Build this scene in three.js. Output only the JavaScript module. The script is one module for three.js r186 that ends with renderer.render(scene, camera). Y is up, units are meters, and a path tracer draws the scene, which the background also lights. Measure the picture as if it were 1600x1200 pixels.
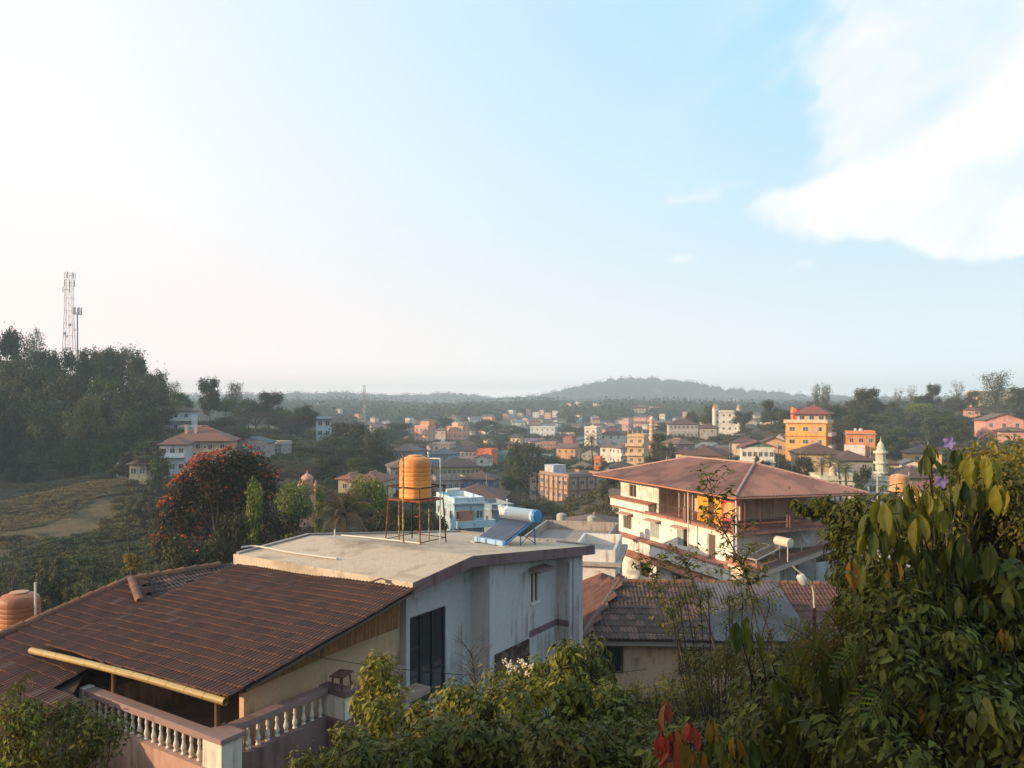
import * as THREE from 'three';
import { mergeGeometries, mergeVertices } from 'three/addons/utils/BufferGeometryUtils.js';
import { RoundedBoxGeometry } from 'three/addons/geometries/RoundedBoxGeometry.js';

// ---------------------------------------------------------------- camera, sky, sun, exposure
const scene = new THREE.Scene();
const LENS = 1200, EYE_ROW = 640;                 // focal length and eye level of the photograph, in its own 1600 x 1200 pixels
const camera = new THREE.PerspectiveCamera(2 * Math.atan(600 / LENS) * 180 / Math.PI, 4 / 3, 0.2, 20000);
camera.position.set(0, 0, 0);
camera.lookAt(0, 0, -10);
camera.setViewOffset(1600, 1200, 0, 600 - EYE_ROW, 1600, 1200);

const SUN_AZ = 101, SUN_EL = 14;                  // degrees left of the view, degrees above the horizon
const sunDir = (() => { const a = SUN_AZ * Math.PI / 180, e = SUN_EL * Math.PI / 180; return new THREE.Vector3(-Math.sin(a) * Math.cos(e), Math.sin(e), -Math.cos(a) * Math.cos(e)); })();

const renderer = new THREE.WebGLRenderer({ antialias: true });
renderer.toneMapping = THREE.LinearToneMapping;
renderer.toneMappingExposure = 1.4;
renderer.shadowMap.enabled = true;
renderer.shadowMap.type = THREE.PCFSoftShadowMap;

const sun = new THREE.DirectionalLight(new THREE.Color().setRGB(1, 0.71, 0.41), 5);
sun.position.copy(sunDir).multiplyScalar(400);
sun.target.position.set(0, -10, -60);
sun.castShadow = true;
sun.shadow.mapSize.set(4096, 4096);
Object.assign(sun.shadow.camera, { left: -220, right: 220, top: 120, bottom: -120, near: 1, far: 900 });
sun.shadow.radius = 2;
scene.add(sun, sun.target);

// ---------------------------------------------------------------- numbers
function rng(seed) { let a = seed >>> 0; return () => { a = (a + 0x6D2B79F5) | 0; let t = Math.imul(a ^ (a >>> 15), 1 | a); t = (t + Math.imul(t ^ (t >>> 7), 61 | t)) ^ t; return ((t ^ (t >>> 14)) >>> 0) / 4294967296; }; }
const hash = (x, y, z) => { let h = Math.imul(x | 0, 374761393) ^ Math.imul(y | 0, 668265263) ^ Math.imul(z | 0, 2147483647 ^ 0x5bd1e995); h = Math.imul(h ^ (h >>> 13), 1274126177); return ((h ^ (h >>> 16)) >>> 0) / 4294967296; };
const sm = t => t * t * (3 - 2 * t), lerp = (a, b, t) => a + (b - a) * t, clamp = (x, a = 0, b = 1) => Math.min(b, Math.max(a, x));
const step = (a, b, x) => sm(clamp((x - a) / (b - a)));
function noise(x, y, z = 0, wrap = 0) {
  const X = Math.floor(x), Y = Math.floor(y), Z = Math.floor(z), u = sm(x - X), v = sm(y - Y), w = sm(z - Z);
  const m = k => wrap ? ((k % wrap) + wrap) % wrap : k;
  const c = (i, j, k) => hash(m(X + i), m(Y + j), Z + k);
  return lerp(lerp(lerp(c(0, 0, 0), c(1, 0, 0), u), lerp(c(0, 1, 0), c(1, 1, 0), u), v), lerp(lerp(c(0, 0, 1), c(1, 0, 1), u), lerp(c(0, 1, 1), c(1, 1, 1), u), v), w);
}
function fbm(x, y, z = 0, oct = 4, wrap = 0) { let s = 0, a = 0.5, n = 0; for (let o = 0; o < oct; o++) { s += a * noise(x, y, z + o * 17, wrap); n += a; a *= 0.5; x *= 2; y *= 2; z *= 2; wrap *= 2; } return s / n; }
const mix3 = (a, b, t) => a.map((x, i) => lerp(x, b[i], t));
const V = (x, y, z) => new THREE.Vector3(x, y, z);
const at = (px, py, d) => V((px - 800) / LENS * d, -(py - EYE_ROW) / LENS * d, -d);   // photograph pixel and distance -> point

// ---------------------------------------------------------------- sky: clear, hazy white round the sun, a broad soft cloud on the other side
(() => {
  const W = 2048, H = 1024, data = new Float32Array(W * H * 4);
  const deg = 180 / Math.PI;
  for (let j = 0; j < H; j++) {
    const el = ((j + 0.5) / H - 0.5) * Math.PI;
    for (let i = 0; i < W; i++) {
      const ph = ((i + 0.5) / W - 0.5) * 2 * Math.PI;          // atan2(z, x)
      const dx = Math.cos(ph) * Math.cos(el), dz = Math.sin(ph) * Math.cos(el), dy = Math.sin(el);
      const gam = Math.acos(clamp(dx * sunDir.x + dy * sunDir.y + dz * sunDir.z, -1, 1)) * deg, e = el * deg;
      const az = Math.atan2(dx, -dz) * deg;
      // colour of the air by height: on the side away from the sun, and milky on the sun's side
      const ladder = (e, t) => { let q = 0; while (q + 2 < t.length && e > t[q + 1][0]) q++; const k = clamp((e - t[q][0]) / (t[q + 1][0] - t[q][0])); return [1, 2, 3].map(m => lerp(t[q][m], t[q + 1][m], sm(k) * 0.5 + k * 0.5)); };
      const away = ladder(e, [[0, 0.53, 0.555, 0.58], [5.5, 0.50, 0.572, 0.61], [15, 0.365, 0.56, 0.672], [26, 0.27, 0.525, 0.69], [50, 0.24, 0.46, 0.66], [90, 0.20, 0.41, 0.62]]), toward = ladder(e, [[0, 0.72, 0.585, 0.56], [5, 0.725, 0.61, 0.59], [15, 0.72, 0.69, 0.685], [23, 0.68, 0.695, 0.71], [50, 0.44, 0.58, 0.68], [90, 0.22, 0.42, 0.62]]);
      const k = Math.pow(clamp((126 - gam) / 58), lerp(0.95, 1.55, clamp(e / 26)));
      let [r, g, b] = mix3(away, toward, k);
      const glow = 0.5 * Math.exp(-gam * gam / 700); r += glow; g += glow * 0.9; b += glow * 0.75;
      // the broad bright cloud with ragged edges, thinner veils round it
      if (e > 4 && e < 80) {
        const wx = az + 3.4 * (fbm(az * 0.2, e * 0.26, 3, 6) - 0.5), wy = e + 2.8 * (fbm(az * 0.2, e * 0.26, 9, 6) - 0.5), sx = (wx * 0.82 + wy * 0.57), sy = (wy * 0.82 - wx * 0.57);
        const n = fbm(sx * 0.11, sy * 0.22, 1, 7), fine = fbm(sx * 0.42, sy * 0.8, 2, 6);
        const edge = [[4, 70], [8.2, 55], [9.4, 33], [10.4, 26], [11.6, 20.5], [12.8, 17.6], [14.4, 17.2], [15.6, 20.4], [18, 20.6], [20, 19.6], [23, 20.6], [27, 21.6], [34, 25], [50, 42], [80, 70]];
        let left = 70; for (let q = 0; q + 1 < edge.length; q++) if (wy >= edge[q][0] && wy < edge[q + 1][0]) left = lerp(edge[q][1], edge[q + 1][1], (wy - edge[q][0]) / (edge[q + 1][0] - edge[q][0]));
        const m = clamp((wx - left) / 7 + 0.5, 0, 1.25) * (1 - step(60, 95, wx)), dens = m + 0.85 * (n - 0.5) + 0.5 * (fine - 0.5);
        let c = step(0.30, 0.86, dens) * clamp(0.82 + 1.1 * (fbm(sx * 0.16 + 9, sy * 0.3, 77, 6) - 0.44));
        c = Math.max(c, 0.34 * clamp((fbm(sx * 0.07, sy * 0.2, 41, 7) - 0.46) * 3.2) * step(8, 18, e) * step(4, 24, az) * (1 - step(100, 140, az)));
        c = Math.max(c, 0.55 * step(0.66, 0.84, fbm(az * 0.24 + 7, e * 0.6, 23, 6)) * step(9, 11, e) * (1 - step(14, 17, e)) * step(-6, 6, az) * (1 - step(60, 80, az)));
        c = clamp(c) * 0.97; r = lerp(r, 0.715, c); g = lerp(g, 0.70, c); b = lerp(b, 0.712, c);
      }
      // bright air low over the horizon, behind the haze of the valley
      const clear = Math.exp(-0.053 / Math.hypot(Math.sin(Math.max(e, 0) / deg), 0.032)); r = (r - 0.20 * (1 - clear)) / clear; g = (g - 0.225 * (1 - clear)) / clear; b = (b - 0.25 * (1 - clear)) / clear;
      if (e < 0) { const q = clamp(-e / 10); r = lerp(r, 0.3, q); g = lerp(g, 0.3, q); b = lerp(b, 0.28, q); }
      const o = (j * W + i) * 4; data[o] = r; data[o + 1] = g; data[o + 2] = b; data[o + 3] = 1;
    }
  }
  const t = new THREE.DataTexture(data, W, H, THREE.RGBAFormat, THREE.FloatType);
  t.mapping = THREE.EquirectangularReflectionMapping; t.magFilter = t.minFilter = THREE.LinearFilter; t.colorSpace = THREE.LinearSRGBColorSpace; t.needsUpdate = true;
  scene.background = t; scene.environment = t;
})();
scene.fog = new THREE.FogExp2(new THREE.Color().setRGB(0.68, 0.87, 1.0), 0.00047);

// ---------------------------------------------------------------- naming
const used = new Map();
function numbered(name) { const n = used.get(name) ?? 0; used.set(name, n + 1); return n ? `${name}_${String(n).padStart(3, '0')}` : name; }
function tag(o, label, category, group, kind) { Object.assign(o.userData, { label, category }); if (group) o.userData.group = group; if (kind) o.userData.kind = kind; return o; }
function thing(name, label, category, pos = [0, 0, 0], turn = 0, group) {
  const o = new THREE.Group(); o.name = numbered(name); scene.add(o);
  if (pos.isVector3) o.position.copy(pos); else o.position.set(...pos);
  o.rotation.y = turn; return tag(o, label, category, group);
}
function copyThing(o, label, group) { const c = o.clone(); c.name = numbered(o.name.replace(/_\d{3}$/, '')); c.userData = { ...o.userData }; if (label) c.userData.label = label; if (group) c.userData.group = group; scene.add(c); return c; }

// ---------------------------------------------------------------- geometry
function clean(g) {
  if (g.index) g = g.toNonIndexed();
  for (const k of Object.keys(g.attributes)) if (!['position', 'normal', 'uv', 'color'].includes(k)) g.deleteAttribute(k);
  if (!g.attributes.normal) g.computeVertexNormals();
  return g;
}
function uvBox(g) {                                               // texture coordinates in metres, across the axis that a face looks along
  const p = g.attributes.position, n = g.attributes.normal, uv = new Float32Array(p.count * 2);
  for (let i = 0; i < p.count; i++) {
    const ax = Math.abs(n.getX(i)), ay = Math.abs(n.getY(i)), az = Math.abs(n.getZ(i));
    if (ay >= ax && ay >= az) { uv[2 * i] = p.getX(i); uv[2 * i + 1] = p.getZ(i); }
    else if (ax >= az) { uv[2 * i] = p.getZ(i); uv[2 * i + 1] = p.getY(i); }
    else { uv[2 * i] = p.getX(i); uv[2 * i + 1] = p.getY(i); }
  }
  g.setAttribute('uv', new THREE.BufferAttribute(uv, 2)); return g;
}
function merge(list) { list = (Array.isArray(list) ? list : [list]).map(clean); const hasC = list.some(g => g.attributes.color); for (const g of list) { if (!g.attributes.uv) uvBox(g); if (!hasC && g.attributes.color) g.deleteAttribute('color'); } return list.length > 1 ? mergeGeometries(list) : list[0]; }
function obj(name, geos, mat, parent = scene, keepUV = false) {
  const g = merge(geos); if (!keepUV) uvBox(g);
  const m = new THREE.Mesh(g, mat); m.name = parent === scene ? numbered(name) : name; m.castShadow = m.receiveShadow = true; parent.add(m); return m;
}
function meshOf(name, geo, mat, parent) { const m = new THREE.Mesh(geo, mat); m.name = parent === scene ? numbered(name) : name; m.castShadow = m.receiveShadow = true; parent.add(m); return m; }
const bx = (x0, x1, y0, y1, z0, z1) => new THREE.BoxGeometry(Math.abs(x1 - x0), Math.abs(y1 - y0), Math.abs(z1 - z0)).translate((x0 + x1) / 2, (y0 + y1) / 2, (z0 + z1) / 2);
const rbx = (x0, x1, y0, y1, z0, z1, r = 0.02, s = 1) => new RoundedBoxGeometry(Math.abs(x1 - x0), Math.abs(y1 - y0), Math.abs(z1 - z0), s, r).translate((x0 + x1) / 2, (y0 + y1) / 2, (z0 + z1) / 2);
function rod(a, b, r, seg = 6, r2 = r) {
  a = a.isVector3 ? a : V(...a); b = b.isVector3 ? b : V(...b);
  const g = new THREE.CylinderGeometry(r2, r, a.distanceTo(b), seg, 1), q = new THREE.Quaternion().setFromUnitVectors(V(0, 1, 0), b.clone().sub(a).normalize());
  return g.applyQuaternion(q).translate((a.x + b.x) / 2, (a.y + b.y) / 2, (a.z + b.z) / 2);
}
function tube(pts, r, seg = 5, n = pts.length * 4) { return new THREE.TubeGeometry(new THREE.CatmullRomCurve3(pts.map(p => p.isVector3 ? p : V(...p))), n, r, seg, false); }
function taper(pts, r0, r1, seg = 5) { const out = []; for (let i = 0; i + 1 < pts.length; i++) out.push(rod(pts[i], pts[i + 1], lerp(r0, r1, i / (pts.length - 1)), seg, lerp(r0, r1, (i + 1) / (pts.length - 1)))); return out; }
function ph(verts, faces) {                                       // flat-faced solid from points and face loops
  const pos = []; for (const f of faces) for (let i = 1; i + 1 < f.length; i++) for (const k of [f[0], f[i], f[i + 1]]) pos.push(...(verts[k].isVector3 ? verts[k].toArray() : verts[k]));
  const g = new THREE.BufferGeometry(); g.setAttribute('position', new THREE.Float32BufferAttribute(pos, 3)); g.computeVertexNormals(); return g;
}
function plate(pts, th) {                                         // flat polygon with thickness th below it
  pts = pts.map(p => p.isVector3 ? p : V(...p)); const n = pts.length;
  const nor = V(0, 0, 0); for (let i = 0; i < n; i++) nor.add(pts[i].clone().cross(pts[(i + 1) % n])); nor.normalize(); if (nor.y < 0) { nor.negate(); pts.reverse(); }
  const low = pts.map(p => p.clone().addScaledVector(nor, -th)), v = [...pts, ...low], f = [pts.map((_, i) => i), low.map((_, i) => n + n - 1 - i)];
  for (let i = 0; i < n; i++) { const j = (i + 1) % n; f.push([i, n + i, n + j, j]); }
  return ph(v, f);
}
function prism(poly, y0, y1) { return plate(poly.map(([x, z]) => V(x, y1, z)), y1 - y0); }   // plan outline between two heights
function lathe(pts, seg = 24) { return new THREE.LatheGeometry(pts.map(([r, y]) => new THREE.Vector2(r, y)), seg); }

// ---------------------------------------------------------------- materials
function texture(size, metres, fn, color = true) {
  const d = new Uint8Array(size * size * 4);
  for (let j = 0; j < size; j++) for (let i = 0; i < size; i++) { const c = fn(i / size, j / size), o = (j * size + i) * 4; for (let k = 0; k < 3; k++) d[o + k] = 255 * clamp(c.length ? c[k] : c); d[o + 3] = 255; }
  const t = new THREE.DataTexture(d, size, size); t.wrapS = t.wrapT = THREE.RepeatWrapping; t.magFilter = THREE.LinearFilter; t.minFilter = THREE.LinearMipmapLinearFilter; t.generateMipmaps = true;
  t.colorSpace = color ? THREE.SRGBColorSpace : THREE.NoColorSpace; t.repeat.set(1 / metres, 1 / metres); t.needsUpdate = true; return t;
}
const TX = {
  plaster: texture(512, 5, (u, v) => { const a = fbm(u * 6, v * 6, 1, 5, 6), s = fbm(u * 40, v * 3, 5, 4, 40), f = fbm(u * 64, v * 64, 3, 2, 64); const dirt = step(0.47, 0.72, a * 0.5 + s * 0.5); return mix3([0.985, 0.98, 0.97], [0.74, 0.70, 0.655], dirt * 0.85).map(x => x * (0.95 + 0.06 * f)); }),
  concrete: texture(1024, 7, (u, v) => { const a = fbm(u * 5, v * 5, 11, 6, 5), b = fbm(u * 17, v * 17, 12, 4, 17), f = fbm(u * 120, v * 120, 13, 2, 120); const dark = step(0.50, 0.72, a) * 0.55 + step(0.58, 0.8, b) * 0.35; return mix3([0.97, 0.96, 0.94], [0.68, 0.655, 0.63], clamp(dark)).map(x => x * (0.92 + 0.1 * f)); }),
  grit: texture(256, 1, (u, v) => 0.78 + 0.3 * (fbm(u * 24, v * 24, 21, 4, 24) - 0.5) + 0.14 * (fbm(u * 6, v * 6, 22, 3, 6) - 0.2)),
  rust: texture(256, 0.8, (u, v) => mix3([1, 0.9, 0.8], [0.55, 0.33, 0.22], step(0.42, 0.62, fbm(u * 10, v * 10, 31, 5, 10)))),
  wood: texture(256, 0.8, (u, v) => { const n = fbm(u * 24, v * 3, 41, 4, 24); return mix3([0.95, 0.86, 0.72], [0.5, 0.4, 0.3], n); }),
  sheet: texture(256, 6, (u, v) => { const n = fbm(u * 5, v * 5, 51, 5, 5); return mix3([1, 0.98, 0.97], [0.82, 0.78, 0.76], step(0.35, 0.75, n)); }),
  ground: texture(1024, 26, (u, v) => { const a = fbm(u * 7, v * 7, 61, 6, 7), b = fbm(u * 60, v * 60, 62, 4, 60); return mix3([1, 0.92, 0.76], [0.55, 0.62, 0.42], step(0.38, 0.64, a)).map(x => x * (0.62 + 0.55 * b)); }),
  stone: texture(256, 1.6, (u, v) => mix3([0.95, 0.9, 0.86], [0.45, 0.4, 0.37], step(0.35, 0.65, fbm(u * 9, v * 9, 71, 5, 9)))),
  bark: texture(256, 0.7, (u, v) => 0.55 + 0.6 * (fbm(u * 30, v * 6, 81, 4, 30) - 0.35)),
  gritB: texture(256, 1, (u, v) => fbm(u * 30, v * 30, 91, 4, 30), false),
  corrB: texture(256, 2, (u, v) => 0.5 + 0.5 * Math.cos(u * 2 * Math.PI * 14), false),
};
const matCache = new Map();
function M(rgb, rough = 0.9, extra = {}, key) {
  const k = key ?? JSON.stringify([rgb, rough, Object.entries(extra).map(([a, b]) => [a, b?.uuid ?? b])]);
  if (!matCache.has(k)) {
    const { physical, ...rest } = extra, m = physical || rest.transmission ? new THREE.MeshPhysicalMaterial() : new THREE.MeshStandardMaterial();
    m.color.setRGB(...rgb); m.roughness = rough; Object.assign(m, rest); matCache.set(k, m);
  }
  return matCache.get(k);
}
const plaster = (rgb, rough = 0.92) => M(rgb, rough, { map: TX.plaster, bumpMap: TX.gritB, bumpScale: 0.004 });
const MAT = {
  glass: M([0.02, 0.022, 0.026], 0.12, { metalness: 0 }),
  dark: M([0.018, 0.016, 0.015], 0.8),
  whitePaint: plaster([0.80, 0.76, 0.72]),
  frame: M([0.55, 0.53, 0.5], 0.6),
  frameDark: M([0.09, 0.06, 0.045], 0.6),
  iron: M([0.11, 0.05, 0.03], 0.8, { map: TX.rust }),
  rustOrange: M([0.42, 0.16, 0.065], 0.85, { map: TX.rust }),
  pipe: M([0.62, 0.6, 0.56], 0.45),
  pipeYellow: M([0.45, 0.38, 0.18], 0.6, { map: TX.rust }),
  wood: M([0.20, 0.105, 0.06], 0.8, { map: TX.wood }),
  bark: M([0.15, 0.115, 0.085], 0.95, { map: TX.bark, bumpMap: TX.bark, bumpScale: 0.02 }),
  barkPale: M([0.30, 0.26, 0.22], 0.95, { map: TX.bark }),
};

// ---------------------------------------------------------------- terrain
const knots = [];                                                   // [bearing, ln distance, height]
{
  const k = (X, d, y) => knots.push([Math.atan2(X, d), Math.log(Math.hypot(X, d)), y]);
  for (let a = -180; a < 180; a += 30) { const r = a * Math.PI / 180; k(Math.sin(r) * 1.2, Math.cos(r) * 1.2, -1.75); }
  for (const [a, d, y] of [[180, 8, -0.5], [140, 8, 0], [-140, 8, -2], [100, 8, -0.5], [-100, 10, -5], [180, 60, 6], [120, 60, 8], [-120, 60, -6], [90, 60, 4], [-85, 60, -14], [-70, 60, -15], [180, 300, 30], [110, 300, 20], [-130, 300, 0], [-100, 300, -6], [-80, 300, -2], [-65, 150, -14], [-90, 150, -14], [-60, 260, 2], [-48, 240, 3], [-45, 150, -16], [60, 60, -6], [60, 200, -2], [55, 400, 8], [180, 3000, 60], [90, 3000, 60], [-90, 3000, 30], [-60, 2500, 20], [60, 2500, 20], [135, 3000, 60], [-135, 3000, 60]]) { const r = a * Math.PI / 180; k(Math.sin(r) * d, Math.cos(r) * d, y); }
  for (const p of [[0, 3, -2.4], [2, 3, -2.0], [-2, 3, -3.2], [0, 6, -4.6], [3, 6, -3.5], [6, 5, -2.2], [-4, 6, -5.8], [0, 10, -7.6], [5, 10, -6.2], [9, 9, -3.5], [-7, 9, -8.5], [-5, 14, -10.2], [0, 14, -9.8], [6, 15, -9.4], [13, 15, -6.5], [-10, 15, -10.4],
    [-10, 22, -10.6], [-3, 22, -10.6], [3, 22, -10.8], [9, 24, -10.8], [18, 24, -8], [-18, 22, -11.5], [3, 33, -12.2], [14, 33, -12], [25, 33, -9.5], [-15, 35, -13], [-30, 35, -13.5], [10, 45, -14], [-25, 50, -15], [30, 50, -11], [15, 60, -15.5], [-5, 60, -16.5], [-40, 65, -16.2], [45, 65, -11.5], [22, 80, -16], [0, 85, -19.5], [-30, 85, -17], [-65, 95, -17.6],
    [-75, 115, -18], [-100, 150, -18], [-60, 150, -17], [0, 115, -21], [40, 110, -17], [-110, 185, -17.6], [0, 150, -23], [70, 150, -16.5], [115, 150, -12]]) k(...p);
  for (const p of [[-185, 90, -10], [-195, 120, -4], [-205, 150, -2], [-215, 180, 2], [-250, 150, 6], [-235, 110, 0]]) k(...p);
  for (const [px, py, d] of [[310, 725, 180], [20, 688, 240], [90, 640, 255], [0, 625, 235], [200, 655, 235], [250, 665, 250], [330, 664, 280], [420, 676, 290], [500, 690, 270], [830, 788, 200], [800, 726, 380], [700, 655, 1000], [1350, 655, 330], [1250, 664, 340], [1450, 645, 380], [820, 770, 240], [580, 700, 330], [560, 690, 400],
    [900, 654, 1500], [700, 650, 1500], [500, 650, 1500], [1200, 650, 1300], [1400, 640, 1200], [1008, 598, 2500], [1055, 602, 2500], [1108, 613, 2500], [960, 599, 2500], [907, 608, 2500], [870, 620, 2500], [1197, 628, 2500], [1150, 621, 2500], [830, 638, 2500], [718, 620, 2600], [690, 620, 2600], [768, 629, 2600], [806, 641, 2600], [560, 632, 2600], [610, 631, 2600], [650, 625, 2600], [498, 619, 2900], [440, 628, 2900], [1260, 635, 2500], [1450, 634, 2500], [1600, 632, 2500], [300, 632, 3000], [100, 632, 3000], [830, 645, 2000], [1000, 640, 1800], [1200, 643, 2000], [650, 644, 2000]]) { const q = at(px, py, d); k(q.x, d, q.y); }
  for (const [px, py, d] of [[1264, 715.4, 205], [1182, 740.3, 172], [1342, 715.2, 200], [1560, 688.1, 232], [1518, 654.5, 330], [1562, 633.5, 400], [1276, 733.9, 172], [1325, 745.1, 165], [1440, 730.6, 205], [1421, 747.6, 185], [1475, 813.1, 110], [1420, 774.0, 150], [1330, 757.3, 190], [1372, 749.0, 178], [1395, 861.5, 78], [1325, 795.4, 152], [997, 753.0, 262], [955, 721.8, 300], [974, 724.7, 290], [958, 697.5, 370], [927, 700.0, 360], [890, 700.6, 400], [889, 717.2, 330], [858, 702.6, 380], [850, 681.8, 520], [935, 732.0, 240], [949, 750.6, 205], [972, 750.9, 210], [893, 797.8, 200], [826, 793.9, 215], [1137, 682.6, 385], [1058, 740.1, 232], [1066, 683.3, 350], [1108, 686.2, 330], [1073, 731.9, 185], [1106, 738.3, 178], [1164, 712.9, 236], [1208, 711.6, 222], [1108, 760.3, 140], [1002, 649.3, 900], [664, 693.0, 430], [716, 684.9, 440], [690, 685.5, 445], [694, 717.2, 320], [728, 726.4, 318], [762, 727.8, 312], [757, 730.8, 285], [787, 730.5, 330], [792, 709.8, 380], [693, 735.1, 275], [636, 731.4, 262], [628, 765.8, 192], [712, 775.1, 232], [700, 784.3, 205], [752, 775.3, 205], [746, 809.5, 160], [718, 857.0, 112], [772, 840.0, 125], [583, 782.3, 140], [552, 777.0, 150], [318, 723.1, 178], [276, 742.6, 166], [288, 673.0, 232], [506, 687.1, 262], [222, 750.8, 150], [200, 749.8, 165], [398, 715.3, 190], [430, 715.0, 200], [928, 875.1, 84], [895, 949.4, 58], [935, 993.0, 48], [938, 1021.1, 44], [985, 800.8, 150], [800, 650.4, 900], [812, 653.4, 900], [826, 649.1, 930], [838, 653.6, 880], [848, 647.9, 960], [857, 654.8, 860], [868, 651.4, 900], [880, 639.6, 1150], [890, 637.4, 1180], [902, 635.3, 1200], [933, 636.6, 1150], [792, 657.5, 800], [904, 659.7, 780], [1010, 673.8, 640], [978, 676.6, 600], [1035, 657.9, 760], [660, 681.5, 560], [604, 693.8, 480], [760, 680.2, 620], [735, 685.5, 560], [980, 665.8, 700], [1192, 680.0, 420], [1200, 687.9, 380], [500, 636.3, 1200], [530, 648.4, 900], [585, 661.5, 800], [560, 657.2, 820], [1148, 629.0, 1900], [500, 623.3, 2300], [1070, 654.5, 800], [640, 665.8, 700], [1120, 667.6, 600]]) { const q = at(px, py, d); k(q.x, d, q.y); }   // feet of the town's buildings
  for (let a = -180; a < 180; a += 20) { const r = a * Math.PI / 180; k(Math.sin(r) * 3700, Math.cos(r) * 3700, -5); }
}
function smoothH(x, z) {
  const r = Math.max(Math.hypot(x, z), 0.8), a = Math.atan2(x, -z), l = Math.log(r); let s = 0, w = 0;
  for (const [ka, kl, ky] of knots) { let da = Math.abs(a - ka); if (da > Math.PI) da = 2 * Math.PI - da; const dl = (l - kl) * 1.15, q = da * da + dl * dl + 0.00035, t = 1 / (q * q); s += t * ky; w += t; }
  return s / w;
}
function ground(x, z) { const r = Math.hypot(x, z); return smoothH(x, z) + (fbm(x * 0.05, z * 0.05, 5, 3) - 0.5) * Math.min(0.8, r * 0.012) + (r > 900 ? (fbm(x * 0.004, z * 0.004, 6, 5) - 0.5) * 14 * step(900, 2600, r) : 0); }
{
  const rings = [], angs = [];
  for (let i = 0; i <= 150; i++) rings.push(0.9 * Math.pow(3700 / 0.9, i / 150));
  for (let i = 0; i < 300; i++) { const t = i / 300 * 2 - 1; angs.push(Math.PI * (0.45 * t + 0.55 * t * t * t)); }
  const pos = [0, ground(0.01, 0.01), 0], col = [0.08, 0.07, 0.04], uv = [0, 0], idx = [], n = angs.length;
  const field = (x, z) => { const d = -z; return step(95, 112, d) * (1 - step(178, 205, d)) * step(-160, -140, x) * (1 - step(-66, -54, x + 0.35 * (d - 110))); };
  for (const r of rings) for (const a of angs) {
    const x = Math.sin(a) * r, z = -Math.cos(a) * r, y = ground(x, z); pos.push(x, y, z); uv.push(x, z);
    const n1 = fbm(x * 0.06, z * 0.06, 7, 4), n2 = fbm(x * 0.012, z * 0.012, 8, 4), n3 = fbm(x * 0.35, z * 0.2, 9, 3);
    let c = mix3([0.05, 0.058, 0.024], [0.115, 0.085, 0.055], step(0.42, 0.62, n1 * 0.6 + n2 * 0.4));
    const f = field(x, z); if (f > 0) c = mix3(c, mix3([0.108, 0.088, 0.04], mix3([0.10, 0.082, 0.036], [0.115, 0.082, 0.042], step(0.4, 0.6, n2)), step(0.35, 0.65, n3 * 0.5 + n1 * 0.5)), f);
    col.push(...c);
  }
  for (let i = 0; i < n; i++) idx.push(0, 1 + (i + 1) % n, 1 + i);
  for (let j = 0; j + 1 < rings.length; j++) for (let i = 0; i < n; i++) { const a = 1 + j * n + i, b = 1 + j * n + (i + 1) % n, c = a + n, d = b + n; idx.push(a, b, c, b, d, c); }
  const g = new THREE.BufferGeometry(); g.setAttribute('position', new THREE.Float32BufferAttribute(pos, 3)); g.setAttribute('color', new THREE.Float32BufferAttribute(col, 3)); g.setAttribute('uv', new THREE.Float32BufferAttribute(uv, 2)); g.setIndex(idx); g.computeVertexNormals();
  if (g.attributes.normal.getY(500) < 0) { const ii = g.index.array; for (let i = 0; i < ii.length; i += 3) { const t = ii[i]; ii[i] = ii[i + 1]; ii[i + 1] = t; } g.computeVertexNormals(); }
  const m = new THREE.Mesh(g, M([1, 1, 1], 1, { vertexColors: true, map: TX.ground })); m.name = 'terrain'; m.receiveShadow = m.castShadow = true; m.userData = { kind: 'structure', label: 'green and brown valley floor with wooded hills around it', category: 'terrain' }; scene.add(m);
}

// ---------------------------------------------------------------- frames: a building's own axes; pick() reads a photograph pixel on one of its planes
class Frame {
  constructor(px, py, d, deg) { this.o = at(px, py, d); this.th = deg * Math.PI / 180; this.c = Math.cos(this.th); this.s = Math.sin(this.th); }
  local(w) { const dx = w.x - this.o.x, dz = w.z - this.o.z; return V(dx * this.c - dz * this.s, w.y, dx * this.s + dz * this.c); }
  world(x, y, z) { return V(this.o.x + x * this.c + z * this.s, y, this.o.z - x * this.s + z * this.c); }
  pick(px, py, k) {
    const r = at(px, py, 1); let d;
    if (k.y !== undefined) d = k.y / r.y;
    else if (k.x !== undefined) d = (k.x + this.o.x * this.c - this.o.z * this.s) / (r.x * this.c - r.z * this.s);
    else d = (k.z + this.o.x * this.s + this.o.z * this.c) / (r.x * this.s + r.z * this.c);
    return this.local(r.multiplyScalar(d));
  }
  thing(name, label, category, group) { return thing(name, label, category, [this.o.x, 0, this.o.z], this.th, group); }
}
function rebase(T, y) { T.position.y = y; for (const c of T.children) c.position.y -= y; return T; }   // parts were drawn at true heights: put the origin at the base

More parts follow.
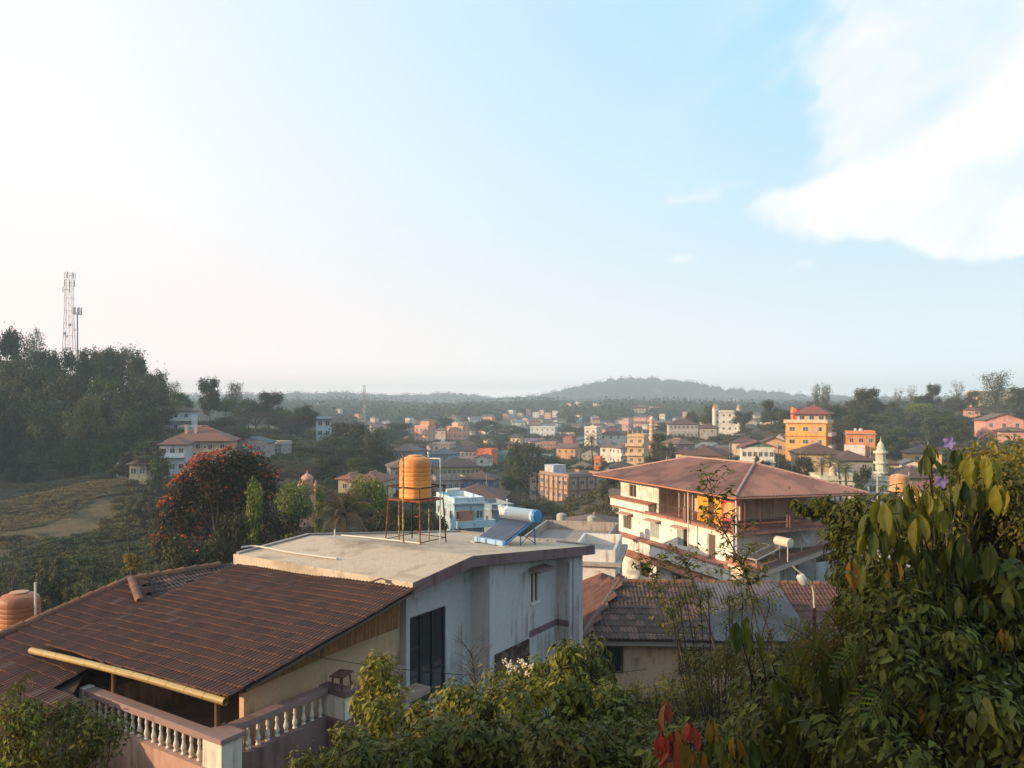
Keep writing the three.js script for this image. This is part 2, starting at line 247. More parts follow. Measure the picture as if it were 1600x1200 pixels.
// ---------------------------------------------------------------- roof tiles
const TILE_W = 0.235, TILE_L = 0.40, TILE_STEP = 0.315;
const tileGeo = (() => {                                            // one interlocking clay tile: two channels, three ribs, a thick lower edge
  const prof = [[0, 0.0], [0.032, 0.006], [0.045, 0.026], [0.068, 0.027], [0.082, 0.006], [0.1175, 0.0], [0.149, 0.006], [0.162, 0.026], [0.186, 0.027], [0.2, 0.006], [0.2345, 0.0]];
  const v = [], f = [], n = prof.length;
  for (const [x, h] of prof) v.push([x - TILE_W / 2, h + 0.026, 0], [x - TILE_W / 2, h, -TILE_L], [x - TILE_W / 2, h - 0.012, 0]);   // lower edge at z = 0, upper at z = -L
  for (let i = 0; i + 1 < n; i++) { const a = 3 * i, b = 3 * i + 3; f.push([a, b, b + 1, a + 1], [a + 2, b + 2, b, a]); }
  f.push([2, 0, 1]); f.push([3 * n - 3, 3 * n - 1, 3 * n - 2]);
  return uvBox(clean(ph(v, f)));
})();
const tileTone = (r, lo, hi, pale) => { const k = r(); return k < pale ? mix3(hi, [0.27, 0.15, 0.115], r()) : mix3(lo, hi, k); };
function tilesOn(parent, origin, across, down, inside, cols, rows, view, lo, hi, seed, most = 300, pale = 0.045, sc = 1) {
  // origin: upper corner; across, down: unit directions in the parent's axes; view: eye in the parent's axes; inside(a, b): is the spot roofed
  const r = rng(seed), up = new THREE.Vector3().crossVectors(across, down).normalize(); if (up.y < 0) up.negate();
  const basis = new THREE.Matrix4().makeBasis(new THREE.Vector3().crossVectors(up, down).normalize(), up, down), spots = [];
  for (let j = 0; j < rows; j++) for (let i = 0; i < cols; i++) {
    const a = (i + 0.5) * TILE_W * sc, b = (j + 1) * TILE_STEP * sc; if (!inside(a, b)) continue;
    const p = origin.clone().addScaledVector(across, a + (r() - 0.5) * 0.016).addScaledVector(down, b + (r() - 0.5) * 0.03 + 0.03 * (noise(a * 0.7, b * 0.4, seed) - 0.5)).addScaledVector(up, 0.012 + r() * 0.012 + 0.05 * noise(a * 0.5, b * 0.45, seed + 3));
    const m = basis.clone().multiply(new THREE.Matrix4().makeRotationFromEuler(new THREE.Euler((r() - 0.5) * 0.04, (r() - 0.5) * (r() < 0.04 ? 0.22 : 0.04), (r() - 0.5) * 0.04))); m.scale(V(sc, sc, sc)).setPosition(p);
    spots.push({ m, c: tileTone(r, lo, hi, pale), d: p.distanceTo(view), k: Math.floor(r() * 6) });
  }
  spots.sort((a, b) => a.d - b.d);
  const mats = Array.from({ length: 6 }, () => { const c = tileTone(r, lo, hi, pale * 2); return M(c, 0.9, { map: TX.grit }); });
  spots.slice(0, most).forEach(s => { const t = meshOf('roof_tile', tileGeo, mats[s.k], parent); t.applyMatrix4(s.m); });
  const rest = spots.slice(most); if (!rest.length) return;
  const g = merge(rest.map(s => { const q = tileGeo.clone().applyMatrix4(s.m), n = q.attributes.position.count, c = new Float32Array(n * 3); for (let i = 0; i < n; i++) c.set(s.c, 3 * i); q.setAttribute('color', new THREE.BufferAttribute(c, 3)); return q; }));
  const t = meshOf('tile_field', g, M([1, 1, 1], 0.9, { map: TX.grit, vertexColors: true }), parent); t.userData.kind = 'stuff';
}
function ridgeTiles(parent, a, b, mat, r = 0.13, len = 0.42) {        // overlapping half-round ridge tiles from a to b
  const n = Math.max(1, Math.round(a.distanceTo(b) / (len * 0.85))), R = rng(Math.round(a.x * 100 + b.z * 10 + 5000)), geo = uvBox(clean(mergeGeometries([new THREE.CylinderGeometry(r * 1.05, r * 0.74, len, 9, 1, true, -1.9, 3.8), new THREE.CylinderGeometry(r * 0.92, r * 0.64, len, 9, 1, true, -1.9, 3.8)])));
  const dir = b.clone().sub(a).normalize(), up = V(0, 1, 0), side = new THREE.Vector3().crossVectors(dir, up).normalize(), nn = new THREE.Vector3().crossVectors(side, dir);
  const basis = new THREE.Matrix4().makeBasis(side, dir, nn.negate());
  basis.makeBasis(new THREE.Vector3().crossVectors(dir, nn.negate()).normalize(), dir, nn);
  for (let i = 0; i < n; i++) { const m = basis.clone().multiply(new THREE.Matrix4().makeRotationFromEuler(new THREE.Euler((R() - 0.5) * 0.08, 0, (R() - 0.5) * 0.08))); m.setPosition(a.clone().lerp(b, (i + 0.5) / n)); meshOf('ridge_tile', geo, Array.isArray(mat) ? mat[Math.floor(R() * mat.length)] : mat, parent).applyMatrix4(m); }
}
const TERRA = [M([0.34, 0.15, 0.085], 0.9, { map: TX.grit }), M([0.26, 0.12, 0.075], 0.9, { map: TX.grit }), M([0.20, 0.12, 0.09], 0.9, { map: TX.grit })];

// ---------------------------------------------------------------- the pale house on the slope: low gabled concrete roof, tiled verandah roof, balustrade
const HF = new Frame(646, 911, 19.1, 57);                            // x runs away along the street side, -z towards the hill side
const HOUSE_BASE = -10.9;
const roofY = x => x < 2.5 ? lerp(-4.31, -4.05, x / 2.5) : lerp(-4.05, -4.60, (x - 2.5) / 6.1);
{
  const T = HF.thing('hillside_house', 'pale grey house with low concrete roof, tiled verandah and white balustrade', 'house');
  const wallM = plaster([0.52, 0.51, 0.53]), cream = M([0.60, 0.51, 0.42], 0.9, { map: TX.concrete, bumpMap: TX.gritB, bumpScale: 0.004 }), purple = M([0.20, 0.13, 0.135], 0.85, { map: TX.plaster }), roofM = M([0.60, 0.48, 0.36], 0.95, { map: TX.concrete, bumpMap: TX.gritB, bumpScale: 0.01 });
  const p = (x, s, dy = 0) => V(x, roofY(x) + dy, -s);
  const A = p(0, 0), B = p(2.5, 0), C = p(8.6, -0.65), D = p(8.4, 4.9), E2 = p(2.5, 6.6), L = p(0, 6.95);
  obj('roof_slab', [plate([A, B, E2, L], 0.25), plate([B, C, D, E2], 0.25)], roofM, T);
  // kerb on the hill side and back, weathered
  const kerb = (a, b) => { const dir = b.clone().sub(a), n = V(-dir.z, 0, dir.x).normalize().multiplyScalar(0.07), u = V(0, 0.06, 0); return plate([a.clone().sub(n).add(u), b.clone().sub(n).add(u), b.clone().add(n).add(u), a.clone().add(n).add(u)], 0.08); };
  obj('roof_kerb', [kerb(p(0.05, 6.86), p(2.5, 6.52)), kerb(p(2.5, 6.52), p(8.4, 4.82)), kerb(p(8.34, 4.8), p(8.52, -0.55))], M([0.34, 0.33, 0.31], 0.95, { map: TX.concrete }), T);
  // fascia bands
  const band = (a, b, out, h) => { const n = V(out[0], 0, out[1]).normalize().multiplyScalar(0.03); const q = [a.clone().add(V(0, 0.012, 0)), b.clone().add(V(0, 0.012, 0))]; return ph([q[0], q[1], q[1].clone().add(n), q[0].clone().add(n), ...[q[0], q[1], q[1].clone().add(n), q[0].clone().add(n)].map(v => v.clone().add(V(0, -h, 0)))], [[0, 3, 2, 1], [4, 5, 6, 7], [3, 7, 6, 2], [0, 4, 7, 3], [1, 2, 6, 5]]); };
  obj('fascia', [band(A, B, [0, 1], 0.30), band(B, C, [0.1, 1], 0.30), band(C, D, [1, 0], 0.30)], purple, T);
  obj('end_fascia', [band(L, A, [-1, 0.05], 0.30)], cream, T);
  // street-side walls, stepped, their tops following the roof
  const wall = (x0, s0, x1, s1, y0 = HOUSE_BASE, y1 = null, th = 0.2, inward = null) => {
    const dir = V(x1 - x0, 0, -(s1 - s0)).normalize(), n = inward ? V(inward[0], 0, -inward[1]) : V(dir.z, 0, -dir.x);
    const a = V(x0, 0, -s0), b = V(x1, 0, -s1), c = b.clone().addScaledVector(n, th), d = a.clone().addScaledVector(n, th), Y = v => y1 ?? roofY(v.x) - 0.2;
    const lo = [a, b, c, d].map(v => V(v.x, y0, v.z)), hi = [a, b, c, d].map(v => V(v.x, Y(v), v.z));
    return ph([...lo, ...hi], [[3, 2, 1, 0], [4, 5, 6, 7], [0, 1, 5, 4], [1, 2, 6, 5], [2, 3, 7, 6], [3, 0, 4, 7]]);
  };
  const WY0 = -7.88, WY1 = -5.46;
  obj('wall', [wall(0.6, 0.75, 0.74, 0.75), wall(2.26, 0.75, 3.49, 0.75), wall(0.74, 0.75, 2.26, 0.75, HOUSE_BASE, WY0), wall(0.74, 0.75, 2.26, 0.75, WY1),
    wall(3.49, 0.95, 3.49, 0.11, HOUSE_BASE, null, 0.2, [1, 0]),
    wall(3.69, 0.11, 5.65, 0.11), wall(5.65, 0.11, 5.72, 0.11), wall(5.72, 0.11, 6.24, 0.11, HOUSE_BASE, -6.12), wall(5.72, 0.11, 6.24, 0.11, -5.08), wall(6.24, 0.11, 7.38, 0.11),
    wall(0.6, 6.3, 0.6, 0.95, HOUSE_BASE, null, 0.2, [1, 0]), wall(0.6, 6.3, 8.2, 4.7, HOUSE_BASE, null, 0.2, [0, -1])], wallM, T);
  obj('side_wall', [wall(7.38, 0.31, 7.38, -0.37, HOUSE_BASE, null, 0.2, [1, 0]), wall(7.58, -0.37, 8.3, -0.37), wall(8.1, -0.17, 8.1, 4.7, HOUSE_BASE, null, 0.2, [1, 0])], plaster([0.47, 0.45, 0.47]), T);
  // bands and stone panel
  obj('band', [bx(5.66, 7.38, -7.10, -6.9, -0.109, -0.09), bx(7.363, 7.38, -7.10, -6.9, -0.11, 0.35)], M([0.17, 0.12, 0.15], 0.8, { map: TX.plaster }), T);
  obj('corner_trim', [bx(7.575, 7.64, HOUSE_BASE, -4.85, 0.37, 0.395)], M([0.34, 0.22, 0.24], 0.8), T);
  const stoneM = [0, 1, 2, 3].map(i => M(mix3([0.22, 0.12, 0.09], [0.16, 0.115, 0.10], i / 3), 0.85, { map: TX.stone, bumpMap: TX.stone, bumpScale: 0.012 }));
  { const r = rng(12); for (let i = 0; i < 7; i++) for (let j = 0; j < 4; j++) { const x0 = 3.74 + i * 0.27, x1 = Math.min(x0 + 0.262, 5.62), y1 = -7.12 - j * 0.32, k = 0.012 + r() * 0.02; obj('stone_panel', bx(x0, x1, y1 - 0.312, y1, -0.112, -0.09 + k), stoneM[Math.floor(r() * 4)], T); } }
  // tall dark window with mullions
  const win = new THREE.Group(); win.name = 'tall_window'; T.add(win);
  const fr = M([0.035, 0.03, 0.032], 0.5);
  obj('frame', [bx(0.742, 2.258, WY1 - 0.05, WY1 - 0.002, -0.86, -0.78), bx(0.742, 2.258, WY0 + 0.002, WY0 + 0.05, -0.86, -0.78), ...[0.742, 1.19, 1.70, 2.208].map(x => bx(x, x + 0.05, WY0 + 0.052, WY1 - 0.052, -0.86, -0.78)), bx(0.794, 1.188, -6.36, -6.33, -0.85, -0.79), bx(0.794, 2.206, -7.12, -7.09, -0.848, -0.792)], fr, win);
  const tinted = M([0.03, 0.032, 0.04], 0.08, { physical: true, clearcoat: 1, clearcoatRoughness: 0.05 });
  for (const [x0, x1] of [[0.794, 1.188], [1.242, 1.698], [1.752, 2.206]]) { obj('pane', bx(x0, x1, -7.088, WY1 - 0.054, -0.83, -0.822), tinted, win); obj('pane', bx(x0, x1, WY0 + 0.054, -7.122, -0.83, -0.822), tinted, win); }
  // narrow window with hood
  const w2 = new THREE.Group(); w2.name = 'narrow_window'; T.add(w2);
  obj('frame', [bx(5.722, 6.238, -6.118, -6.05, -0.2, -0.06), bx(5.722, 6.238, -5.14, -5.082, -0.2, -0.12), bx(5.722, 5.77, -6.048, -5.142, -0.2, -0.12), bx(5.96, 6.0, -6.048, -5.142, -0.2, -0.12), bx(6.19, 6.238, -6.048, -5.142, -0.2, -0.12)], M([0.62, 0.58, 0.55], 0.7), w2);
  obj('pane', [bx(5.772, 5.958, -6.048, -5.142, -0.18, -0.17), bx(6.002, 6.188, -6.048, -5.142, -0.18, -0.17)], M([0.06, 0.045, 0.04], 0.25), w2);
  obj('hood', plate([V(5.6, -4.93, -0.11), V(6.55, -4.93, -0.11), V(6.55, -4.99, 0.34), V(5.6, -4.99, 0.34)], 0.06), M([0.24, 0.17, 0.16], 0.9, { map: TX.plaster }), T);
  // porch slab below the stone panel
  obj('porch_slab', plate([V(0.95, -7.92, 0.35), V(0.95, -7.92, -0.745), V(3.485, -7.92, -0.745), V(3.485, -7.92, -0.115), V(4.6, -7.92, -0.09), V(4.6, -7.92, 1.1), V(2.2, -7.92, 1.1)], 0.16), M([0.42, 0.37, 0.33], 0.95, { map: TX.concrete }), T);

  // verandah: floor, parapet walls, side wall, boarding
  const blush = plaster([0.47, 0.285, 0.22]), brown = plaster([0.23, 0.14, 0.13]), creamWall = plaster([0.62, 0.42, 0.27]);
  obj('verandah_floor', bx(-5.37, 0.58, -7.35, -7.2, -4.62, -0.43), M([0.4, 0.3, 0.24], 0.9, { map: TX.concrete }), T);
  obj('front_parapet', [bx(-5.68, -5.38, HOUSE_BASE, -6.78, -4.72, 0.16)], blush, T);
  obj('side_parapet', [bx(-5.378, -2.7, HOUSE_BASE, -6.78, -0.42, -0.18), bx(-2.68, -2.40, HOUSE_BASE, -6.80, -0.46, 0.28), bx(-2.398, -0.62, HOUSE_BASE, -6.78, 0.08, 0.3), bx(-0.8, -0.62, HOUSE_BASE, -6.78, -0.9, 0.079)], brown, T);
  const ym = (x, s) => -4.50 + 0.18 * x - 0.022 * s;                 // verandah roof plane
  const under = (x0, x1, s, y0) => ph([V(x0, y0, -s), V(x1, y0, -s), V(x1, ym(x1, s) - 0.12, -s), V(x0, ym(x0, s) - 0.12, -s), V(x0, y0, -s - 0.15), V(x1, y0, -s - 0.15), V(x1, ym(x1, s) - 0.12, -s - 0.15), V(x0, ym(x0, s) - 0.12, -s - 0.15)], [[0, 1, 2, 3], [7, 6, 5, 4], [3, 2, 6, 7], [0, 3, 7, 4], [1, 5, 6, 2]]);
  obj('verandah_wall', [under(-4.3, 0.58, 0.95, -7.2)], creamWall, T);
  obj('verandah_back_wall', [bx(-1.4, -1.25, -7.2, -4.9, -6.6, -1.12)], creamWall, T);
  { // boarding under the verge
    const woodB = M([0.40, 0.24, 0.12], 0.85, { map: TX.wood }); const xs = [-4.9, -3.8, -2.75, -1.7, -0.95, -0.2];
    for (let i = 0; i + 1 < xs.length; i++) { const x0 = xs[i] + 0.008, x1 = xs[i + 1] - 0.008, drop0 = 0.12 + 0.13 * i, drop1 = 0.12 + 0.13 * (i + 1); obj('board', ph([V(x0, ym(x0, 0.3) - 0.10, -0.3), V(x1, ym(x1, 0.3) - 0.10, -0.3), V(x1, ym(x1, 0.3) - drop1 - 0.12, -0.3), V(x0, ym(x0, 0.3) - drop0 - 0.12, -0.3), V(x0, ym(x0, 0.3) - 0.10, -0.325), V(x1, ym(x1, 0.3) - 0.10, -0.325), V(x1, ym(x1, 0.3) - drop1 - 0.12, -0.325), V(x0, ym(x0, 0.3) - drop0 - 0.12, -0.325)], [[3, 2, 1, 0], [4, 5, 6, 7], [0, 1, 5, 4], [2, 3, 7, 6], [0, 4, 7, 3], [1, 2, 6, 5]]), woodB, T); }
  }
  // balustrade
  const white = M([0.72, 0.66, 0.58], 0.8, { map: TX.plaster }), railM = M([0.30, 0.19, 0.175], 0.85, { map: TX.plaster });
  obj('rail', [rbx(-5.66, -5.40, -6.29, -6.15, -4.62, -0.47, 0.015)], railM, T); obj('rail', [rbx(-5.14, -2.66, -6.29, -6.15, -0.44, -0.18, 0.015)], railM, T); obj('rail', [rbx(-2.36, -0.62, -6.29, -6.15, 0.06, 0.32, 0.015)], railM, T);
  obj('pier', rbx(-5.64, -5.18, -7.05, -6.23, -0.44, 0.14, 0.015), white, T); obj('pier_cap', rbx(-5.70, -5.14, -6.228, -6.13, -0.468, 0.2, 0.015), railM, T);
  obj('pier', rbx(-5.66, -5.40, -6.80, -6.14, -4.82, -4.63, 0.015), white, T);
  obj('pier', rbx(-2.62, -2.40, -6.80, -6.29, -0.44, 0.28, 0.015), white, T); obj('pier_cap', rbx(-2.655, -2.365, -6.288, -6.14, -0.5, 0.33, 0.015), M([0.16, 0.1, 0.105], 0.85), T);
  const bal = clean(uvBox(clean(lathe([[0.001, 0], [0.055, 0], [0.055, 0.03], [0.03, 0.045], [0.038, 0.07], [0.052, 0.11], [0.054, 0.15], [0.04, 0.2], [0.026, 0.235], [0.036, 0.25], [0.024, 0.265], [0.028, 0.3], [0.04, 0.34], [0.034, 0.38], [0.024, 0.405], [0.036, 0.42], [0.026, 0.435], [0.03, 0.455], [0.05, 0.465], [0.05, 0.49], [0.001, 0.49]], 10))));
  for (let i = 0; i < 16; i++) meshOf('baluster', bal, white, T).position.set(-5.53, -6.78, -4.45 + i * 0.251);
  for (let i = 0; i < 10; i++) meshOf('baluster', bal, white, T).position.set(-4.93 + i * 0.238, -6.78, -0.31);
  for (let i = 0; i < 8; i++) meshOf('baluster', bal, white, T).position.set(-2.2 + i * 0.205, -6.78, 0.19);
  obj('verandah_end_floor', bx(-2.39, 0.58, -7.2, -7.05, -0.42, 0.07), M([0.4, 0.3, 0.24], 0.9, { map: TX.concrete }), T);
  // posts, eave beam, roof boards
  obj('post', rod([-5.35, -6.16, -3.95], [-5.35, -5.62, -3.95], 0.065, 8), MAT.wood, T); obj('post', rod([-5.3, -6.14, -0.45], [-5.3, -5.52, -0.45], 0.055, 8), MAT.wood, T);
  { const pts = []; for (let i = 0; i <= 12; i++) { const k = i / 12; pts.push(V(lerp(-5.45, -5.68, k), lerp(-5.53, -5.68, k) + 0.05 * Math.sin(k * 3.1), -lerp(0.0, 6.9, k))); }
    const g = [tube(pts, 0.075, 9, 40)]; for (let i = 1; i < 12; i++) g.push(new THREE.TorusGeometry(0.073, 0.009, 5, 10).translate(pts[i].x, pts[i].y, pts[i].z));
    obj('bamboo_beam', g, M([0.46, 0.33, 0.13], 0.6, { map: TX.concrete }), T); }
  obj('roof_boards', plate([V(-5.0, ym(-5.0, 0) - 0.04, 0.02), V(0.1, ym(0.1, 0) - 0.04, 0.02), V(0.1, ym(0.1, 6.7) - 0.04, -6.7), V(-5.0, ym(-5.0, 6.7) - 0.04, -6.7)], 0.05), M([0.12, 0.075, 0.05], 0.9), T);
  const across = V(0, -0.022 * 1, -1).normalize(), down = V(-1, -0.18, 0).normalize(); across.y = -0.022; across.normalize();
  const eye = HF.local(V(0, 0, 0));
  tilesOn(T, V(0.15, ym(0.15, 0) + 0.0, 0.05), across, down, () => true, 29, 18, eye, [0.135, 0.062, 0.045], [0.225, 0.092, 0.06], 31);
  // pipes on the roof
  const pp = (x, s, h = 0.05) => V(x, roofY(x) + h, -s);
  obj('roof_pipe', [tube([pp(0.25, 6.95, 0.14), pp(0.6, 6.9, 0.1), pp(0.65, 5.2, 0.06), pp(0.72, 3.4, 0.05)], 0.028, 6, 24)], M([0.5, 0.47, 0.43], 0.6), T);
  obj('roof_pipe', [tube([pp(3.2, 5.75, 0.04), pp(3.4, 4.2, 0.05), pp(3.55, 2.75, 0.04)], 0.024, 6, 12), ], MAT.pipe, T);
  obj('vent_stub', rod(pp(3.05, 5.9, 0), pp(3.05, 5.9, 0.22), 0.022), MAT.pipe, T);
  obj('roof_lug', [bx(-0.012, -0.04, -4.42, -4.32, -0.7, -0.9), rod([-0.06, -4.42, -0.62], [-0.06, -4.3, -1.02], 0.012, 5), rod([-0.06, -4.3, -1.02], [-0.06, -4.44, -1.4], 0.012, 5)], MAT.frameDark, T);
  rebase(T, HOUSE_BASE);

  // dark wooden stool left on the balcony wall
  const st = HF.world(-2.5, -6.14, 0.05), stool = thing('wooden_stool', 'small dark wooden stool standing on the balcony pier', 'stool', st, HF.th + 0.3);
  obj('seat', rbx(-0.24, 0.24, 0.28, 0.32, -0.17, 0.17, 0.012), MAT.wood, stool); for (const [a, b] of [[-1, -1], [1, -1], [-1, 1], [1, 1]]) obj('leg', rod([a * 0.2, 0, b * 0.13], [a * 0.17, 0.28, b * 0.11], 0.022, 6), MAT.wood, stool);
}
// ---------------------------------------------------------------- older tiled house beside it
{
  const T = HF.thing('old_tiled_house', 'old house with long weathered red clay tile roof and ridge tiles', 'house');
  const yn = x => -4.98 + 0.25 * (x + 2.05);
  const boards = M([0.12, 0.075, 0.05], 0.9), wallM = plaster([0.5, 0.38, 0.28]);
  const lx = s => s;                                                  // reading aid: s counts away from the street side
  obj('roof_boards', [plate([V(-2.05, yn(-2.05) - 0.05, -8.8), V(-3.0, yn(-3) - 0.05, -6.7), V(-6.6, yn(-6.6) - 0.05, -4.95), V(-6.62, yn(-6.62) - 0.05, -3.7), V(-12.4, yn(-12.4) - 0.05, -3.7), V(-12.4, yn(-12.4) - 0.05, -9.5)], 0.05),
    plate([V(-2.05, yn(-2.05) - 0.05, -8.85), V(0.5, -4.93, -8.3), V(0.5, -5.5, -7.0), V(-2.9, -5.3, -6.72)], 0.05),
    plate([V(-2.05, yn(-2.05) - 0.05, -8.85), V(0.5, -4.93, -8.3), V(6, -4.93, -8.3), V(6, -7.6, -13), V(-12.4, yn(-12.4) - 2.2, -13.5), V(-12.4, yn(-12.4) - 0.05, -9.5)].slice(0, 3).concat([V(6, -7.4, -12.5), V(-2.05, -7.4, -12.8)]), 0.05),
    plate([V(-2.05, yn(-2.05) - 0.06, -8.85), V(-2.05, -7.4, -12.8), V(-12.4, yn(-12.4) - 2.4, -13.4), V(-12.4, yn(-12.4) - 0.06, -9.52)], 0.05)], boards, T);
  obj('wall', [bx(-12.0, -6.8, -14, -7.85, -9.0, -4.0), bx(-6.7, -3.2, -14, -6.5, -9.0, -5.15), bx(-1.2, 5.8, -14, -6.2, -12.2, -7.8)], wallM, T);
  const eye = HF.local(V(0, 0, 0));
  // tile rows run along -z; a counts from s = 4.4 outward, b down the slope from the apex
  tilesOn(T, V(-2.0, yn(-2.0) - 0.02, -2.5), V(0, 0, -1), V(-1, -0.25, 0).normalize(), (a, b) => { const s = 2.5 + a, x = -2.05 - b * 0.97; if (s > 9.0 + 0.05 * -(x + 2)) return false; if (x > -3.0) return s > 6.7 + (x + 3.0) * 2.2; return s > (x > -6.6 ? 4.95 : 3.7); }, 31, 33, eye, [0.125, 0.058, 0.043], [0.21, 0.086, 0.058], 37);
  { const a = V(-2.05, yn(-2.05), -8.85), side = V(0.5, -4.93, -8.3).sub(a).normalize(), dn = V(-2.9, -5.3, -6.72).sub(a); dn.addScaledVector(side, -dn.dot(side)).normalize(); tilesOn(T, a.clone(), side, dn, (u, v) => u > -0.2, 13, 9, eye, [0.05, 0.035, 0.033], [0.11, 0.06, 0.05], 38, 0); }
  ridgeTiles(T, V(-2.05, yn(-2.05) + 0.06, -8.85), V(0.45, -4.88, -8.3), TERRA); ridgeTiles(T, V(-12.2, yn(-12.2) + 0.06, -9.5), V(-2.1, yn(-2.1) + 0.07, -8.9), TERRA); ridgeTiles(T, V(-3.0, yn(-3) + 0.16, -6.9), V(-2.12, yn(-2.12) + 0.12, -8.75), TERRA, 0.105, 0.27);
  rebase(T, -13.2);
}
// ---------------------------------------------------------------- water tanks and the solar heater
function tankGeo(r, h) {
  const pts = [[0.001, 0], [r * 0.96, 0], [r, 0.03]]; const n = 7;
  for (let i = 0; i < n; i++) { const y0 = 0.05 + (h * 0.72 - 0.05) * i / n, y1 = 0.05 + (h * 0.72 - 0.05) * (i + 1) / n; pts.push([r, y0 + 0.012], [r, y1 - 0.03], [r - 0.018, y1 - 0.02], [r - 0.018, y1 - 0.004]); }
  pts.push([r, h * 0.74], [r * 0.985, h * 0.82], [r * 0.93, h * 0.88], [r * 0.80, h * 0.935], [r * 0.55, h * 0.965], [r * 0.44, h * 0.97]);
  return lathe(pts, 36);
}
const tankM = (rgb) => M(rgb, 0.55, { map: TX.sheet });
function waterTank(pos, r, h, rgb, label, group, name = 'water_tank') {
  const T = thing(name, label, 'water tank', pos, 0, group);
  const g = tankGeo(r, h); g.computeVertexNormals(); obj('tank_body', g, tankM(rgb), T);
  obj('lid', lathe([[r * 0.44, h * 0.955], [r * 0.46, h * 0.99], [r * 0.44, h], [0.001, h * 1.01]], 20), tankM(mix3(rgb, [0.8, 0.6, 0.4], 0.25)), T);
  obj('shoulder_lug', [rbx(-r * 0.8, -r * 0.6, h * 0.86, h * 0.93, r * 0.4, r * 0.55, 0.02), rbx(r * 0.55, r * 0.75, h * 0.86, h * 0.93, r * 0.4, r * 0.55, 0.02)], tankM(mix3(rgb, [0.5, 0.3, 0.15], 0.35)), T);
  return T;
}
{
  const x0 = 3.62, x1 = 4.78, s0 = 2.82, s1 = 4.1, base = roofY(3.6), top = base + 1.30;
  const T = HF.thing('tank_stand', 'rusty angle-iron stand carrying the orange water tank on the concrete roof', 'stand'); const leg = (x, s, m, spread = 0.09) => { const cx = (x0 + x1) / 2, cs = (s0 + s1) / 2, bx_ = x + (x - cx) * spread * 1.2, bs = s + (s - cs) * spread * 1.2; obj('leg', rod([bx_, roofY(bx_), -bs], [x, top, -s], 0.028, 4), m, T); };
  leg(x0, s0, MAT.rustOrange); leg(x0, s1, MAT.rustOrange); leg(x1, s0, MAT.iron); leg(x1, s1, MAT.dark);
  const ring = (y, r, m, name, x = [x0, x1], s = [s0, s1]) => { const c = [[x[0], s[0]], [x[1], s[0]], [x[1], s[1]], [x[0], s[1]]]; for (let i = 0; i < 4; i++) obj(name, rod([c[i][0], y, -c[i][1]], [c[(i + 1) % 4][0], y, -c[(i + 1) % 4][1]], r, 4), i === 0 || i === 3 ? m : MAT.iron, T); };
  ring(top, 0.032, MAT.rustOrange, 'top_bar'); ring(top + 0.42, 0.02, MAT.iron, 'guard_bar', [x0 - 0.04, x1 + 0.04], [s0 - 0.04, s1 + 0.04]); ring(base + 0.05, 0.014, MAT.iron, 'base_bar', [x0 - 0.06, x1 + 0.06], [s0 - 0.06, s1 + 0.06]);
  for (const [x, s] of [[x0, s0], [x0, s1], [x1, s0], [x1, s1]]) obj('guard_post', rod([x, top, -s], [x + (x > 4.2 ? 0.04 : -0.04), top + 0.42, -(s + (s > 3.4 ? 0.04 : -0.04))], 0.017, 4), MAT.iron, T);
  obj('platform', [bx(x0 + 0.02, x1 - 0.02, top - 0.01, top + 0.03, -s1 + 0.02, -s0 - 0.02)], MAT.iron, T);
  obj('rung', rod([x0 - 0.05, base + 0.4, -s0], [x0 - 0.05, base + 0.4, -s0 - 0.16], 0.018, 4), MAT.rustOrange, T); obj('rung', rod([x0 - 0.04, base + 0.85, -s0], [x0 - 0.04, base + 0.85, -s0 - 0.16], 0.018, 4), MAT.rustOrange, T);
  const pipe = (x, s, y1, m, tee = false, r = 0.021) => obj('pipe', [rod([x, roofY(x), -s], [x, y1, -s], r, 7), ...(tee ? [rod([x, y1, -s - 0.0], [x, y1 + 0.05, -s], r * 1.7, 8)] : [])], m, T);
  pipe(x0 - 0.16, 3.35, top + 1.42, MAT.pipeYellow, true, 0.027); pipe(x0 - 0.05, 3.62, top, MAT.pipeYellow); pipe(x1 - 0.35, 2.66, top + 1.30, MAT.pipe, false, 0.02); pipe(x1 + 0.0, 3.4, top, MAT.pipeYellow);
  obj('vent_pipe', [rod([x1 - 0.4, top + 1.1, -3.1], [x1 - 0.4, top + 1.46, -3.1], 0.02, 7), rod([x1 - 0.4, top + 1.46, -3.1], [x1 - 0.4, top + 1.5, -3.1], 0.04, 8), rod([x1 - 0.4, top + 1.3, -3.1], [x1 - 0.35, top + 1.3, -2.66], 0.02, 7)], MAT.pipe, T);
  rebase(T, base - 0.1);
  waterTank(HF.world((x0 + x1) / 2 - 0.03, top + 0.03, -(s0 + s1) / 2), 0.51, 1.37, [0.80, 0.34, 0.085], 'big orange ribbed plastic water tank on a rusty stand on the concrete roof');
}
